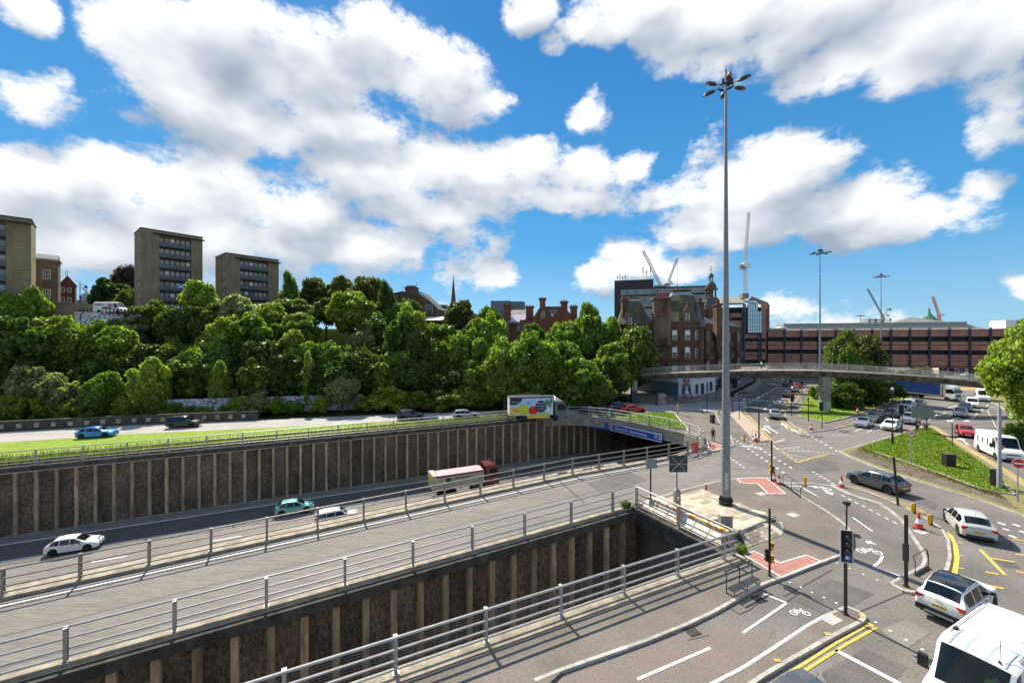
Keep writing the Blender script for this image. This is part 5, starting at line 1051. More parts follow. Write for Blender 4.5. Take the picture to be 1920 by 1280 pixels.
# linking slate roof
mb = MB(); mb.add([(mx(1200),-.1,mz(618)),(mx(1226),-.1,mz(618)),(mx(1226),5,mz(582)),(mx(1210),5,mz(582))], [(0,1,2,3)]); mb.add([(mx(1200),-.1,mz(618)),(mx(1210),5,mz(582)),(mx(1205),9,mz(600))], [(0,1,2)]); mb.build('slate_roof', M_slate, mroot)
def dormer(x, y, z, w, h):
    b = MB(); b.bx((x-w/2,y,z),(x+w/2,y+2.5,z+h*.62)); b.add([(x-w/2-.15,y-.05,z+h*.62),(x+w/2+.15,y-.05,z+h*.62),(x,y-.05,z+h)], [(0,1,2)]); gable_roof(b, x-w/2, x+w/2, y, y+2.5, z+h*.62, z+h, 'y', .15)
    for q in (-1,1): b.tube((x+q*(w/2+.12),y,z),(x+q*(w/2+.12),y,z+h*.75),.16,6); b.lathe((x+q*(w/2+.12),y,z+h*.75), [(.2,0),(.1,.3),(.16,.45),(.02,.7)], 6)
    b.lathe((x,y,z+h), [(.15,0),(.22,.25),(.05,.6)], 6); b.build('dormer', M_stone, mroot); window(mroot, x, z+.15, w*.62, h*.5, y-.03, M_frame, M_glass, (1,2))
dormer(mx(1286.5), .2, mz(607), 1.5, 4.6); dormer(mx(1183.5), 1.2, mz(609), 1.4, 3.4)
for x in (1263,1286):
    for y, yb_, hh in ((637,2.3,None),(670,2.5,None),(705,2.9,None)):
        window(mroot, mx(x), mz(y), 1.15, yb_, 0, M_frame, M_glass, (1,2), blind=True); sb = MB(); sb.bx((mx(x)-.8,-.16,mz(y)-.18),(mx(x)+.8,0,mz(y)-.02)); sb.build('sill', M_stone, mroot)
for y in (637,670,705): window(mroot, mx(1302), mz(y), .6, 2.2, 0, M_frame, M_glass, (1,2))
window(mroot, mx(1217), mz(636), 1.0, 2.1, 0); mb = MB(); mb.bx((mx(1236),-1.0,mz(668)),(mx(1243),-.9,mz(661))); mb.build('niche', M_rmd, mroot)
# balconies
def balcony(x0, x1, y, z, root=mroot):
    b = MB(); b.bx((x0,y-1.1,z-.3),(x1,y,z)); b.bx((x0+.2,y-.8,z-.65),(x1-.2,y,z-.3)); b.bx((x0,y-1.1,z+.85),(x1,y-.9,z+1.0)); n = int((x1-x0)/.35)
    for i in range(n+1): b.tube((x0+.1+(x1-x0-.2)*i/n,y-1.0,z),(x0+.1+(x1-x0-.2)*i/n,y-1.0,z+.86),.07,5)
    b.build('balcony', M_stone, root)
balcony(mx(1247),mx(1311),0,mz(679))
mb = MB(); mb.tube((mx(1305),-.15,4.5),(mx(1305),-.15,mz(605)),.1,6); mb.build('downpipe', M_black, mroot)
# chimneys and turrets right of the bell roof
for x0, x1, y0, y1, n in ((1297,1304,600,558,2),(1315,1324,618,568,5),(1347,1356,640,572,5),(1172,1180,606,560,3)):
    b = MB(); b.bx((mx(x0),3,mz(y0)),(mx(x1),5.5,mz(y1))); b.bx((mx(x0)-.2,2.8,mz(y1)),(mx(x1)+.2,5.7,mz(y1)+.35)); b.build('chimney', M_rm, mroot); pots(mx(x0)+.3,mx(x1)-.3,4,mz(y1)+.3,n)
bell(mx(1311), 2.5, mz(613), [(2.1,0),(1.75,.5),(1.1,2.2),(.5,4.4),(.06,6.4)], 10, M_slate, 'turret_roof'); b = MB(); b.tube((mx(1311),2.5,4.4),(mx(1311),2.5,mz(613)),1.35,12); b.build('turret', M_rm, mroot, 40)
# street wing running away from the corner
wroot = mroot; L2 = 44; a2 = R(54.6); wx, wy = mx(1309), .6
wing = empty('mansion_wing', (o0.x+wx*math.cos(R(-6)), DM+wy, 0), R(48.6), 'street wing of the red sandstone mansions running away behind the tall mast', 'building')
mb = MB(); mb.bx((0,0,4.4),(L2,10,mz(606))); mb.build('wall', M_rm, wing); mb = MB(); mb.bx((0,-.3,mz(606)),(L2,.1,mz(604))); mb.bx((0,-.15,mz(645)),(L2,0,mz(643))); mb.build('cornice', M_stone, wing)
mb = MB(); mb.add([(0,-.2,mz(604)),(L2,-.2,mz(604)),(L2,4,mz(580)),(0,4,mz(585))], [(0,1,2,3)]); mb.build('roof', M_slate, wing)
for i in range(12):
    for z in (6.0, 9.4, 13.0): window(wing, 2+i*3.4, z, 1.2, 2.3, 0, M_frame if i % 3 else M_dframe, M_glass, (1,2))
    if i % 3 == 1:
        b = MB(); b.bx((2+i*3.4-1.4,-.9,5),(2+i*3.4+1.4,.1,16)); b.build('bay', M_rm, wing); balcony(2+i*3.4-2, 2+i*3.4+2, -.9, 9.0, wing)
        for z in (6.0, 13.0): window(wing, 2+i*3.4, z, 1.5, 2.3, -.92, M_frame, M_glass, (2,2))
for i in range(6):
    b = MB(); b.bx((3+i*7,2,mz(592)),(5.2+i*7,4,mz(570))); b.build('chimney', M_rm, wing)
    for q in range(3): inst('chimney_pot', PTM, wing, (3.4+i*7+q*.7,3,mz(570)))
# green cupola tower
DC = 122; p = P(1333,600,DC); kc = DC/F; root = empty('cupola_tower', (p.x, DC, 4), 0, 'slate tower roof with small green-bronze cupola and weather vane', 'tower'); cz = lambda y: H+(640-y)*kc-4
b = MB(); b.lathe((0,0,0), [(3.2,0),(3.2,cz(606)),(2.9,cz(590)),(2.7,cz(575)),(2.2,cz(562))], 10); b.build('tower_roof', M_slate, root, 30)
b = MB(); b.lathe((0,0,cz(562)), [(2.0,0),(2.0,.5),(1.6,.6)], 10); 
for i in range(6): a = i*math.pi/3; b.tube((1.4*math.cos(a),1.4*math.sin(a),cz(561)),(1.4*math.cos(a),1.4*math.sin(a),cz(543)),.2,6)
b.tube((0,0,cz(561)),(0,0,cz(543)),.7,8); b.lathe((0,0,cz(543)), [(1.95,0),(1.95,.35),(1.5,.4)], 12); b.build('lantern', M_stone, root, 30)
b = MB(); b.lathe((0,0,cz(541)), [(1.45,0),(1.5,.6),(1.3,1.3),(.8,1.9),(.55,2.1)], 12); b.lathe((0,0,cz(541)+3.4), [(.8,0),(.7,.5),(.35,1.0),(.1,1.3)], 10); b.build('dome', mat('verdigris_dark', (.07,.095,.07), .7), root, 40)
b = MB(); 
for i in range(5): a = i*1.256; b.tube((.5*math.cos(a),.5*math.sin(a),cz(541)+2.0),(.5*math.cos(a),.5*math.sin(a),cz(541)+3.4),.1,5)
b.lathe((0,0,cz(541)+4.7), [(.06,0),(.06,.6),(.25,.8),(.06,1.05),(.04,2.0)], 8); b.bar((-.4,0,cz(541)+6.3),(.4,0,cz(541)+6.3),.05,.12); b.build('finial', M_stone, root)
# shop and graffiti side wall at street level
c0 = G(1272,743); c1 = G(1300,744); c2 = G(1341,735); gl = G(1192,733)
shop = empty('bridal_shop', (c0.x, c0.y, 0), 0, 'white painted corner shop with red round sign and bridal dress in window', 'shop')
def wallseg(root, a, b, z0, z1, m, nm, th=.3, org=c0):
    w = MB(org); d = (b-a).normalized(); n = Vector((-d.y,d.x,0))*th; w.add([a+Vector((0,0,z0)),b+Vector((0,0,z0)),b+Vector((0,0,z1)),a+Vector((0,0,z1)),a+n+Vector((0,0,z0)),b+n+Vector((0,0,z0)),b+n+Vector((0,0,z1)),a+n+Vector((0,0,z1))], [(0,1,2,3),(5,4,7,6),(3,2,6,7),(1,5,6,2),(4,0,3,7)]); return w.build(nm, m, root)
M_shop = mat('shop_white', (.72,.72,.73), .6)
wallseg(shop, c0, c1, 0, 4.45, M_shop, 'wall'); wallseg(shop, c1, c2, 0, 4.45, M_shop, 'wall')
def shopwin(a, b, f0, f1, z0, z1, nm='display_window'):
    p0 = a.lerp(b, f0); p1 = a.lerp(b, f1); d = (b-a).normalized(); n = Vector((d.y,-d.x,0)); q = (p0+p1)/2+n*.05-c0; L = (p1-p0).length; fr_ = MB(); t_ = .12
    for u in ((-L/2,0),(L/2,0)): fr_.box((u[0],0,(z1-z0)/2), (t_,.12,z1-z0))
    fr_.box((0,0,0), (L,.12,t_)); fr_.box((0,0,z1-z0), (L,.12,t_)); fo = fr_.build(nm, M_shop, shop); fo.location = q+Vector((0,0,z0)); fo.rotation_euler = (0,0,math.atan2(d.y,d.x)); pm_ = MB(); pm_.box((0,0,(z1-z0)/2), (L-.1,.03,z1-z0-.1)); pm_.build('pane', M_glass, fo); return fo, q, n
fo, q, n = shopwin(c0, c1, .22, .85, .5, 3.1)
dr = MB(); dr.lathe((0,-.1,0), [(.62,.15),(.5,.5),(.22,1.25),(.2,1.4),(.26,1.65),(.2,1.9),(.06,2.0)], 12); dr.build('bridal_dress', mat('satin', (.8,.78,.74), .5), fo, 50)
for f0, f1 in ((.06,.2),(.3,.46),(.56,.64),(.70,.86)): shopwin(c1, c2, f0, f1, .5 if f0 != .30 else .1, 3.0)
sg = MB(); ccn = (c0.lerp(c1, .55)-c0); sg.lathe((0,0,0), [(.75,0),(.75,.06),(.7,.08)], 24); so = sg.build('round_sign', mat('crimson', (.45,.015,.06), .5), shop, 40); so.location = ccn+Vector((0,-.12,3.85)); so.rotation_euler = (R(90),0,0)
sg = MB()
for a in range(14): t0, t1 = R(-60+a*300/14-0), R(-60+(a+1)*300/14); sg.bar((.42*math.sin(t0+3.4),.42*math.cos(t0+3.4),.1),(.42*math.sin(t1+3.4),.42*math.cos(t1+3.4),.1),.09,.03)
sg.bar((0,-.25,.1),(0,.35,.1),.09,.03); sg.build('emblem', M_white, so)
gw2 = empty('side_building', (gl.x, gl.y, 0), 0, 'low side building with multicoloured graffiti wall left of the white shop', 'building')
wallseg(gw2, gl, c0-Vector((.05,0,0)), 0, 3.3, mat_graffiti('graffiti_multi', (.10,.09,.13), [(.30,.16,.32),(.02,.02,.03),(.12,.28,.36),(.25,.22,.24),(.08,.2,.16)], .75, .5), 'wall', .3, gl); wallseg(gw2, gl-Vector((.3,.2,0)), c0-Vector((.02,.15,0)), 3.3, 4.4, M_shop, 'fascia', .4, gl)
rf = MB(gl); rf.add([gl+Vector((0,0,4.4)), c0+Vector((0,0,4.4)), c2+Vector((0,0,4.4)), c2+Vector((-8,8,4.4)), gl+Vector((8,10,4.4))], [(0,1,2,3,4)]); rf.build('roof', M_conc, gw2)
lb = MB(wing.location); 
for i in range(14):
    b = MB(); b.bx((.8+i*3.0,-.06,0),(3.4+i*3.0,.2,4.3)); b.build('shopfront', (mat('shop_crimson',(.35,.03,.09)), M_white, mat('shop_dark',(.04,.04,.05)), mat('shop_grey',(.3,.3,.3)))[i % 4], wing)
    window(wing, 2.1+i*3.0, .6, 1.9, 2.4, -.08, M_dframe, M_glass)
# ---------------------------------------------------------------- brown banded office and building spanning the motorway
M_pk = mat('pink_panel', (.36,.17,.125), .7, obrand=.10, var=.06, vscale=2); M_pkd = mat('pink_dark', (.23,.105,.08), .8); M_bluet = mat('steel_blue', (.045,.06,.09), .5); M_mroof = mat('metal_roof_pale', (.46,.42,.33), .6, col2=(.27,.25,.20), vscale=1.5, det=8, stretch=(2,2,.3)); M_dglass = mat('band_glass', (.008,.009,.01), .25, spec=.15)
aL = P(1440,640,146); aR = P(1897,640,127); aL.z = aR.z = 0; dv = aR-aL; LL = dv.length; rzb = math.atan2(dv.y, dv.x)
br = empty('bridge_building', (aL.x, aL.y, 0), rzb, 'long low pink-brown banded office building spanning across the road', 'building')
zb_ = 5.0; zt_ = 16.8; mb = MB(); mb.bx((0,.5,zb_),(LL,20,zt_)); mb.build('glazing', M_dglass, br)
PB = MB(); PB.box((0,0,.5), (1,1,1)); PBM = PB.mesh('panel', M_pk); nb = 26; bw = LL/nb
rows = [(14.6,16.6,0),(12.0,12.9,.0),(10.2,11.6,.12),(7.9,8.7,0),(6.9,7.7,.12),(5.2,6.7,.0)]
for z0, z1, dy in rows:
    for i in range(nb):
        inst('panel', PBM, br, (bw*(i+.5), .3-dy, z0), 0, (bw-.07, .35, z1-z0))
mb = MB(); mb.bx((0,.25,12.9),(LL,.45,13.05)); mb.bx((0,.2,11.62),(LL,.5,11.98)); mb.bx((0,.2,7.72),(LL,.5,7.88)); mb.bx((0,.2,6.72),(LL,.5,6.88)); mb.bx((0,-.05,16.62),(LL,.5,16.8)); mb.bx((-.2,.3,4.5),(LL,19,5.15)); mb.build('ledge', M_pkd, br)
for i in range(0, nb+1, 2):
    if i > 1: mb = MB(); mb.bx((bw*i-.28,-.25,4.6),(bw*i-.12,.1,17.4)); mb.bx((bw*i+.12,-.25,4.6),(bw*i+.28,.1,17.4)); mb.build('column', M_bluet, br)
mb = MB(); xa, xb = 6, LL-9; mb.add([(xa-3,1.2,zt_),(xb+4,1.2,zt_),(xb,3.4,zt_+1.9),(xa,3.4,zt_+1.9)], [(0,1,2,3)]); mb.add([(xb+4,1.2,zt_),(xb+4,12,zt_),(xb,10,zt_+1.9),(xb,3.4,zt_+1.9)], [(0,1,2,3)]); mb.add([(xa-3,1.2,zt_),(xa,3.4,zt_+1.9),(xa,10,zt_+1.9),(xa-3,12,zt_)], [(0,1,2,3)])
for i in range(70): x = xa+(xb-xa)*i/69; mb.bar((x,1.15,zt_+.03),(x,3.38,zt_+1.93),.08,.07)
mb.bx((-3,1.2,zt_),(xa,4,zt_+.9)); mb.build('roof', M_mroof, br)
mb = MB(); mb.bx((xa-.2,3.3,zt_+1.88),(xb+.2,11,zt_+2.6)); mb.build('roof_upstand', M_lead, br)
mb = MB(); x0 = LL-26; mb.add([(x0,9,zt_+2.5),(x0+17,9,zt_+2.5),(x0+17,19,zt_+2.5),(x0,19,zt_+2.5),(x0+8,14,zt_+4.9)], [(0,1,4),(1,2,4),(2,3,4),(3,0,4)]); mb.bx((x0+1,10,zt_),(x0+16,18,zt_+2.5)); mb.build('pavilion_roof', mat('grey_roof', (.25,.25,.23), .7), br)
# supports under it
for i in range(2, nb, 3): mb = MB(); mb.bx((bw*i-.4,3,0),(bw*i+.4,4,4.6)); mb.build('pier', M_conc, br)
# taller office block with the glazed bay, left of it
DT = 148; p = P(1368,600,DT); kt = DT/F; tw = empty('glazed_office', (p.x-14, DT+2, 0), R(-8), 'pink banded office block with tall glazed bay and pale ribbed roof', 'building'); tz = lambda y: H+(640-y)*kt; tx = lambda x: (x-1368)*kt+14
mb = MB(); mb.bx((0,.5,4),(tx(1432),16,tz(576))); mb.build('glazing', M_dglass, tw)
def pan(x0, x1, y0, y1, yy=.0, m=None, n=1):
    for i in range(n): inst('panel', unit(m or M_pk), tw, ((x0+(x1-x0)*(i+.5)/n), .3-yy, tz(y1)), 0, ((x1-x0)/n-.06, .5, tz(y0)-tz(y1)))
for y0, y1 in ((587,595),(601,607),(607.5,615),(621,626),(626.5,634),(640,645),(646,654),(660,665),(666,674)): pan(0, tx(1391), y0, y1, n=4)
for y0, y1 in ((626.5,634),(640,645),(646,654),(660,665),(666,674)): pan(tx(1393), tx(1432), y0, y1, n=3)
pan(tx(1393),tx(1398),570,624); pan(tx(1424),tx(1433),572,626); pan(tx(1433)+.4,tx(1438)+.4,571,680,-.6,M_pkd)
for x in (1391,1394.5,1419.5,1423.5): mb = MB(); mb.bx((tx(x)-.2,-.3,4),(tx(x)+.2,.05,tz(622 if x > 1400 else 580))); mb.build('column', M_bluet, tw)
bay = MB(); bay.bx((tx(1399),-.9,tz(624)),(tx(1423),.4,tz(584))); bay.bx((tx(1400),-.5,tz(584)),(tx(1417),.4,tz(571))); bay.add([(tx(1400),-.5,tz(571)),(tx(1417),-.5,tz(571)),(tx(1415),.6,tz(566)),(tx(1402),.6,tz(566))], [(0,1,2,3)]); bo = bay.build('glass_bay', mat('sky_glass', (.42,.52,.56), .12, metal=.6, spec=1), tw)
ml = MB()
for i in range(7): x = tx(1399)+(tx(1423)-tx(1399))*i/6; ml.bx((x-.05,-.98,tz(624)),(x+.05,-.88,tz(584)))
for y in (584,592,600,605,612,618,624): ml.bx((tx(1399),-.97,tz(y)-.05),(tx(1423),-.87,tz(y)+.05))
for i in range(5): x = tx(1400)+(tx(1417)-tx(1400))*i/4; ml.bx((x-.05,-.58,tz(584)),(x+.05,-.48,tz(571)))
ml.build('mullion', M_bluet, bo)
mb = MB(); mb.add([(-1,0,tz(568)),(tx(1395),0,tz(568)),(tx(1402),7,tz(552)),(tx(1390),7,tz(552)),(0,7,tz(555))], [(0,1,2,3,4)]); mb.add([(tx(1395),0,tz(568)),(tx(1440),3,tz(570)),(tx(1407),8,tz(557))], [(0,1,2)])
for i in range(22): x = -1+(tx(1395)+1)*i/21; mb.bar((x,-.02,tz(568)),(x+2.2,6.9,tz(553.5)),.1,.12)
mb.build('roof', M_mroof, tw); mb = MB(); mb.bx((-1,-.15,tz(571)),(tx(1395),.4,tz(568))); mb.add([(tx(1395),-.2,tz(571)),(tx(1407),-.2,tz(556)),(tx(1436),-.2,tz(568)),(tx(1436),-.2,tz(572)),(tx(1420),-.2,tz(572)),(tx(1414),-.2,tz(565)),(tx(1402),-.2,tz(565))], [(0,1,6),(1,5,6),(1,4,5),(1,2,4),(2,3,4)]); mb.build('fascia', M_conc, tw)
mb = MB(); mb.bx((tx(1396),2,tz(558)),(tx(1407),6,tz(549))); mb.build('plant_room', M_conc, tw)
# small white block far right and green copper dome behind
D = 150; p = P(1886,620,D); root = empty('white_block', (p.x, D, 3), R(-20), 'plain white block at the right end behind the spanning building', 'building'); mb = MB(); mb.bx((0,0,0),(14,8,H+(640-600)*D/F-3)); mb.build('wall', M_white, root); mb = MB(); mb.bx((-.2,-.2,14.6),(14.2,8.2,14.9)); mb.build('parapet', M_conc, root)
D = 240; p = P(1742,612,D); root = empty('copper_dome', (p.x, D, 8), 0, 'green copper library dome with statue behind the long building', 'dome'); k = D/F; dz = lambda y: H+(640-y)*k-8
b = MB(); b.lathe((0,0,0), [(15*k,0),(15*k,dz(608)),(13*k,dz(603)),(9*k,dz(598)),(6*k,dz(594)),(5*k,dz(591)),(3*k,dz(588)),(1.2*k,dz(583)),(.3*k,dz(580))], 16); b.build('dome', mat('verdigris', (.10,.27,.18), .7), root)
b = MB(); b.lathe((0,0,dz(583)), [(.8,0),(.5,.6),(.35,1.4),(.2,1.8)], 6); b.build('statue', mat('verdigris'.replace('v','v'), (.1,.27,.18)), root)
b = MB()
for i in range(16): a = i*math.pi/8; b.bar((13.2*k*math.cos(a),13.2*k*math.sin(a),dz(602)),(6.2*k*math.cos(a),6.2*k*math.sin(a),dz(593.5)),.25,.3)
b.build('rib', mat('verdigris_light', (.2,.4,.3), .7), root)
D = 175; p = P(1629,600,D); root = empty('unfinished_block', (p.x, D, 5), R(-10), 'pale building under construction behind the long roof, under a crane', 'building'); mb = MB()
for i in range(4): mb.bx((0,0,H+(640-609+i*3.6)*D/F-5-.25),(8.5,6,H+(640-609+i*3.6)*D/F-5))
for x in (0.3,2.8,5.5,8.2): mb.bx((x-.2,0,0),(x+.2,.5,H+(640-597)*D/F-5))
mb.bx((.3,2,0),(8.2,5,H+(640-610)*D/F-5)); mb.build('frame', M_conc, root)
# ---------------------------------------------------------------- cranes
def lattice(mb, p, q, w, n, r=.09):
    p, q = Vector(p), Vector(q); d = (q-p).normalized(); u = Vector((0,0,1)) if abs(d.z) < .9 else Vector((1,0,0)); a = d.cross(u).normalized()*w/2; b = a.cross(d).normalized()*w/2
    cs = [a+b, a-b, -a-b, -a+b]
    for c in cs: mb.bar(p+c, q+c, r*1.6, r*1.6)
    for i in range(n):
        p0, p1 = p.lerp(q, i/n), p.lerp(q, (i+1)/n)
        for k in range(4): mb.bar(p0+cs[k], p1+cs[(k+1) % 4], r, r); mb.bar(p1+cs[k], p1+cs[(k+1) % 4], r, r)
def crane(label, D, mast, jib, w, m, cab=None, counter=None, hook=None):
    """pixel ends of mast and jib at distance D"""
    b0 = P(*mast[0], D); root = empty('tower_crane', (b0.x, D, b0.z), 0, label, 'crane'); mm = MB(b0); lattice(mm, P(*mast[0], D), P(*mast[1], D), w*D/F, max(3, int(abs(mast[0][1]-mast[1][1])/ (w*1.3))), .05*D/100); mm.build('mast', m, root)
    j = MB(b0); lattice(j, P(*jib[0], D), P(*jib[1], D), w*.8*D/F, max(6, int(math.dist(jib[0],jib[1])/(w*1.2))), .04*D/100); j.build('jib', m, root)
    if cab: c = MB(b0); q = P(*cab, D); c.box(q, (w*2.2*D/F, 2, w*1.6*D/F)); c.box(q+Vector((w*1.2*D/F,0,-.4)), (w*1.3*D/F,1.6,w*1.0*D/F)); c.build('cab', M_white, root)
    if counter: c = MB(b0); c.bar(P(*counter[0], D), P(*counter[1], D), .12*D/100, .12*D/100); q = P(*counter[1], D); c.box(q, (w*1.8*D/F,1.6,w*1.6*D/F)); c.build('counterweight', M_conc, root)
    if hook: c = MB(b0); c.tube(P(*hook[0], D), P(*hook[1], D), .03*D/100, 4); c.build('hoist_rope', M_trim, root)
M_crw = mat('crane_white', (.5,.5,.48), .5); M_crg = mat('crane_grey', (.25,.28,.30), .5); M_crr = mat('crane_red', (.45,.10,.06), .5)
crane('large pale luffing crane with steep jib right of the tall mast', 170, ((1398,550),(1396,500)), ((1396,500),(1404,398)), 4.6, M_crw, cab=(1397,497), counter=((1397,505),(1391,500)), hook=((1404,400),(1400,480)))
crane('luffing crane leaning left above the dark office slab', 190, ((1239,545),(1241,541)), ((1241,540),(1206,470)), 4.5, M_crg, hook=((1206,470),(1206,515)))
crane('small luffing crane leaning right above the mansion domes', 200, ((1254,548),(1254,534)), ((1252,532),(1270,484)), 3.4, M_crg, cab=(1255,530), counter=((1253,532),(1249,534)), hook=((1270,486),(1270,545)))
crane('red luffing crane far off right of the green dome', 280, ((1762,602),(1760,590)), ((1761,592),(1749,556)), 3, M_crr, cab=(1764,590))
crane('thin grey luffing crane behind the second mast', 260, ((1657,598),(1655,591)), ((1655,592),(1627,542)), 2.4, M_crg, cab=(1662,591), counter=((1655,592),(1667,580)))
crane('tiny crane jib beyond the hill street lamp', 240, ((175,568),(175,560)), ((175,560),(154,538)), 2.2, M_crg)
# ---------------------------------------------------------------- footbridge
FB = [(1090,706,99,5.5),(1140,703,93,5.7),(1190,701,89,6.0),(1240,699.5,86,6.35),(1290,698,83.5,6.7),(1345,696,81.5,7.05),(1400,694.5,80,7.3),(1450,694,78.5,7.5),(1516,694,76.5,7.65),(1551,695,75.5,7.6),(1600,697,75,7.45),(1650,699.5,74.8,7.25),(1700,702.5,74.4,6.95),(1750,706,74,6.66),(1800,710.5,73.5,6.3),(1850,716,73,5.8),(1900,722,72.5,5.3),(1960,729,72,4.7)]
fp = [Vector(((a[0]-960)/F*a[2], a[2], a[3])) for a in FB]
for i, a in enumerate(FB):
    z = H+(640-a[1])*a[2]/F; fp[i].z = z
fb_ = empty('footbridge', (fp[0].x, fp[0].y, 0), 0, 'slim curved concrete footbridge crossing above the junction', 'footbridge'); o_f = Vector((fp[0].x, fp[0].y, 0))
def sweep(mb, pts, prof):
    vs = []; n = len(pts); m = len(prof)
    for i, p in enumerate(pts):
        t = pts[min(i+1,n-1)]-pts[max(i-1,0)]; t.z = 0; t.normalize(); nn = Vector((-t.y,t.x,0))
        for u, z in prof: vs.append(p+nn*u+Vector((0,0,z)))
    mb.add(vs, [(i*m+k, i*m+(k+1) % m, (i+1)*m+(k+1) % m, (i+1)*m+k) for i in range(n-1) for k in range(m)]+[tuple(range(m)), tuple(range((n-1)*m, n*m))[::-1]])
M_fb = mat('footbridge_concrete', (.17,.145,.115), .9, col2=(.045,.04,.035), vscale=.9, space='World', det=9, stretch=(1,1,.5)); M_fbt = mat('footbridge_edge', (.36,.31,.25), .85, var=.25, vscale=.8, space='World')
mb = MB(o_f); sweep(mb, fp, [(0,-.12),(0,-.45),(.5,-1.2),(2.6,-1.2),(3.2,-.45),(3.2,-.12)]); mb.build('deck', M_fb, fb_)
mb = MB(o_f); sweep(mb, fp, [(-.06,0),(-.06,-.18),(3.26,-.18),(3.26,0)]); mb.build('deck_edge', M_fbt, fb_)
tot = sum((b-a).length for a, b in zip(fp, fp[1:]))
def fat(d):
    for a, b in zip(fp, fp[1:]):
        L = (b-a).length
        if d <= L: return a.lerp(b, d/L), (b-a).normalized()
        d -= L
    return fp[-1], (fp[-1]-fp[-2]).normalized()
for side in (.08, 3.1):
    ba = MB(o_f); d = 0
    while d < tot:
        p, t = fat(d); nn = Vector((-t.y,t.x,0)).normalized(); q = p+nn*side; ba.bar(q, q+Vector((0,0,1.15)), .02, .02); d += .16
    o = ba.build('baluster', M_galv, fb_); o['kind'] = 'stuff'
    for zz_ in (1.18,): rl = MB(o_f); rl.path([p+Vector((-(fp[min(i+1,len(fp)-1)]-fp[max(i-1,0)]).normalized().y*side, (fp[min(i+1,len(fp)-1)]-fp[max(i-1,0)]).normalized().x*side, zz_)) for i, p in enumerate(fp)], .04, 6); rl.build('handrail', M_galv, fb_)
pm_ = MB(); pm_.box((0,0,.6), (.09,.06,1.25)); pme_ = pm_.mesh('rail_post', M_galv); d = 0
while d < tot: p, t = fat(d); nn = Vector((-t.y,t.x,0)).normalized(); inst('rail_post', pme_, fb_, p+nn*.08-o_f, math.atan2(t.y,t.x)); d += 2.6
for px, yb_, D, w, l in ((1190,757,86.5,.95,'a'),(1551,773,76.3,1.15,'b')):
    g_ = G(px, yb_); i_ = min(range(len(fp)), key=lambda i: abs(FB[i][0]-px)); zt2 = fp[i_].z-1.15; mb = MB(o_f); mb.add([(g_.x-w*.55,g_.y,0),(g_.x+w*.55,g_.y,0),(g_.x+w*.55,g_.y+w,0),(g_.x-w*.55,g_.y+w,0),(g_.x-w*.62,g_.y,zt2),(g_.x+w*.62,g_.y,zt2),(g_.x+w*.62,g_.y+w,zt2),(g_.x-w*.62,g_.y+w,zt2)], [(0,1,5,4),(1,2,6,5),(2,3,7,6),(3,0,4,7),(4,5,6,7)]); po = mb.build('pier', M_conc, fb_)
    bd = MB(o_f)
    if l == 'a': bd.box((g_.x,g_.y+w/2,1.35), (w*1.22,w*1.1,2.7)); bd.build('painted_band', mat('slate_blue_paint', (.035,.055,.075), .6), po)
    else: bd.box((g_.x,g_.y+w/2,1.0), (w*1.2,w*1.06,2.0)); bd.build('painted_band', mat_graffiti('pier_graffiti', (.5,.48,.42), [(.15,.35,.4),(.6,.5,.1)], 1.3, .5), po)
# far strip of pale parked cars and shopfronts under the long building
# ================================================================ VEHICLES
def paint(name, col, metal=.3, rough=.32, coat=.8): return mat('paint_'+name, col, rough, metal=metal, spec=.5, coat=coat)
PAINTS = dict(white=paint('white', (.40,.425,.445), 0), silver=paint('silver', (.40,.41,.42), .6), grey=paint('grey', (.10,.11,.12), .5), dark=paint('dark', (.025,.028,.033), .4), black=paint('black', (.01,.01,.012), .3), red=paint('red', (.50,.012,.015), .1), dred=paint('dark_red', (.16,.015,.02), .3), blue=paint('bright_blue', (.01,.22,.62), .3), navy=paint('navy', (.012,.02,.085), .4), teal=paint('teal', (.16,.46,.42), .4), green=paint('grey_green', (.10,.12,.11), .4), cream=paint('cream_white', (.52,.52,.475), 0), pale=paint('pale_blue_white', (.46,.52,.56), .1))
def make_wheel():
    t_ = MB(); t_.lathe((0,0,0), [(.22,-.10),(.30,-.11),(.325,-.08),(.33,0),(.325,.08),(.30,.11),(.22,.10)], 20)
    r = MB(); r.lathe((0,0,0), [(.0,-.05),(.215,-.05),(.225,-.10),(.235,-.10),(.235,-.04)], 20)
    h = MB()
    for k in range(5):
        a = k*2*math.pi/5; h.bar((.03*math.cos(a),.03*math.sin(a),-.085), (.215*math.cos(a),.215*math.sin(a),-.075), .06, .02)
    h.lathe((0,0,-.07), [(.06,-.03),(.06,.02)], 10)
    return t_.mesh('wheel', M_tyre, 40), r.mesh('rim', mat('rim_shadow', (.10,.10,.105), .5), 40), h.mesh('spokes', M_rim)
WHT, WHR, WHS = make_wheel()
def wheel(root, x, y, r, side, steel=False):
    k = r/.33; o = inst('wheel', WHT, root, (x, y, r), (R(-90) if side < 0 else R(90), 0, 0), (k,k,k*1.0)); inst('rim', WHR, o); inst('spokes', WHS, o); return o
def interp(xs, prof):
    out = []
    for x in xs:
        for a, b in zip(prof, prof[1:]):
            if a[0] <= x <= b[0]+1e-9:
                f = (x-a[0])/(b[0]-a[0]); out.append(tuple(a[i]+(b[i]-a[i])*f for i in range(1, 6))); break
    return out
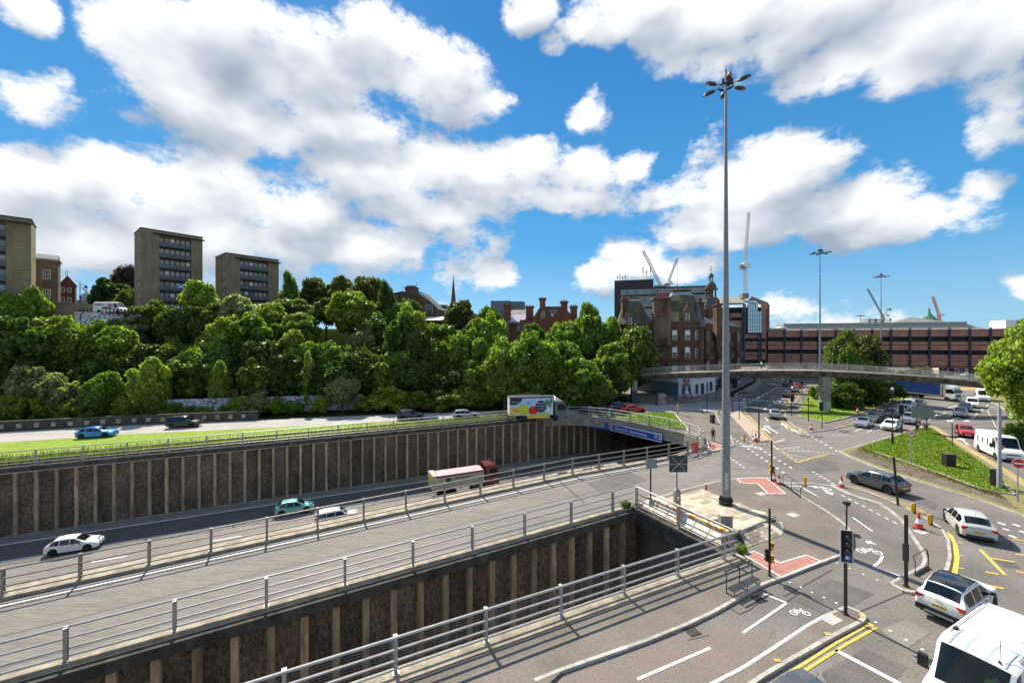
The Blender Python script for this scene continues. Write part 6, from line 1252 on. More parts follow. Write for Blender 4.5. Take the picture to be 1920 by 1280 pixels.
# profile rows: x(0..1 rear to front), z belt, z roof, width factor, roof width factor, z bottom
CARS = {
 'hatch': dict(L=4.05, W=1.76, H=1.48, wb=2.55, fo=.80, wr=.32, P=[(0,.70,.76,.84,.9,.36),(.015,.86,.94,.92,.86,.28),(.05,.96,1.04,.96,.80,.25),(.17,.99,1.42,.98,.74,.22),(.30,.98,1.48,1,.76,.22),(.46,.96,1.48,1,.76,.22),(.56,.95,1.43,1,.75,.22),(.76,.92,.99,1,.80,.22),(.90,.84,.90,.97,.86,.22),(.965,.72,.78,.92,.86,.24),(1,.52,.58,.78,.86,.30)], rw=(.06,.165), ws=(.57,.745), gl=[(.12,.28),(.295,.47),(.485,.66)]),
 'saloon': dict(L=4.6, W=1.80, H=1.44, wb=2.70, fo=.88, wr=.33, P=[(0,.72,.78,.84,.9,.36),(.012,.90,.97,.92,.88,.28),(.05,.96,1.03,.96,.84,.25),(.15,.97,1.05,.98,.78,.22),(.30,.96,1.38,1,.72,.22),(.42,.95,1.44,1,.74,.22),(.54,.94,1.42,1,.74,.22),(.72,.92,.98,1,.80,.22),(.90,.82,.88,.97,.86,.22),(.97,.70,.76,.90,.86,.24),(1,.50,.56,.78,.86,.30)], rw=(.155,.29), ws=(.55,.71), gl=[(.22,.36),(.375,.50),(.515,.64)]),
 'estate': dict(L=4.5, W=1.80, H=1.48, wb=2.65, fo=.86, wr=.33, P=[(0,.74,.80,.86,.9,.36),(.012,.95,1.02,.94,.84,.28),(.10,.98,1.42,.97,.74,.24),(.2,.98,1.46,1,.75,.22),(.42,.96,1.48,1,.75,.22),(.56,.95,1.43,1,.75,.22),(.73,.92,.99,1,.80,.22),(.90,.84,.90,.97,.86,.22),(.97,.72,.78,.91,.86,.24),(1,.52,.58,.78,.86,.30)], rw=(.018,.095), ws=(.57,.72), gl=[(.08,.25),(.265,.44),(.455,.65)]),
 'suv': dict(L=4.4, W=1.85, H=1.66, wb=2.65, fo=.84, wr=.36, P=[(0,.86,.92,.86,.9,.42),(.012,1.02,1.10,.93,.86,.33),(.04,1.08,1.16,.96,.80,.30),(.13,1.10,1.60,.98,.74,.28),(.28,1.08,1.66,1,.76,.27),(.46,1.06,1.66,1,.76,.27),(.57,1.05,1.60,1,.75,.27),(.75,1.03,1.10,1,.82,.27),(.91,.97,1.03,.97,.87,.27),(.975,.84,.90,.92,.87,.30),(1,.62,.68,.80,.87,.36)], rw=(.05,.125), ws=(.58,.735), gl=[(.10,.27),(.285,.46),(.475,.66)]),
 'mpv': dict(L=4.5, W=1.85, H=1.82, wb=2.80, fo=.86, wr=.33, P=[(0,.90,.96,.90,.92,.38),(.012,1.06,1.14,.95,.88,.30),(.05,1.08,1.74,.97,.80,.26),(.2,1.07,1.82,1,.80,.24),(.50,1.05,1.82,1,.80,.24),(.60,1.04,1.76,1,.79,.24),(.80,1.02,1.08,1,.82,.24),(.92,.94,1.0,.96,.86,.24),(.975,.80,.86,.91,.86,.27),(1,.58,.64,.80,.86,.34)], rw=(.014,.047), ws=(.61,.79), gl=[(.06,.26),(.275,.48),(.50,.70)]),
 'van': dict(L=5.7, W=2.02, H=2.45, wb=3.65, fo=.95, wr=.35, P=[(0,1.2,2.38,.96,.90,.40),(.01,1.25,2.42,.98,.90,.34),(.1,1.3,2.45,1,.90,.32),(.66,1.3,2.45,1,.90,.30),(.745,1.28,2.34,1,.88,.30),(.865,1.22,1.30,1,.84,.30),(.955,1.02,1.10,.96,.86,.30),(.985,.84,.90,.90,.86,.32),(1,.62,.68,.82,.86,.38)], rw=(2,2), ws=(.748,.86), gl=[(.70,.81)]),
}
def make_car(kind, pts=None, label='x'):
    c = CARS[kind]; L, Wd = c['L'], c['W']; root = empty(kind+'_car' if kind != 'van' else 'van'); root.name = {'hatch':'hatchback_car','saloon':'saloon_car','estate':'estate_car','suv':'off_road_car','mpv':'people_carrier','van':'van'}[kind]
    ax = (L-c['fo']-c['wb'], L-c['fo']); wr = c['wr']; ra = wr+.065
    xs = set(p[0] for p in c['P'])
    for a in ax:
        for q in (-1.001,-1,-.92,-.7,-.38,0,.38,.7,.92,1,1.001): xs.add(round((a+q*ra)/L, 5))
    for g_ in c['gl']: xs.add(g_[0]); xs.add(g_[1])
    for g_ in (c['ws'], c['rw']):
        if g_[0] <= 1: xs.add(g_[0]); xs.add(g_[1])
    xs = sorted(x for x in xs if 0 <= x <= 1); rows = interp(xs, c['P']); ring = []
    for x, (zb, zt, wf, rwf, zl) in zip(xs, rows):
        X = x*L; zlo = zl
        for a in ax:
            d = abs(X-a)
            if d < ra: zlo = max(zlo, wr+math.sqrt(max(0, ra*ra-d*d)))
        w = Wd/2*wf; zlo = min(zlo, zb-.1); hgt = zt-zb; g = zb-zlo
        wt = Wd/2*wf*rwf; k = min(1, hgt/.35)
        ring.append([(X,0,zlo),(X,w*.86,zlo),(X,w*.985,zlo+.07),(X,w*1.0,zlo+g*.45),(X,w*.99,zlo+g*.80),(X,w*.955,zb),(X,w*.955*(1-k)+(wt+.0)*k if k < 1 else wt,zt-.07*k-.01),(X,wt*.88,zt-.005),(X,wt*.5,zt+.022),(X,0,zt+.03)])
    m = len(ring[0]); body = MB(); sides = {}; ws = MB(); rw = MB()
    def isin(a, b, g_): return a >= g_[0]-1e-6 and b <= g_[1]+1e-6
    for sgn in (1,-1):
        V = [[(x-L/2, y*sgn, z) for x, y, z in r] for r in ring]
        for i in range(len(xs)-1):
            for k in range(m-1):
                q = [V[i][k], V[i+1][k], V[i+1][k+1], V[i][k+1]]
                if sgn < 0: q = q[::-1]
                q = q[::-1] if False else q
                t_ = body
                if k == 5 and any(isin(xs[i], xs[i+1], g_) for g_ in c['gl']): t_ = sides.setdefault((sgn, [isin(xs[i], xs[i+1], g_) for g_ in c['gl']].index(True)), MB())
                elif k >= 7 and isin(xs[i], xs[i+1], c['ws']): t_ = ws
                elif k >= 7 and isin(xs[i], xs[i+1], c['rw']): t_ = rw
                elif k == 6 and isin(xs[i], xs[i+1], (c['ws'][0], c['ws'][1])): t_ = body
                t_.add(q, [(0,3,2,1)] if True else [(0,1,2,3)])
        for i in (0, len(xs)-1): body.add([V[i][k] for k in range(m)], [tuple(range(m)) if (i == 0) == (sgn > 0) else tuple(range(m))[::-1]])
    def mk(b, nm, mt, sm=35):
        bm = bmesh.new(); me = b.mesh(nm, mt); bm.from_mesh(me); bmesh.ops.remove_doubles(bm, verts=bm.verts, dist=.0005); bmesh.ops.recalc_face_normals(bm, faces=bm.faces) if nm == 'body' else None; bm.to_mesh(me); bm.free()
        me.polygons.foreach_set('use_smooth', [True]*len(me.polygons)); me.set_sharp_from_angle(angle=R(sm)); me.update(); o = bpy.data.objects.new(nm, me); COL.objects.link(o); o.parent = root; return o
    bo = mk(body, 'body', PAINTS['white']); bo.material_slots[0].link = 'OBJECT'
    [mk(q_, 'side_window', M_carglass) for q_ in sides.values()]; mk(ws, 'windscreen', M_carglass)
    if rw.v: mk(rw, 'rear_window', M_carglass)
    H_ = rows
    def zat(x): return interp([x], c['P'])[0]
    # underside and arches fill
    u = MB(); u.box((0,0,.36), (L*.9,Wd*.62,.3)); u.build('underbody', M_trim, root)
    for a in ax:
        for s_ in (1,-1): wheel(root, a-L/2, s_*(Wd/2-.13), wr, s_)
    zf = zat(.965)[0]; zr = zat(.015)[0]
    big = kind == 'van'
    for s_ in (1,-1):
        h_ = MB(); xh = L/2-.17; yh = Wd/2*.74
        h_.add([(xh+.10,s_*(yh-.17),zf-.12),(xh-.14,s_*(yh+.135),zf-.06),(xh-.22,s_*(yh+.14),zf+.05),(xh+.0,s_*(yh-.14),zf+.02),(xh-.3,s_*(yh),zf-.04)], [(0,1,2,3),(3,2,1,0),(0,1,4),(3,2,4)]); h_.box((xh+.0,s_*(yh-.05),zf-.06),(.16,.30,.13),s_*R(-28)); h_.build('headlight', M_lamp, root)
        t_ = MB(); t_.box((-L/2+.05,s_*Wd/2*.76,zr-.02 if not big else 1.3),(.10,.30 if not big else .10,.17 if not big else .7),s_*R(12)); t_.build('tail_light', M_tail, root)
        mr = MB(); xm = (c['ws'][1]-.07)*L-L/2; zm = zat(c['ws'][1]-.07)[0]+.08; mr.box((xm,s_*(Wd/2+(.08 if not big else .16)),zm if not big else zm+.16),(.10 if not big else .16,.17 if not big else .24,.13 if not big else .42)); mr.bar((xm,s_*(Wd/2-.06),zm-.05),(xm,s_*(Wd/2+.05),zm-.02),.05,.05); mr.build('door_mirror', M_trim, root)
        # door shut lines and handles as fine pieces
        for q in ([g_[1]+.008 for g_ in c['gl']][-2:] if not big else [.69,.84]):
            zz_ = zat(q); ln = MB(); ln.bar((q*L-L/2,s_*(Wd/2*zz_[2]*1.0),zz_[4]+.12),(q*L-L/2,s_*(Wd/2*zz_[2]*.985),zz_[0]-.02),.012,.012); ln.build('shut_line', M_trim, root)
        for q in ((.36,.53) if not big else (.73,)):
            hd = MB(); zz_ = zat(q); hd.box((q*L-L/2,s_*(Wd/2*zz_[2]+.005),zz_[0]-.12),(.17,.03,.03)); hd.build('door_handle', M_trim, root)
    g_ = MB(); g_.box((L/2-.035,0,zf-.13),(.07,Wd*.5,.10)); g_.box((L/2-.02,0,.38 if not big else .45),(.08,Wd*.52,.14)); g_.build('grille', M_trim, root)
    f = MB(); f.box((L/2+.015,0,.46 if not big else .56),(.02,.52,.11)); f.build('number_plate', M_plate, root)
    f = MB(); f.box((-L/2-.005,0,(.62 if kind != 'suv' else .80) if not big else .75),(.03,.52,.12)); f.build('number_plate', M_platey, root)
    b_ = MB(); b_.box((-L/2+.03,0,.38),(.12,Wd*.72,.12)); b_.build('bumper_trim', M_trim, root)
    if not big: an = MB(); an.tube(((.2)*L-L/2,0,zat(.2)[1]),((.2)*L-L/2-.12,0,zat(.2)[1]+.22),.008,4); an.build('aerial', M_trim, root)
    return root
PROTO = {k: make_car(k) for k in CARS}; USED = set()
def setmat(o, nm, m):
    for ch in o.children:
        if ch.name.split('.')[0] == nm: ch.material_slots[0].link = 'OBJECT'; ch.material_slots[0].material = m
def place(kind, x, y, z, ang, col, label, group=None, cat=None, sc=1.0):
    if kind in USED: o = copy_tree(PROTO[kind])
    else: o = PROTO[kind]; USED.add(kind)
    o.location = (x, y, z); o.rotation_euler = (0,0,R(ang)); o.scale = (sc,sc,sc); setmat(o, 'body', PAINTS[col])
    return tag(o, label, cat or ('van' if kind == 'van' else 'car'), group)
def pc(kind, px, py, ang, col, label, z=0.0, group=None, sc=1.0, dz=0.0):
    g_ = G(px, py, z); return place(kind, g_.x, g_.y, z+.012+dz, ang, col, label, group, sc=sc)
GQ = 'queue of cars facing the junction'
pc('hatch', 141, 1031, 24, 'white', 'white hatchback leading on the sunken motorway at far left', -7, sc=.95)
CT = pc('hatch', 553, 960, 25, 'teal', 'pale teal hatchback on the dark lane of the sunken motorway', -7)
pc('estate', 632, 977, 26, 'pale', 'white hatchback half hidden behind the brown railing, motorway', -7)
pc('hatch', 22, 1150, 26, 'pale', 'pale car roof behind the railing at the left frame edge', -7)
BL = pc('hatch', 183, 820, 17, 'blue', 'bright blue hatchback on the far road beside grass verge')
pc('mpv', 346, 800.5, 13, 'black', 'black people carrier on the far road below the graffiti wall', sc=.95)
pc('suv', 770, 786.5, 14, 'navy', 'dark navy off-road car left behind the painted lorry')
pc('estate', 874, 784, 12, 'silver', 'silver-grey estate car just behind the painted lorry')
pc('hatch', 1104, 774, 8, 'dark', 'dark hatchback in front of painted lorry, behind curved railing')
pc('suv', 1160, 769.5, 12, 'grey', 'grey off-road car under the left end of the footbridge')
pc('saloon', 1187, 773, 4, 'red', 'bright red saloon beside the grass triangle')
pc('hatch', 1453, 783, 58, 'silver', 'silver hatchback driving away up the street past the splitter island', sc=1.05)
for a in [(1476,743.5,55,'dred','dark red saloon last in the row driving away under footbridge','saloon'),(1491,734,55,'silver','silver-grey car driving away, right of the dark red saloon','estate'),(1495,727,55,'red','red hatchback driving away under the footbridge','hatch'),(1474,723,55,'dark','dark hatchback in the left lane under the footbridge','hatch'),(1499,721,55,'navy','dark blue tall car ahead of the red hatchback, under footbridge','mpv'),(1478,717,55,'black','black tall car furthest ahead in left lane under footbridge','suv')]: pc(a[5],a[0],a[1],a[2],a[3],a[4])
for a in [('saloon',1620,799,216,'silver','silver saloon at the stop line nearest the grass island kerb'),('saloon',1639,789,216,'grey','grey saloon directly behind the silver one at the stop line'),('suv',1670,784,216,'dark','large dark off-road car behind the white hatchback'),('hatch',1692,774,216,'dark','dark blue-grey car behind the large off-road car'),('mpv',1702,767,216,'white','small white van-like car in the left queue'),('estate',1722,763,216,'grey','grey car last of the left queue beside the white one'),('hatch',1671,805,216,'white','white hatchback at the stop line behind the thin lamp post'),('suv',1707,793,216,'silver','silver off-road car behind the signal head'),('hatch',1801,780,220,'silver','silver-brown hatchback alone in the middle right lane'),('estate',1810,770,220,'navy','dark blue car behind the silver-brown hatchback'),('mpv',1823,763,222,'white','white taxi-like people carrier in the right queue'),('van',1843,751,224,'white','white van partly behind the right hand tree')]: pc(*a)
pc('hatch', 1810, 817, 230, 'red', 'bright red hatchback turning by the grass island')
VN = pc('van', 1873, 856, 240, 'white', 'long white panel van beside the grass island at right', sc=1.03)
GF = place('hatch', 32.4, 36.5, .012, 106, 'grey', 'dark grey hatchback crossing behind the black post', sc=1.04)
PO = place('hatch', 31.3, 28.2, .012, 57, 'cream', 'creamy white hatchback seen from behind by yellow bollards', sc=1.0)
CP = place('suv', 21.6, 19.9, .012, 27, 'white', 'white crossover with black panoramic roof at the bottom right', sc=.98)
place('hatch', 9.3, 13.5, .012, 206, 'grey', 'grey car roof cut by the bottom frame edge')
# black roof, roof rails and rear plate of the crossover
for ch in CP.children:
    if ch.name.split('.')[0] == 'aerial': pass
rf = MB(); L = 4.4; 
def sv_(x): r = interp([x], CARS['suv']['P'])[0]; return x*L-L/2, 1.85/2*r[2]*r[3], r[1]
q = [sv_(x) for x in (.125,.2,.28,.37,.46,.52,.575)]; vs = []
for X, w, z in q:
    for f in (-.9,-.5,0,.5,.9): vs.append((X, w*f, z+.012+(.025 if abs(f) < .6 else .0)+(.008 if f == 0 else 0)))
rf.add(vs, [(i*5+k, (i+1)*5+k, (i+1)*5+k+1, i*5+k+1) for i in range(6) for k in range(4)]); rf.build('black_roof', mat('gloss_black', (.008,.009,.012), .12, spec=.8), CP, 40)
for s_ in (1,-1):
    rr_ = MB(); pts = [(X, s_*w*.93, z+.05) for X, w, z in q[1:-1]]; rr_.path(pts, .022, 6); rr_.build('roof_rail', M_galv, CP)
bt = MB(); bt.box((-L/2+.02,0,.50),(.16,1.66,.24)); bt.box((0,0,.36),(2.5,1.82,.13)); bt.build('cladding', M_trim, CP); sk = MB(); sk.box((-L/2-.05,0,.42),(.06,1.0,.08)); sk.build('skid_plate', M_galv, CP)
def text_mesh(txt, size, m, parent, loc, rot, name='lettering', ext=.004, wscale=1.0):
    cu = bpy.data.curves.new('t', 'FONT'); cu.body = txt; cu.size = size; cu.align_x = 'CENTER'; cu.align_y = 'CENTER'; cu.extrude = ext; ob = bpy.data.objects.new('t', cu); dg = bpy.context.evaluated_depsgraph_get(); me = bpy.data.meshes.new_from_object(ob); bpy.data.objects.remove(ob)
    me.materials.clear(); me.materials.append(m); o = bpy.data.objects.new(name, me); COL.objects.link(o); o.parent = parent; o.location = loc; o.rotation_euler = rot; o.scale = (wscale,1,1); return o
text_mesh('SD20 AXY', .115, M_black, CP, (-L/2-.025,0,.80), (R(90),0,R(-90)))
text_mesh('CAPTUR', .075, M_trim, CP, (-L/2-.012,0,1.0), (R(80),0,R(-90)))
text_mesh('OK66 XCY', .10, M_black, PO, (-2.05,0,.62), (R(90),0,R(-90)))
for c_ in (PO, GF):
    bd = MB(); bd.lathe((0,0,0), [(.06,0),(.06,.012)], 16); b_ = bd.build('badge', M_rim, c_); b_.location = (-2.0,0,.90); b_.rotation_euler = (0,R(-80),0)
# roof ribs, antenna and marker for the white van at right
def van_extras(V, near=False):
    rb = MB()
    for y in (-.55,-.2,.2,.55): rb = MB(); rb.bar((-2.5,y,2.485),(.9,y,2.485),.05,.025); rb.build('roof_rib', PAINTS['white'], V)
van_extras(VN)
ln = MB()
for x in (-1.9,-.8,.3): ln.box((x,0,1.3),(.015,2.045,1.2))
ln.build('panel_seam', M_trim, VN)
# big near van, cut by the frame corner
u_ = Vector((CU,SU,0)); v_ = Vector((-SU,CU,0))
ctr = Vector((15.65,13.85,0))+u_*1.35
BVW = None
BV = place('van', ctr.x, ctr.y, .012, 206, 'white', 'large white van roof and windscreen filling the bottom right corner', sc=1.04)
for y in (-.62,-.24,.24,.62):
    rb = MB(); rb.bar((.35,y,2.468),(.905,y,2.468),.075,.03); rb.bar((.905,y,2.468),(1.37,y,2.362),.07,.03); rb.build('roof_rib', PAINTS['pale'], BV)
for x in (-2.4,-1.5,-.6,.3):
    rb = MB(); rb.bar((x,-.75,2.487),(x,.75,2.487),.03,.016); rb.build('roof_rib', PAINTS['pale'], BV)
for y in (-.78,.78): rb = MB(); rb.bar((-2.7,y,2.48),(.8,y,2.48),.02,.02); rb.build('roof_seam', M_galvd, BV)
rb = MB(); rb.lathe((.45,-.72,2.46), [(.09,0),(.07,.06),(.02,.12)], 10); rb.build('marker_lamp', M_trim, BV)
rb = MB(); rb.lathe((1.25,.5,2.42), [(.05,0),(.03,.04)], 8); rb.tube((1.25,.5,2.44),(.85,.42,2.95),.010,5); rb.build('antenna', M_trim, BV)
m_ = bpy.data.materials.new('clear_windscreen'); m_.use_nodes = True; t_ = m_.node_tree; b_ = t_.nodes['Principled BSDF']; b_.inputs['Base Color'].default_value = (.02,.03,.035,1); b_.inputs['Roughness'].default_value = .04; tr_ = N(t_, 'ShaderNodeBsdfTransparent', ins={0: (.75,.85,.85,1)}); mx_ = N(t_, 'ShaderNodeMixShader', ins={0: .55}); t_.links.new(b_.outputs[0], mx_.inputs[1]); t_.links.new(tr_.outputs[0], mx_.inputs[2]); t_.links.new(mx_.outputs[0], t_.nodes['Material Output'].inputs[0])
setmat(BV, 'windscreen', m_)
ib = MB(); ib.bx((-.2,-.92,.5),(.0,.92,2.25)); ib.bx((1.35,-.85,.8),(1.95,.85,1.2)); ib.build('cab_lining', M_trim, BV)
# ---- painted box lorry
def truck_base(root, L, cabx, wheels, W=2.5):
    f = MB(); f.bx((0,-.45,.75),(L,.45,1.05)); f.build('chassis', M_trim, root)
    for x in wheels:
        for s_ in (1,-1): wheel(root, x, s_*(W/2-.18), .5, s_)
def lorry_cab(root, x0, L, W, zt, m, cabover=True, z0=.75, name='cab', glass_z=(1.75,2.65)):
    c = MB(); w = W/2; pr = [(0,z0),(L,z0),(L+.02,z0+1.0),(L-.12,z0+2.05) if False else (L-.16,zt-.35),(L-.5,zt),(0,zt)]
    vs = [(x0+x,-w,z) for x, z in pr]+[(x0+x,w,z) for x, z in pr]; n = len(pr); c.add(vs, [tuple(range(n)), tuple(range(n,2*n))[::-1]]+[(i,n+i,n+(i+1) % n,(i+1) % n) for i in range(n)]); cb = c.build(name, m, root)
    g_ = MB(); a = (L+.02, z0+1.0); b = (L-.16, zt-.35)
    f0, f1 = .12, .93; p0 = (a[0]+(b[0]-a[0])*f0, a[1]+(b[1]-a[1])*f0); p1 = (a[0]+(b[0]-a[0])*f1, a[1]+(b[1]-a[1])*f1)
    g_.add([(x0+p0[0]+.015,-w+.12,p0[1]),(x0+p0[0]+.015,w-.12,p0[1]),(x0+p1[0]+.015,w-.15,p1[1]),(x0+p1[0]+.015,-w+.15,p1[1])], [(0,1,2,3)]); g_.build('windscreen', M_carglass, root)
    for s_ in (1,-1):
        g_ = MB(); y = s_*(w+.012); g_.add([(x0+.45,y,z0+1.05),(x0+L-.18,y,z0+1.05),(x0+L-.35,y,zt-.45),(x0+.45,y,zt-.45)], [(0,1,2,3),(3,2,1,0)]); g_.build('side_window', M_carglass, root)
        q_ = MB(); q_.box((x0+L-.05,s_*(w+.14),z0+1.45),(.12,.2,.55)); q_.build('door_mirror', M_trim, root)
        q_ = MB(); q_.box((x0+L+.0,s_*(w-.3),z0+.15),(.08,.4,.18)); q_.build('headlight', M_lamp, root)
    q_ = MB(); q_.box((x0+L+.02,0,z0+.55),(.05,W*.7,.5)); q_.box((x0+L-.02,0,z0-.08),(.14,W*.98,.28)); q_.build('grille', M_trim, root); return cb
g_ = G(951,789); LR = empty('box_lorry', (g_.x+.2, g_.y, .012), R(8), 'box lorry with painted fruit and blue sky along its side', 'lorry')
truck_base(LR, 8.6, 7.3, (1.9,7.6))
b = MB(); b.bx((0,-1.25,1.05),(7.3,1.25,3.95)); b.build('box_body', M_white, LR); b = MB(); b.bx((-.03,-1.28,3.95),(7.33,1.28,4.02)); b.bx((-.02,-1.3,3.82),(7.32,-1.25,3.95)); b.bx((7.18,-1.3,1.05),(7.32,-1.24,3.9)); b.build('frame', mat('navy_trim', (.02,.03,.06), .5), LR)
lorry_cab(LR, 7.5, 1.9, 2.35, 3.2, PAINTS['grey'], z0=.7); b = MB(); b.add([(7.5,-1.1,3.2),(8.9,-1.0,3.2),(7.7,-1.05,3.95),(7.5,1.1,3.2),(8.9,1.0,3.2),(7.7,1.05,3.95)], [(0,1,2),(3,5,4),(1,4,5,2),(0,2,5,3)]); b.build('wind_deflector', M_white, LR)
b = MB(); b.bx((2.9,-1.2,.55),(6.6,-1.1,.95)); b.bx((2.9,-1.22,.5),(3.4,-1.12,1.0)); b.build('side_guard', M_platey, LR)
b = MB(); b.box((-.15,0,1.0),(.3,2.2,.35)); b.build('tail_lift', PAINTS['dred'], LR)
def flat(root, y, polys, name='livery'):
    for m, pts, dy in polys: b = MB(); b.add([(x, y-dy, z) for x, z in pts], [tuple(range(len(pts)))]); b.build(name, m, root)
def ell(cx, cz, rx, rz_, a0=0, a1=360, n=24): return [(cx+rx*math.cos(R(a0+(a1-a0)*i/n)), cz+rz_*math.sin(R(a0+(a1-a0)*i/n))) for i in range(n+1 if a1-a0 < 360 else n)]
M_skyb = mat('print_sky', (.28,.50,.75), .5, col2=(.62,.75,.85), vscale=.8); M_hill = mat('print_meadow', (.30,.50,.10), .5, col2=(.5,.62,.25), vscale=1.5); M_nvy = mat('print_navy', (.012,.025,.07), .4); M_lime = mat('print_lime', (.50,.65,.03), .5, var=.2, vscale=3); M_tom = mat('print_tomato', (.60,.02,.015), .4, var=.2, vscale=2); M_mel = mat('print_melon', (.80,.32,.04), .5); M_mel2 = mat('print_melon_rind', (.80,.58,.12), .5); M_leafp = mat('print_leaf', (.05,.22,.05), .5)
flat(LR, -1.252, [(M_skyb, [(.1,1.15),(7.1,1.15),(7.1,3.8),(.1,3.8)], .004),(M_hill, [(.1,1.15),(7.1,1.15),(7.1,1.75),(5.5,1.55),(4,1.7),(2.2,1.95),(.1,2.2)], .008),(M_nvy, [(.1,3.8),(2.1,3.8)]+[(2.1-.1*i*i/6,3.8-.13*i) for i in range(1,9)]+[(.1,2.75)], .010),
 (M_mel2, ell(1.25,2.35,1.2,1.1,180,360), .012),(M_mel, ell(1.25,2.3,.95,.75,190,350), .016),(M_lime, ell(2.35,2.0,.85,.85), .020),(M_tom, ell(3.9,1.85,.8,.68), .022),(M_nvy, ell(5.15,2.45,.92,.95), .026),(M_white, [(6.2,1.3),(6.6,1.3),(6.55,2.4),(6.25,2.4)], .014),(M_white, [(6.75,1.3),(7.05,1.3),(7.0,2.2),(6.8,2.2)], .014),(M_leafp, ell(6.2,3.1,.35,.4), .016),(M_leafp, ell(6.6,2.75,.22,.5), .018),(M_leafp, ell(6.85,3.3,.2,.4), .016),(M_leafp, ell(3.1,3.1,.2,.09), .016)])
for t_, z, s_ in (('HEAR US OUT', 2.95,.24),('EAT FRESH', 2.5,.30),('WE LIKE IT', 2.05,.24)): text_mesh(t_, s_, M_white, LR, (5.15,-1.285,z), (R(90),0,0))
text_mesh('greenery', .3, M_lime, LR, (1.05,-1.27,3.25), (R(90),0,0))
# ---- tipper on the motorway
g_ = G(806,934,-7); TP = empty('tipper_lorry', (g_.x, g_.y+.5, -7+.012), R(26), 'tipper lorry with dark red cab and cream body on the motorway', 'lorry')
truck_base(TP, 9.0, 7, (1.4,2.7,6.0,7.9)); M_cream = mat('tipper_cream', (.52,.47,.37), .7, col2=(.38,.33,.25), vscale=2, det=8); M_pinkc = mat('tarp_pink', (.62,.36,.38), .6, var=.1, vscale=1.5)
b = MB(); b.bx((0,-1.25,1.05),(6.9,1.25,2.85)); b.build('tipper_body', M_cream, TP); b = MB(); b.add([(.7,-1.22,2.86),(6.8,-1.22,2.86),(6.8,0,3.12),(.7,0,3.12)], [(0,1,2,3)]); b.add([(.7,0,3.12),(6.8,0,3.12),(6.8,1.22,2.86),(.7,1.22,2.86)], [(0,1,2,3)]); b.build('tarpaulin', M_pinkc, TP); b = MB(); b.bx((.5,-1.29,2.7),(6.9,-1.25,2.92)); b.bx((.5,1.25,2.7),(6.9,1.29,2.92)); b.build('side_rail', PAINTS['dred'], TP)
b = MB(); b.bx((-.04,-.95,2.0),(-.01,.95,2.75)); b.build('rear_sign', M_platey, TP); b = MB(); b.bx((-.02,-1.28,2.86),(.65,1.28,3.0)); b.build('body_cap', M_cream, TP)
cb = lorry_cab(TP, 7.3, 1.85, 2.4, 3.35, PAINTS['dred'], z0=.75); b = MB(); b.tube((7.6,-1.0,2.3),(7.6,-1.0,3.7),.07,8); b.build('exhaust', M_galvd, TP)
for y in (-.7,.7): b = MB(); b.lathe((8.4,y,3.35), [(.1,0),(.1,.15),(.05,.2)], 8); b.build('beacon', M_redp, TP)
flat(TP, -1.252, [(mat('print_green', (.02,.22,.08)), [(2.1,1.95),(2.4,1.95),(2.4,2.5),(2.1,2.5)], .006),(PAINTS['dred'], [(1.6,1.95),(1.85,1.95),(1.85,2.5),(1.6,2.5)], .006),(M_black, [(1.85,1.95),(2.1,1.95),(2.1,2.5),(1.85,2.5)], .006)])
text_mesh('PATERSON', .42, M_black, TP, (3.9,-1.27,2.3), (R(90),0,0)); text_mesh('Foden', .3, M_white, TP, (8.6,-1.225,1.5), (R(90),0,0))
# ---- blue curtain-sided lorry
g0 = G(1700,745); g1 = G(1757,753); dv_ = (Vector((g1.x-1.3,g1.y,0))-g0); an = math.atan2(g1.y-g0.y, g1.x-g0.x); an = R(-62)
BK = empty('curtain_lorry', (92.9, 98.6, .012), R(-73), 'lorry with dark blue curtain sides and white cab', 'lorry')
truck_base(BK, 10.5, 8.6, (2.4,3.7,9.4)); M_curt = mat('curtain_blue', (.012,.05,.20), .5, var=.15, vscale=2)
b = MB(); b.bx((0,-1.25,1.15),(8.5,1.25,3.9)); b.build('curtain', M_curt, BK)
for i in range(18): b = MB(); x = .25+i*.47; b.bx((x-.02,-1.27,1.15),(x+.02,-1.25,3.85)); b.build('curtain_fold', M_curt, BK)
b = MB(); b.bx((-.03,-1.28,3.9),(8.53,1.28,4.02)); b.bx((8.38,-1.29,1.1),(8.55,1.29,3.95)); b.bx((0,-1.28,1.02),(8.5,1.28,1.15)); b.build('frame', mat('lorry_sand', (.55,.42,.30), .6), BK)
lorry_cab(BK, 8.75, 1.95, 2.35, 3.1, PAINTS['white'], z0=.7); b = MB(); b.add([(8.75,-1.1,3.1),(10.3,-1.0,3.1),(9.0,-1.05,3.85),(8.75,1.1,3.1),(10.3,1.0,3.1),(9.0,1.05,3.85)], [(0,1,2),(3,5,4),(1,4,5,2),(0,2,5,3)]); b.build('wind_deflector', M_white, BK)
pc('hatch', 1786, 751, 235, 'white', 'white car half hidden behind the blue lorry cab')
# white van on the hill street
q = P(210,583,84.5); hv = place('van', q.x, 84.5, 18.66, 4, 'white', 'white minibus-like van parked on the hill street above the mural', sc=.98)
flat(hv, -1.03, [(PAINTS['red'], [(-2.4,1.75),(-.9,1.75),(-.9,2.0),(-2.4,2.0)], 0),(PAINTS['red'], [(.0,1.55),(1.0,1.55),(1.0,1.95),(.0,1.95)], 0),(M_carglass, [(-1.0,1.0),(.9,1.0),(.7,1.4),(-1.0,1.4)], 0)])
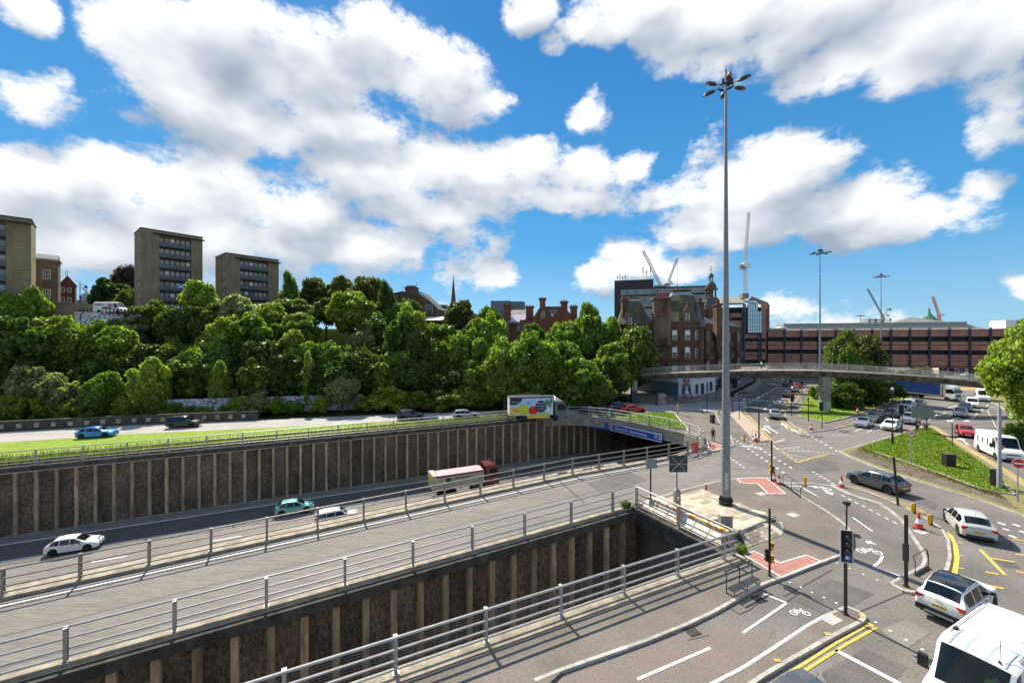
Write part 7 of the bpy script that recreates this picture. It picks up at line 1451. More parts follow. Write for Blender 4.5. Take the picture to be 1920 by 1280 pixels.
# far cars beyond the long building
for i, (x, y, a, c_) in enumerate([(1478,692,90,'white'),(1500,690,90,'silver'),(1515,689,60,'cream'),(1455,690,80,'white'),(1530,689,70,'dred')]):
    pc('hatch', x, y, a, c_, ('white car far off seen above the footbridge deck, left','silver car far off above the footbridge deck','cream car far off above the footbridge, right of the silver one','white car leftmost above the footbridge deck','dark red car far off beside the second mast')[i])
pc('hatch', 1811, 706, 200, 'cream', 'pale car beyond the right end of the footbridge railing')
# ================================================================ MASTS
def mast(px, yb, yt, label, r0, full=False):
    g_ = G(px, yb); h = hp(yb, yt); root = empty('high_mast', (g_.x, g_.y, zpl(g_.x,g_.y) if full else .1), 0, label, 'lighting mast'); h -= root.location.z
    b = MB(); n = 14 if full else 8; b.lathe((0,0,0), [(r0,0),(r0*.93,h*.10),(r0*.90,h*.101),(r0*.76,h*.31),(r0*.74,h*.311),(r0*.48,h*.64),(r0*.46,h*.641),(r0*.22,h)], n); b.build('pole', mat('mast_galvanised', (.27,.28,.29), .55, metal=.25, col2=(.17,.18,.19), vscale=6, det=8) , root, 30)
    if full:
        f = MB(); f.lathe((0,0,0), [(.50,0),(.50,.12),(.44,.12),(.44,.25),(.50,.25),(.50,.37),(.38,.37),(.38,.62)], 16); f.build('base_flange', M_black, root)
        for k in range(12): a = k*math.pi/6; f = MB(); f.bar((.31*math.cos(a),.31*math.sin(a),.66),(.46*math.cos(a),.46*math.sin(a),.38),.04,.1); f.build('gusset', M_black, root)
        f = MB(); f.box((-.10,-r0*.96,1.9),(.24,.06,1.35)); f.build('hatch_door', M_galv, root)
    f = MB()
    for i in range(20): a0, a1 = i*math.pi/10, (i+1)*math.pi/10; f.bar((.5*math.cos(a0),.5*math.sin(a0),h-1.3),(.5*math.cos(a1),.5*math.sin(a1),h-1.3),.06,.12)
    for i in range(4): a = i*math.pi/2+.4; f.bar((0,0,h-1.1),(.5*math.cos(a),.5*math.sin(a),h-1.3),.05,.05)
    f.build('lantern_ring', M_trim, root); f = MB(); f.tube((0,0,h-.4),(0,0,h+.35),.03,5); f.build('lightning_rod', M_galvd, root)
    f = MB(); f.box((.3,.3,h-.7),(.65,.5,.42),R(30)); f.build('winch_box', M_trim, root)
    for i in range(6):
        a = R(12+i*60); d = Vector((math.cos(a),math.sin(a),0)); f = MB(); p0 = d*.5+Vector((0,0,h-1.25)); f.bar(p0, p0+d*.3, .04,.04)
        c_ = p0+d*.78; pts = []; 
        for k in range(12): t = k*math.pi/6; e = d*math.cos(t)*(.50 if full else .5)+Vector((-d.y,d.x,0))*math.sin(t)*.17; pts.append(e)
        f.add([c_+e+Vector((0,0,-.08)) for e in pts]+[c_+e*.8+Vector((0,0,.09)) for e in pts], [tuple(range(11,-1,-1)), tuple(range(12,24))]+[(k,(k+1) % 12,12+(k+1) % 12,12+k) for k in range(12)])
        lo = f.build('floodlight', mat('lantern_brown', (.06,.05,.042), .6), root)
        f = MB(); f.lathe(c_+d*.3+Vector((0,0,-.14)), [(.07,0),(.09,.05)], 10); f.build('lens', M_amber, lo)
    return root
mast(1361, 955, 131, 'tall grey lighting mast rising through the picture from the stone plinth', .335, True)
mast(1537.5, 771, 462, 'tall lighting mast beyond the footbridge, second of three', .24)
mast(1652, 731, 510, 'lighting mast farthest away, right of the other two', .24)
q = P(1614,640,220); root = empty('high_mast', (q.x, 220, 12), 0, 'tiny far lighting mast just left of the unfinished block', 'lighting mast'); b = MB(); b.tube((0,0,0),(0,0,H+(640-591)*220/F-12),.25,6,.15); b.build('pole', M_galvd, root); b = MB(); b.box((0,0,H+(640-592)*220/F-12),(4,.8,.4)); b.build('lantern_ring', M_trim, root)
# ================================================================ POLES, SIGNALS
def pole(name, px, yb, yt, label, cat, r=.06, m=M_black, lean=0, z=None, r2=None):
    g_ = G(px, yb); h = hp(yb, yt); root = empty(name, (g_.x, g_.y, 0), 0, label, cat); b = MB(); b.tube((0,0,.0),(lean,0,h),r,10,r2 or r); b.lathe((0,0,.0), [(r*1.7,0),(r*1.7,.16),(r,.18)], 10); b.build('post', m, root, 40); root['h'] = h; return root, h
M_sigb = mat('signal_black', (.012,.012,.013), .5); M_backb = mat('backing_board', (.015,.016,.018), .5); M_lens_g = mat('lens_green', (.02,.5,.3), .3, emit=1.2); M_lens_r = mat('lens_dark', (.03,.01,.01), .3)
def signal(root, x, y, z, face, board=True, lit=None, arrow_sign=False, sc=1.0):
    """three-aspect head, face = angle of outward normal in degrees"""
    o = empty('signal_head', (x,y,z), R(face)); o.parent = root; hb = MB()
    hh = (1.05 if not arrow_sign else 1.42)*sc; hb.box((0,0,hh/2),(.16*sc,.30*sc,hh)); 
    me_ = hb.mesh('signal_head', M_sigb); COLo = bpy.data.objects.new('signal_head', me_); COL.objects.link(COLo); COLo.parent = root; COLo.location = (x,y,z); COLo.rotation_euler = (0,0,R(face)); bpy.data.objects.remove(o); o = COLo
    if board:
        bb = MB(); bb.box((-.03,0,hh/2),(.025,.50*sc,hh+.16)); bb.build('backing_board', M_backb, o); be = MB()
        for a in (((-.03,-.25*sc,-.08),(-.03,-.25*sc,hh+.08)),((-.03,.25*sc,-.08),(-.03,.25*sc,hh+.08)),((-.03,-.25*sc,-.08),(-.03,.25*sc,-.08)),((-.03,-.25*sc,hh+.08),(-.03,.25*sc,hh+.08))): be.bar(*a, .035,.035)
        be.build('white_border', mat('board_edge', (.45,.47,.48), .5), o)
    base = .02 if not arrow_sign else .40*sc
    for i in range(3):
        zc = base+.17*sc+i*.33*sc; v = MB(); 
        pts = []; 
        for k in range(9): t = R(-20+220*k/8); pts.append((math.cos(t)*.125*sc, math.sin(t)*.125*sc))
        for (a0,b0),(a1,b1) in zip(pts, pts[1:]): v.add([(.08*sc,a0,zc+b0),(.08*sc,a1,zc+b1),(.27*sc,a1,zc+b1-.02),(.27*sc,a0,zc+b0-.02)], [(0,1,2,3),(3,2,1,0)])
        v.build('visor', M_sigb, o); l = MB(); l.lathe((0,0,0), [(.105*sc,0),(.09*sc,.02)], 14); lo = l.build('lens', M_lens_g if (lit == 'g' and i == 0) else M_lens_r, o); lo.location = (.085*sc,0,zc); lo.rotation_euler = (0,R(90),0)
    if arrow_sign:
        l = MB(); l.lathe((0,0,0), [(.14*sc,0),(.14*sc,.02)], 20); lo = l.build('arrow_disc', mat('sign_blue', (.01,.06,.3), .4), o); lo.location = (.085*sc,0,.22*sc); lo.rotation_euler = (0,R(90),0)
        l = MB(); l.bar((.112*sc,-.09*sc,.22*sc),(.112*sc,.06*sc,.22*sc),.01,.035*sc,up=(0,0,1)); l.bar((.112*sc,-.09*sc,.22*sc),(.112*sc,-.03*sc,.28*sc),.01,.03*sc); l.bar((.112*sc,-.09*sc,.22*sc),(.112*sc,-.03*sc,.16*sc),.01,.03*sc); l.build('arrow', M_white, o)
    return o
def amber_box(root, z, side=(.12,-.02), h=.42):
    b = MB(); b.box((side[0],side[1],z),(.14,.16,h)); o = b.build('push_button_box', M_amber, root); b = MB(); b.box((side[0],side[1]-.085,z+.08),(.09,.02,.16)); b.build('display', M_trim, o)
# poles near
r_, h = pole('signal_pole', 1443, 1083, 953, 'black pole with two amber crossing boxes beside the L-shaped pink paving', 'signal pole'); amber_box(r_, 1.75); amber_box(r_, 1.05); signal(r_, -.16, -.05, .95, 200, False, sc=.62)
r_, h = pole('signal_pole', 1585.5, 1156, 1003, 'black pole with big three-lamp signal and blue arrow disc in the foreground', 'traffic light', .075); signal(r_, -.12, -.22, 2.75, 252, True, None, True, .95)
b = MB(); b.tube((.05,0,h-.2),(.05,0,5.35),.035,6); b.box((.05,0,5.38),(.26,.16,.12)); b.lathe((.05,-.05,5.25), [(.06,0),(.1,.1)], 8); b.build('camera_mount', M_black, r_)
r_, h = pole('black_post', 1699, 1103, 965, 'plain black post on the tip of the small island', 'post', .085); b = MB(); b.box((-.02,0,1.9),(.2,.16,.9)); b.build('bracket', M_black, r_)
pole('black_post', 1684, 949, 857, 'leaning black post in front of the dark grey hatchback', 'post', .08, lean=-.35)
r_, h = pole('signal_pole', 1447, 905, 825, 'black pole with amber boxes at the far tactile paving', 'signal pole', .07); amber_box(r_, 1.55, (-.16,0)); amber_box(r_, 1.0,(-.16,0)); signal(r_, .12, 0, .9, -30, False, sc=.6)
r_, h = pole('black_post', 1423, 823, 770, 'black post on the tip of the narrow splitter island', 'post', .09)
r_, h = pole('black_post', 1386, 787, 733, 'slim black post on narrow splitter island, farther one', 'post', .055)
r_, h = pole('signal_pole', 1373.5, 771, 737, 'black signal pole close right of the tall mast', 'traffic light', .06); signal(r_, .1, 0, 2.7, -60, False); signal(r_, -.25, 0, 2.7, 200, False)
r_, h = pole('signal_pole', 1484.5, 781, 744, 'signal pole with white-edged head on the double yellow corner', 'traffic light', .07); signal(r_, 0, -.15, 2.7, 250, True, None, sc=1.1)
pole('black_post', 1516, 790, 744.5, 'black post standing in the grass left of the bridge pier', 'post', .07)
r_, h = pole('signal_pole', 1541.5, 804, 757, 'black signal pole in front of the bridge pier', 'traffic light', .06); signal(r_, -.05, .1, 2.75, 70, True, None, sc=1.15)
r_, h = pole('lamp_post', 1673.5, 835, 731, 'tall thin black lamp post with small globe by the white hatchback', 'lamp post', .055); b = MB(); b.tube((0,0,0),(0,0,1.6),.11,10); b.build('base', M_black, r_); b = MB(); b.lathe((0,0,h-.05), [(.05,0),(.16,.1),(.18,.25),(.08,.36)], 10); b.build('globe', mat('globe', (.55,.6,.6), .2), r_)
r_, h = pole('signal_pole', 1691.5, 817, 766, 'black signal pole at the top of the right grass island', 'traffic light', .06); signal(r_, -.05, .1, 2.95, 60, True, None, sc=1.2)
pole('black_post', 1785.5, 838, 793, 'slim dark post on the right edge of the grass island', 'post', .05)
for a in [(1270,779,739,'pole with green signal and amber stripe left of the person','g'),(1230,761,725,'black pole beside the painted kiosk',None),(1326,775,735,'black pole in front of the sandstone mansion street',None),(1343,752,722,'black signal pole on pavement near the shopfronts',None),(1317,776,761,'short black post near the bin',None)]:
    r_, h = pole('signal_pole', a[0], a[1], a[2], a[3], 'signal pole', .065)
    if a[4]: signal(r_, -.28, 0, 2.5, 200, False, 'g'); amber_box(r_, 1.5, (.02,-.06), 1.5)
    if a[0] == 1343: signal(r_, .25, 0, 2.4, -60, False)
pole('bollard', 1322, 844, 821, 'black post at the corner of curved railing and pink paving', 'post', .07)
for x, y, t_, l in ((1296,700+16,697,0),):
    pass
# signs
def disc_sign(px, yb, yt, label, r, kind):
    g_ = G(px, yb); h = hp(yb, yt); root = empty('road_sign', (g_.x, g_.y, 0), 0, label, 'road sign'); b = MB(); b.tube((0,0,0),(0,0,h+.35),.045,8); b.tube((0,0,0),(0,0,.9),.07,8); b.build('post', M_galv, root)
    d = MB(); d.lathe((0,0,0), [(r,0),(r,.03)], 28); o = d.build('sign_plate', M_redp if True else M_white, root); o.location = (0,-.06,h); o.rotation_euler = (R(90),0,math.atan2(-g_.x, g_.y)*.0+math.atan2(g_.x, g_.y)*-.55)
    if kind == 'noentry':
        d = MB(); d.lathe((0,0,.031), [(r*1.0,0),(r*1.0,.004)], 28); o2 = d.build('border', M_white, o); d = MB(); d.lathe((0,0,.036), [(r*.93,0),(r*.93,.004)], 28); d.build('red_field', M_redp, o); d = MB(); d.box((0,0,.044),(r*1.45,r*.32,.006)); d.build('white_bar', M_white, o)
    else:
        d = MB(); d.lathe((0,0,.031), [(r*.80,0),(r*.80,.004)], 28); d.build('white_field', M_white, o); d = MB(); d.bar((-.3*r,-.5*r,.04),(-.1*r,.1*r,.04),.14*r,.01); d.bar((-.1*r,.1*r,.04),(.42*r,.2*r,.04),.14*r,.01); d.add([(.3*r,.42*r,.046),(.3*r,-.05*r,.046),(.62*r,.2*r,.046)], [(0,1,2),(2,1,0)]); d.build('turn_arrow', M_black, o); d = MB(); d.bar((-.6*r,.6*r,.05),(.6*r,-.6*r,.05),.12*r,.012); d.build('red_bar', M_redp, o)
    return root
disc_sign(1708, 872, 812, 'no-right-turn disc on a grey post in the grass island', .38, 'noturn')
ns = disc_sign(1908, 942, 868, 'red no-entry disc on a grey post at the right frame edge', .38, 'noentry')
disc_sign(1506, 778, 746, 'small blue keep-left style sign beside the far grass island', .25, 'noturn')
b = MB(); b.box((.52,.0,3.2),(.16,.08,1.1)); b.build('side_plate', M_galv, ns)
# boards seen from behind
def board(px, yb, x0, y0, x1, y1, label, m, posts, box=None):
    g_ = G(px, yb); D = g_.y; root = empty('sign_board', (g_.x, g_.y, 0), 0, label, 'sign board'); k = D/F
    xa, xb = (x0-960)*k-g_.x, (x1-960)*k-g_.x; za, zb_ = H+(640-y1)*k, H+(640-y0)*k
    for q_ in posts: X = (q_-960)*k-g_.x; b = MB(); b.tube((X,0,0),(X,0,zb_+.1),.06,8); b.build('post', M_galvd if box else M_black, root)
    b = MB(); b.bx((xa,-.10,za),(xb,-.06,zb_)); bo_ = b.build('panel', m, root); b = MB()
    for z in (za+.25*(zb_-za), za+.75*(zb_-za)): b.bar((xa,-.12,z) if False else (xa,-.13,z),(xb,-.13,z),.04,.05)
    b.build('stiffener', m, root); return root, (xa,xb,za,zb_)
M_bk = mat('sign_back_dark', (.03,.05,.055), .5); M_bg = mat('sign_back_grey', (.20,.26,.25), .5, metal=.3)
r_, q_ = board(1269, 958, 1254, 853, 1288, 884, 'dark square sign back with crossed braces on grey post near the plinth', M_bk, (1269,), True)
xa, xb, za, zb_ = q_; b = MB(); b.bar((xa+.2,-.15,za+.15),(xb-.2,-.15,zb_-.15),.04,.04); b.bar((xb-.2,-.15,za+.15),(xa+.2,-.15,zb_-.15),.04,.04); b.bar((xa,-.14,(za+zb_)/2),(xb,-.14,(za+zb_)/2),.04,.04); b.build('brace', M_galv, r_)
b = MB(); b.box((0,-.02,.95),(.42,.42,1.3)); b.add([(-.21,-.23,1.6),(.21,-.23,1.6),(.21,.19,1.6),(-.21,.19,1.6),(0,0,1.85)], [(0,1,4),(1,2,4),(2,3,4),(3,0,4)]); b.box((0,0,.28),(.9,.9,.08)); b.build('base_cabinet', M_galvd, r_); b = MB(); b.box((0,-.24,1.1),(.16,.01,.2)); b.build('label_plate', M_white, r_)
r_, q_ = board(1220, 957, 1211, 860, 1231, 877, 'small pale green sign back on thin black post by the slip road', M_bg, (1220,))
b = MB(); b.box((0,-.08,.62),(.34,.05,.4)); b.build('lower_panel', mat('teal_panel', (.18,.42,.42), .5), r_)
board(1728, 811, 1708, 761, 1750, 783, 'large grey sign back on two posts behind the signal pole', M_bg, (1719,1737))
# motorway sign on the deck edge
M_sblue = mat('motorway_blue', (.012,.06,.36), .45)
def sign_seg(a, b, z0, z1, root, nm='sign_panel'):
    mb = MB(a); d = (b-a).normalized(); n = Vector((d.y,-d.x,0)); q_ = [a+n*.1, b+n*.1]
    mb.add([q_[0]+Vector((0,0,z0)), q_[1]+Vector((0,0,z0)), q_[1]+Vector((0,0,z1)), q_[0]+Vector((0,0,z1)), q_[0]-n*.1+Vector((0,0,z0)), q_[1]-n*.1+Vector((0,0,z0)), q_[1]-n*.1+Vector((0,0,z1)), q_[0]-n*.1+Vector((0,0,z1))], [(0,1,2,3),(5,4,7,6),(3,2,6,7),(1,5,6,2),(4,0,3,7),(0,4,5,1)]); return mb.build(nm, M_sblue, root), d, n
A = ST(44.9,54.4); B_ = ST(46.2,44.4); ms = empty('motorway_sign', A, 0, 'long blue motorway direction sign hung on the curved deck edge', 'road sign')
A = ST(45.0,54.6)-0*A; 
o, d, n = sign_seg(A, B_, -1.82, -.66, ms); ang_ = math.atan2(d.y, d.x)
ms.location = A
L_ = (B_-A).length
def onsign(u, z, dy=.11): return d*u+n*dy+Vector((0,0,z))
for (u0,z0),(u1,z1) in (((.1,-1.76),(L_-.1,-1.76)),((.1,-.72),(L_-.1,-.72)),((.1,-1.76),(.1,-.72)),((L_-.1,-1.76),(L_-.1,-.72))):
    b = MB(); b.bar(onsign(u0,z0),onsign(u1,z1),.03,.09); b.build('border', M_white, ms)
text_mesh('Kilmarnock 67w   Airport & Greenock', .66, M_white, ms, onsign(L_*.42,-1.27,.12), (R(90),0,ang_), wscale=.62); text_mesh('M 8', .85, M_white, ms, onsign(L_*.92,-1.27,.12), (R(90),0,ang_), wscale=.85)
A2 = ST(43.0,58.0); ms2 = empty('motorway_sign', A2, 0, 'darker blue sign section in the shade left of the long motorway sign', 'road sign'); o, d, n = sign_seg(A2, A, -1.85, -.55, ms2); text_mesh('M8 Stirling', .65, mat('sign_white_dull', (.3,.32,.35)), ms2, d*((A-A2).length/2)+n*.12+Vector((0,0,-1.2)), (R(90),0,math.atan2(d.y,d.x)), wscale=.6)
# yellow island bollards, amber
def bollard(px, yb, yt, label, m, w=.22, front=None):
    g_ = G(px, yb); h = hp(yb, yt); root = empty('island_bollard', (g_.x, g_.y, .0), 0, label, 'bollard'); b = MB(); b.lathe((0,0,0), [(w*.45,0),(w*.5,.15),(w*.72,.4),(w*.75,h*.9),(w*.55,h)], 12, sy=.6); b.build('shell', m, root, 40); b = MB(); b.lathe((0,0,0), [(w*.8,0),(w*.8,.05)], 10); b.build('foot', M_trim, root)
    if front: b = MB(); b.box((w*.5,0,h*.5),(w*.55,w*.7,h*.96)); b.build('black_back', M_trim, root)
bollard(1348,776,767,'small yellow bollard near splitter island far end',M_amber,.2); bollard(1396,827,814,'yellow bollard by the far cycle lane',M_amber,.2); bollard(1510,911,894,'amber bollard beside the cycle lane and guard rails',M_amber,.2,False)
bollard(1712,964,943,'amber and black bollard on island, left one of two',M_amber,.2,True); bollard(1743,987,964,'amber and black bollard on island, right one of two',M_amber,.2,True)
# cones
CNB = MB(); CNB.lathe((0,0,0), [(.30,0),(.30,.05),(.22,.06)], 4, rz=R(45)); CB_ = CNB.mesh('base', mat('cone_base', (.04,.035,.035), .8)); CNA = MB(); CNA.lathe((0,0,.05), [(.20,0),(.16,.28)], 16); CR_ = CNA.mesh('cone_body', M_redp, 40); CNT = MB(); CNT.lathe((0,0,.0), [(.095,.60),(.03,.97),(.025,.99)], 16); CT_ = CNT.mesh('cone_tip', M_redp, 40); CNW = MB(); CNW.lathe((0,0,.05), [(.16,.28),(.095,.56)], 16); CW_ = CNW.mesh('reflective_sleeve', mat('cone_sleeve', (.8,.8,.8), .4), 40)
def cone(px, yb, yt, label, z=.0, group=None):
    g_ = G(px, yb); s_ = hp(yb, yt)/1.0; s_ = max(.75, min(1.15, s_)); root = empty('traffic_cone', (g_.x, g_.y, z), random.random(), label, 'traffic cone', group); root.scale = (s_,s_,s_); inst('base', CB_, root); inst('cone_body', CR_, root); inst('cone_tip', CT_, root); inst('reflective_sleeve', CW_, root)
cone(1452,904,883,'red and white cone at foot of the amber-boxed pole, left of two'); cone(1461,910,888,'red and white cone at the pole, right of two'); cone(1578,915,890,'cone on the island tip behind the dark grey hatchback'); cone(1723,994,962,'cone between the two amber bollards',.12); cone(1521,807,794,'cone on the kerb corner below the signal pole',.1); cone(1417,828,806,'cone on the tip of the splitter island',.1); cone(1730,806,793,'cone at the sign board posts on the grass island top')
for i, (x, y, y2) in enumerate([(1608,776,764),(1624,771,762),(1638,766,759),(1657,762,752),(1668,759,751),(1673,758,750),(1680,757,748),(1604,768,760)]): cone(x, y, y2, 'one of the cones along the grass by the queue', .2, 'cones on the far grass island')
g_ = G(1731,803)
for x, y, l in ((1728,806,'low red and white barrier board at the top of the grass island'),): 
    g_ = G(x, y); root = empty('barrier_board', (g_.x, g_.y, 0), R(5), l, 'barrier'); b = MB(); b.box((0,0,.9),(1.6,.05,.28)); b.build('board', M_redp, root)
    for k in (-.55,0,.55): b = MB(); b.box((k,-.03,.9),(.25,.02,.27)); b.build('stripe', M_white, root)
    for k in (-.7,.7): b = MB(); b.box((k,0,.4),(.05,.5,.8)); b.build('foot', M_trim, root)
# cabinets, bin, kiosk
def cabinet(px, yb, yt, w, d, label, m, cap=None, rz=0, name='cabinet', z=.1):
    g_ = G(px, yb, z); h = (H-z)*(yb-yt)/(yb-640); root = empty(name, (g_.x, g_.y, z), R(rz), label, name.replace('_',' ')); b = MB(); b.bx((-w/2,-d/2,0),(w/2,d/2,h)); b.build('body', m, root); b = MB(); b.bx((-w/2-.03,-d/2-.03,h),(w/2+.03,d/2+.03,h+.05)); b.build('lid', cap or m, root); b = MB(); b.box((0,-d/2-.008,h/2),(.012,.012,h*.9)); b.box((w*.2,-d/2-.01,h*.55),(.04,.02,.12)); b.build('door_seam', M_trim, root); return root, h
cabinet(1360,992,966,.78,.4,'grey metal cabinet on the plinth behind the short railing', mat('cabinet_grey', (.24,.235,.23), .6, var=.1, vscale=3), M_kerb, 0, z=.5)
cb_, h = cabinet(1779,873,851,.85,.6,'dark box on the grass island with two rods leaning on it', mat('cabinet_black', (.02,.018,.018), .6), mat('cabinet_top_brown', (.09,.07,.055), .8), -10, z=.2)
for k in (0,.3): b = MB(); b.tube((.5,k,h),(1.7,k-.5,.05),.03,6); b.build('leaning_rod', M_trim, cb_)
cabinet(1867,911,881,.6,.4,'tall narrow black cabinet beside the thick grey column', mat('cabinet_black2', (.012,.012,.014), .5), None, 0, z=.15)
cabinet(1336,793,778,.55,.55,'dark litter bin on the corner pavement', mat('bin_dark', (.03,.03,.03), .6), None, 10, 'litter_bin')
g_ = G(1240,757); root = empty('poster_kiosk', (g_.x, g_.y, .1), R(-5), 'small colourful graffiti-covered kiosk box', 'kiosk'); b = MB(); b.bx((-.75,-.6,0),(.75,.6,2.2)); b.build('body', mat_graffiti('graffiti_kiosk', (.03,.04,.12), [(.55,.56,.6),(.1,.35,.5),(.4,.3,.1),(.25,.1,.3)], 1.4, .5), root); b = MB(); b.bx((-.8,-.65,2.2),(.8,.65,2.32)); b.build('lid', M_trim, root)
cabinet(1378,727,711,.9,.9,'dark round-topped advertising box by the far guard railing', mat('ad_box', (.03,.02,.05), .5), None, 0, 'advert_box')
g_ = G(1874,919); h = hp(919,771); root = empty('column', (g_.x, g_.y, .15), 0, 'thick pale grey lamp column at right of the grass island', 'column'); b = MB(); b.lathe((0,0,0), [(.17,0),(.17,1.6),(.135,1.7),(.12,h),(.05,h+.2),(.04,h+.6)], 14); b.build('post', mat('column_grey', (.30,.31,.33), .6), root, 40); b = MB(); b.box((.15,-.1,3.6),(.12,.12,.35)); b.build('bracket', M_amber, root)
# leaning rail seat (bench-like perch), cycle foot rests
p0, p1 = G(1362,1112,.12), G(1410,1089,.12); root = empty('perch_bench', (p0.x,p0.y,.12), 0, 'black metal leaning rail with mesh shelf at the kerb', 'perch bench'); d = (p1-p0); L_ = d.length; d.normalize(); n = Vector((-d.y,d.x,0)); o_ = Vector((0,0,0))
for f_ in (0,.5,1):
    q = d*L_*f_; b = MB(); b.tube(q,(q.x,q.y,1.02),.025,6); b.tube(q+Vector((0,0,1.02)),q+n*.12+Vector((0,0,1.08)),.02,6); b.path([q+Vector((0,0,.05)),q-n*.42+Vector((0,0,.05)),q-n*.42+Vector((0,0,.3)),q+Vector((0,0,.3))],.02,6); b.build('leg', M_black, root)
b = MB(); b.bar(n*.1+Vector((0,0,1.06)),d*L_+n*.1+Vector((0,0,1.06)),.06,.05); b.build('top_rail', M_black, root); b = MB()
for k in range(8): b.bar(-n*(.04+.055*k)+Vector((0,0,.3)),d*L_-n*(.04+.055*k)+Vector((0,0,.3)),.035,.015)
b.build('shelf', mat('shelf_dark', (.03,.04,.05), .5), root)
def footrest(pa, pb, label, h=1.0, n_=3, bend=.35):
    a, b_ = G(*pa,.12), G(*pb,.12); root = empty('cycle_foot_rail', (a.x,a.y,.12), 0, label, 'guard rail'); d = b_-a; L = d.length; d.normalize(); n = Vector((-d.y,d.x,0)); b = MB(); b.bar((0,0,.12),d*L+Vector((0,0,.12)),.05,.06); b.bar((0,0,.02),d*L+Vector((0,0,.02)),.12,.03); b.build('foot_bar', M_black, root)
    tops = []
    for i in range(n_):
        q = d*L*i/(n_-1); b = MB(); b.tube(q,q+Vector((0,0,h*.75)),.022,6); b.tube(q+Vector((0,0,h*.75)),q+n*.12+d*.1+Vector((0,0,h)),.022,6); b.build('upright', M_black, root); tops.append(q+n*.12+d*.1+Vector((0,0,h)))
    b = MB(); b.path(tops,.022,6); b.path([tops[-1], d*L+Vector((0,0,h*.5))+n*0],.02,6); b.build('hand_rail', M_black, root)
footrest((1468,908),(1501,932),'black cycle foot rail along the kerb near the two cones'); footrest((1716,1079),(1741,1064),'black bent cycle foot rail on the small island tip',1.0,2); footrest((1410,818),(1424,826),'small black rail on the splitter island by the cone',.9,3)
# kerb-side pavers fallen etc: red sign leaning on the curved railing
a = G(1303,849); root = empty('leaning_sign', (a.x,a.y,.1), R(-30), 'red works sign leaning against the curved railing', 'sign'); root.scale = (.62,.8,.9); b = MB(); b.add([(-.55,0,0),(.55,0,0),(.3,.5,1.15),(-.8,.5,1.15),(-.55,.03,0),(.55,.03,0),(.3,.53,1.15),(-.8,.53,1.15)], [(0,1,2,3),(5,4,7,6),(3,2,6,7),(1,5,6,2),(4,0,3,7),(0,4,5,1)]); b.build('plate', M_redp, root); b = MB()
for k in range(4): b.add([(-.42+k*.2,.03+.075*k-.02,.2+.2*k),(.0+k*-.03,.03+.075*k-.02,.2+.2*k),(-.02+k*-.04,.06+.075*k-.02,.28+.2*k),(-.44+k*.12,.06+.075*k-.02,.28+.2*k)], [(0,1,2,3)])
b.build('lettering', M_white, root)
a = G(1324,919,.16); root = empty('marker_post', (a.x,a.y,.16), 0, 'small red marker at the back corner of the plinth', 'marker'); b = MB(); b.box((0,0,.25),(.12,.1,.5)); b.build('body', M_redp, root)
# second barrier arc by curved railing end
g0 = [G(1300,833),G(1312,836),G(1322,842),G(1324,848),G(1316,853)]; root = empty('crash_barrier', g0[0], 0, 'low curved crash barrier outside the end of the railing', 'barrier')
for z in (.45,.75): b = MB(g0[0]); b.path([p+Vector((0,0,z)) for p in g0], .06, 6); b.build('rail', M_galvd, root)
for p in g0: b = MB(g0[0]); b.tube(p,p+Vector((0,0,.8)),.05,6); b.build('post', M_galvd, root)
# black guard railing at the far corner
gr = [G(1372,741),G(1386,735),G(1400,727),G(1412,720),G(1417,714),G(1410,708)]; root = empty('guard_railing', gr[0], 0, 'black pedestrian guard railing curving along the far pavement corner', 'railing')
for z in (1.0,.15): b = MB(gr[0]); b.path([p+Vector((0,0,z)) for p in gr], .04, 6); b.build('rail', M_black, root)
b = MB(gr[0])
for a_, c_ in zip(gr, gr[1:]):
    for k in range(int((c_-a_).length/.16)): q = a_.lerp(c_, k*.16/(c_-a_).length); b.bar(q+Vector((0,0,.15)),q+Vector((0,0,1.0)),.025,.025)
o = b.build('baluster', M_black, root); o['kind'] = 'stuff'
# bollards before the shop
sb = MB(); sb.tube((0,0,0),(0,0,1.0),.07,8); sb.lathe((0,0,1.0), [(.07,0),(.05,.06)], 8); SBM = sb.mesh('bollard', M_galvd); sb2 = MB(); sb2.tube((0,0,0),(0,0,1.0),.08,8); sb2.lathe((0,0,1.0), [(.09,0),(.05,.06)], 8); SBD = sb2.mesh('bollard', M_black)
for i, (x, y) in enumerate([(1161,760),(1176,756),(1204,755),(1218,754),(1247,751),(1296,752),(1299,759),(1308,757),(1290,761),(1200,760)]):
    g_ = G(x, y); tag(inst('bollard', SBM, None, (g_.x,g_.y,.1)), 'one of the grey bollards on the pavement around the shop', 'bollard', 'grey bollards in front of the shop')
for i, (x, y) in enumerate([(1284,748),(1297,748),(1308,746)]): g_ = G(x, y); tag(inst('bollard', SBD, None, (g_.x,g_.y,.1), 0, (1,1,1.2)), 'one of the black bollards close to the shop window', 'bollard', 'black bollards at the shop')
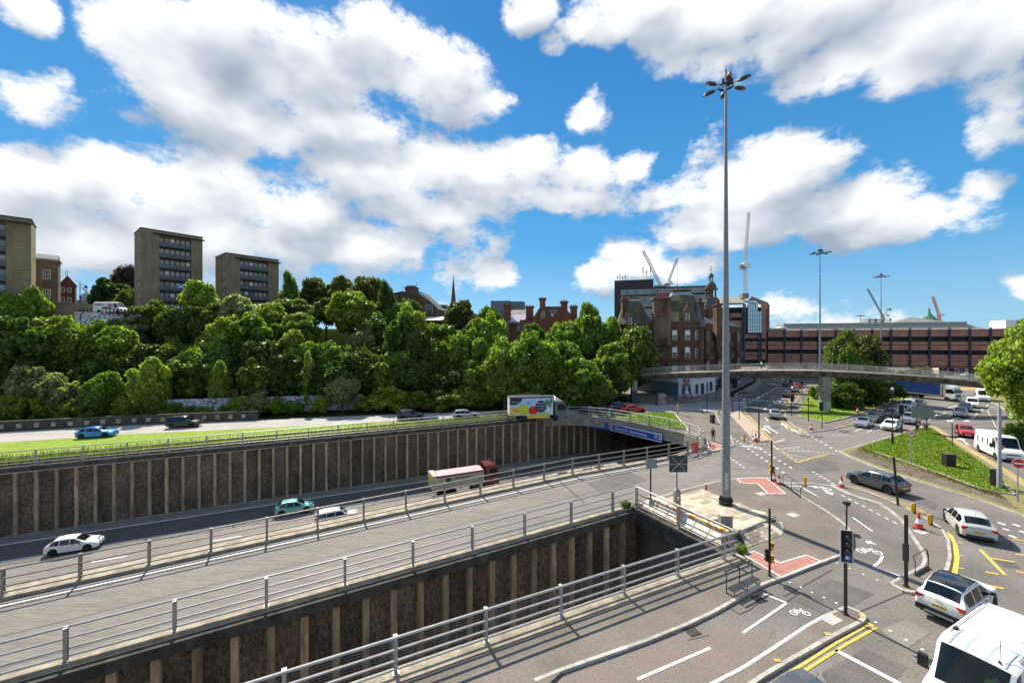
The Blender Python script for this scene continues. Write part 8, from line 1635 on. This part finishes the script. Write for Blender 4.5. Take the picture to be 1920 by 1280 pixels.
# fragments of distant street: shopfronts under the long building
for i in range(12):
    q = P(1775+i*9, 700, 150-i*1.4); w_ = 9*150/F; ht_ = H-(700-688)*q.y/F; 
M_fs = [mat('far_cream', (.60,.52,.38)), mat('far_red', (.4,.08,.06)), mat('far_pale', (.55,.52,.48)), mat('far_dark', (.06,.05,.05))]
far_l = ['cream shopfront seen under the right part of long building','dark shopfront under the long building, next to cream one','pale shopfront under the long building','red and white shopfront under right end of long building']
for i in range(4):
    q = P(1765+i*28, 690, 165-i*4); root = empty('shopfront', (q.x, q.y, 0), R(-17), far_l[i], 'shop'); b = MB(); b.bx((0,0,0),(6.2,5,5.6)); b.build('wall', M_fs[(0,3,2,1)[i]], root)
    for k in range(3): window(root, 1.1+k*2, .6, 1.3, 2.6, 0, M_frame if i % 2 else M_dframe)
    for k in range(3): window(root, 1.1+k*2, 3.7, .9, 1.3, 0, M_frame)
# pale retaining parapet far below the long building
q0, q1 = P(1440,692,175), P(1560,690,175); mb = MB(q0); mb.bar((q0.x,q0.y,1.6),(q1.x,q1.y,1.6),.5,3.2); tag(mb.build('far_wall', mat_graffiti('far_mural', (.5,.46,.42), [(.6,.35,.35),(.2,.2,.25),(.55,.5,.3)], .5, .45)), 'pale painted wall far off beneath the long building', 'wall')
# ================================================================ PEOPLE
def figure(label, loc, face, h=1.76, pose='walk', top=(.02,.02,.025), legs=(.02,.035,.10), skin=(.45,.27,.2), hair=(.03,.02,.015)):
    root = empty('person', loc, R(face), label, 'person'); k = h/1.78
    def sk(name, vs, es, m, rootv=0, sub=2):
        me = bpy.data.meshes.new(name); me.from_pydata([Vector(v[:3])*k for v in vs], es, []); ob = bpy.data.objects.new(name, me); COL.objects.link(ob)
        md = ob.modifiers.new('s', 'SKIN'); 
        for i, v in enumerate(vs): me.skin_vertices[0].data[i].radius = (v[3]*k, (v[4] if len(v) > 4 else v[3])*k); me.skin_vertices[0].data[i].use_root = (i == rootv)
        sb_ = ob.modifiers.new('u', 'SUBSURF'); sb_.levels = sb_.render_levels = sub
        dg = bpy.context.evaluated_depsgraph_get(); m2 = bpy.data.meshes.new_from_object(ob.evaluated_get(dg)); bpy.data.objects.remove(ob); m2.name = name; m2.materials.clear(); 
        for mm_ in (m if isinstance(m, list) else [m]): m2.materials.append(mm_)
        for p_ in m2.polygons: p_.use_smooth = True
        o = bpy.data.objects.new(name, m2); COL.objects.link(o); o.parent = root; return o
    sw = .26 if pose == 'walk' else .06
    # facing +x ; pelvis root
    V = [(0,0,.95,.15,.12),(0,0,1.15,.15,.11),(0,0,1.38,.18,.115),(0,0,1.50,.07),(.01,0,1.62,.085,.095),(.02,0,1.72,.075),
         (0,.19,1.42,.065),(-.05 if pose != 'drive' else .15,.25,1.15,.05),(.10,.25,.92,.038),(.14,.25,.84,.035),(0,-.19,1.42,.065),(.02,-.25,1.15,.05),(-.12,-.25,.93,.038),(-.14,-.25,.85,.035),
         (0,.10,.88,.095),(sw*.6,.10,.50,.07),(sw*.9,.10,.09,.05),(sw*.9+.16,.11,.04,.04),(0,-.10,.88,.095),(-sw*.3,-.10,.50,.07),(-sw*1.1,-.10,.12,.05),(-sw*1.1+.15,-.11,.05,.04)]
    E = [(0,1),(1,2),(2,3),(3,4),(4,5),(2,6),(6,7),(7,8),(8,9),(2,10),(10,11),(11,12),(12,13),(0,14),(14,15),(15,16),(16,17),(0,18),(18,19),(19,20),(20,21)]
    ms_ = [mat('cloth_%d%d' % (int(top[0]*99),int(top[1]*99)), top, .8), mat('cloth_leg_%d%d' % (int(legs[0]*99),int(legs[2]*99)), legs, .8), mat('skin', skin, .6), mat('shoe', (.03,.03,.03), .7)]
    o = sk('body', V, E, ms_); 
    for p_ in o.data.polygons:
        c_ = p_.center/k; p_.material_index = 2 if (c_.z > 1.5 or (abs(c_.y) > .2 and c_.z < .93 and c_.z > .75)) else (0 if c_.z > .93 else (3 if c_.z < .1 else 1))
    hr = MB(); hr.lathe((-.01*k,0,1.66*k), [(.098*k,-.02),(.102*k,.05*k),(.075*k,.105*k),(.02*k,.125*k)], 12); hr.build('hair', mat('hair', hair, .9), root, 50)
    fc = MB(); fc.box((.112*k,0,1.63*k),(.03*k,.025*k,.045*k)); fc.build('nose', ms_[2], root)
    for s_ in (1,-1):
        for fg in range(4): f_ = MB(); bx_ = (.15 if s_ > 0 else -.13)*k; f_.tube((bx_+(fg-1.5)*.018*k,s_*.25*k,.83*k),(bx_+(fg-1.5)*.02*k+.01,s_*.245*k,(.76 if fg in (1,2) else .775)*k),.009*k,5); f_.build('finger', ms_[2], root)
        f_ = MB(); f_.tube(((.175 if s_ > 0 else -.10)*k,s_*.25*k,.85*k),((.195 if s_ > 0 else -.08)*k,s_*.24*k,.80*k),.010*k,5); f_.build('thumb', ms_[2], root)
    return root
g_ = G(1337,829); figure('person in dark jacket and blue jeans walking across the corner pavement', (g_.x,g_.y,.12), 70)
i_ = [a[0] for a in FB].index(1450); q = fp[i_]; r_ = figure('person in green hi-vis vest crossing on the footbridge', (q.x-1.4,q.y+1.4,q.z+.0), 185, 1.8, top=(.30,.60,.08), legs=(.02,.02,.03))
b = MB(); b.box((0,0,1.25),(.34,.44,.05)); b.build('reflective_band', M_white, r_)
for x, y, l, tp_, yy in ((1457,715,'distant pedestrian in yellow jacket by the far crossing',(.6,.35,.02),.1),(1462,715,'distant pedestrian next to the yellow jacket, far crossing',(.3,.15,.05),.1),(1379,712,'dark pedestrian beyond the tall mast on far pavement',(.02,.02,.02),.1),(1392,709,'dark pedestrian right of the other on far pavement',(.02,.02,.02),.1)):
    g_ = G(x, y); figure(l, (g_.x,g_.y,.1), 60, 1.74, top=tp_, legs=(.02,.02,.03))
# driver behind the windscreen of the big van
dr = figure('driver in hi-vis vest at the wheel of the big near van', tuple(ctr+Vector((-CU,-SU,0))*1.35+v_*-.45+Vector((0,0,.45))), 206, 1.7, 'drive', top=(.35,.55,.05), legs=(.02,.02,.03))
# a parked bicycle near the far signal
def bicycle(loc, rz, label):
    root = empty('bicycle', loc, R(rz), label, 'bicycle')
    for x in (-.52,.52):
        b = MB()
        for i in range(20): a0, a1 = i*math.pi/10, (i+1)*math.pi/10; b.tube((x+.33*math.cos(a0),0,.34+.33*math.sin(a0)),(x+.33*math.cos(a1),0,.34+.33*math.sin(a1)),.02,5)
        for i in range(8): a0 = i*math.pi/4; b.tube((x,0,.34),(x+.32*math.cos(a0),0,.34+.32*math.sin(a0)),.006,3)
        b.build('wheel', M_tyre, root)
    b = MB(); b.path([(-.52,0,.34),(-.15,0,.85),(.38,0,.88),(-.05,0,.32),(-.52,0,.34)],.018,6); b.tube((-.05,0,.32),(-.18,0,.95),.018,6); b.tube((.52,0,.34),(.36,0,1.0),.018,6); b.build('frame', M_black, root); b = MB(); b.bar((-.3,0,.97),(-.05,0,.97),.13,.05); b.build('saddle', M_trim, root); b = MB(); b.tube((.36,-.28,1.03),(.36,.28,1.03),.018,6); b.build('handlebar', M_trim, root)
g_ = G(1360,747); bicycle((g_.x,g_.y,.1), 20, 'bicycle parked on pavement left of the tall mast'); g_ = G(1354,752); bicycle((g_.x,g_.y,.1), 10, 'bicycle parked left of the other bicycle by the mast')
# balustrade of cones/planks on ledges: loose debris
for s_, t_ in ((22,33.9),(25,33.9),(26.5,33.95)):
    g_ = ST(s_, t_, .18); o = inst('debris', unit(M_trim), None, (g_.x,g_.y,.16), R(26), (1.1,.15,.06)); tag(o, 'one of the dark broken strips lying on the ledge by the brown railing', 'debris', 'dark strips on the ledge')
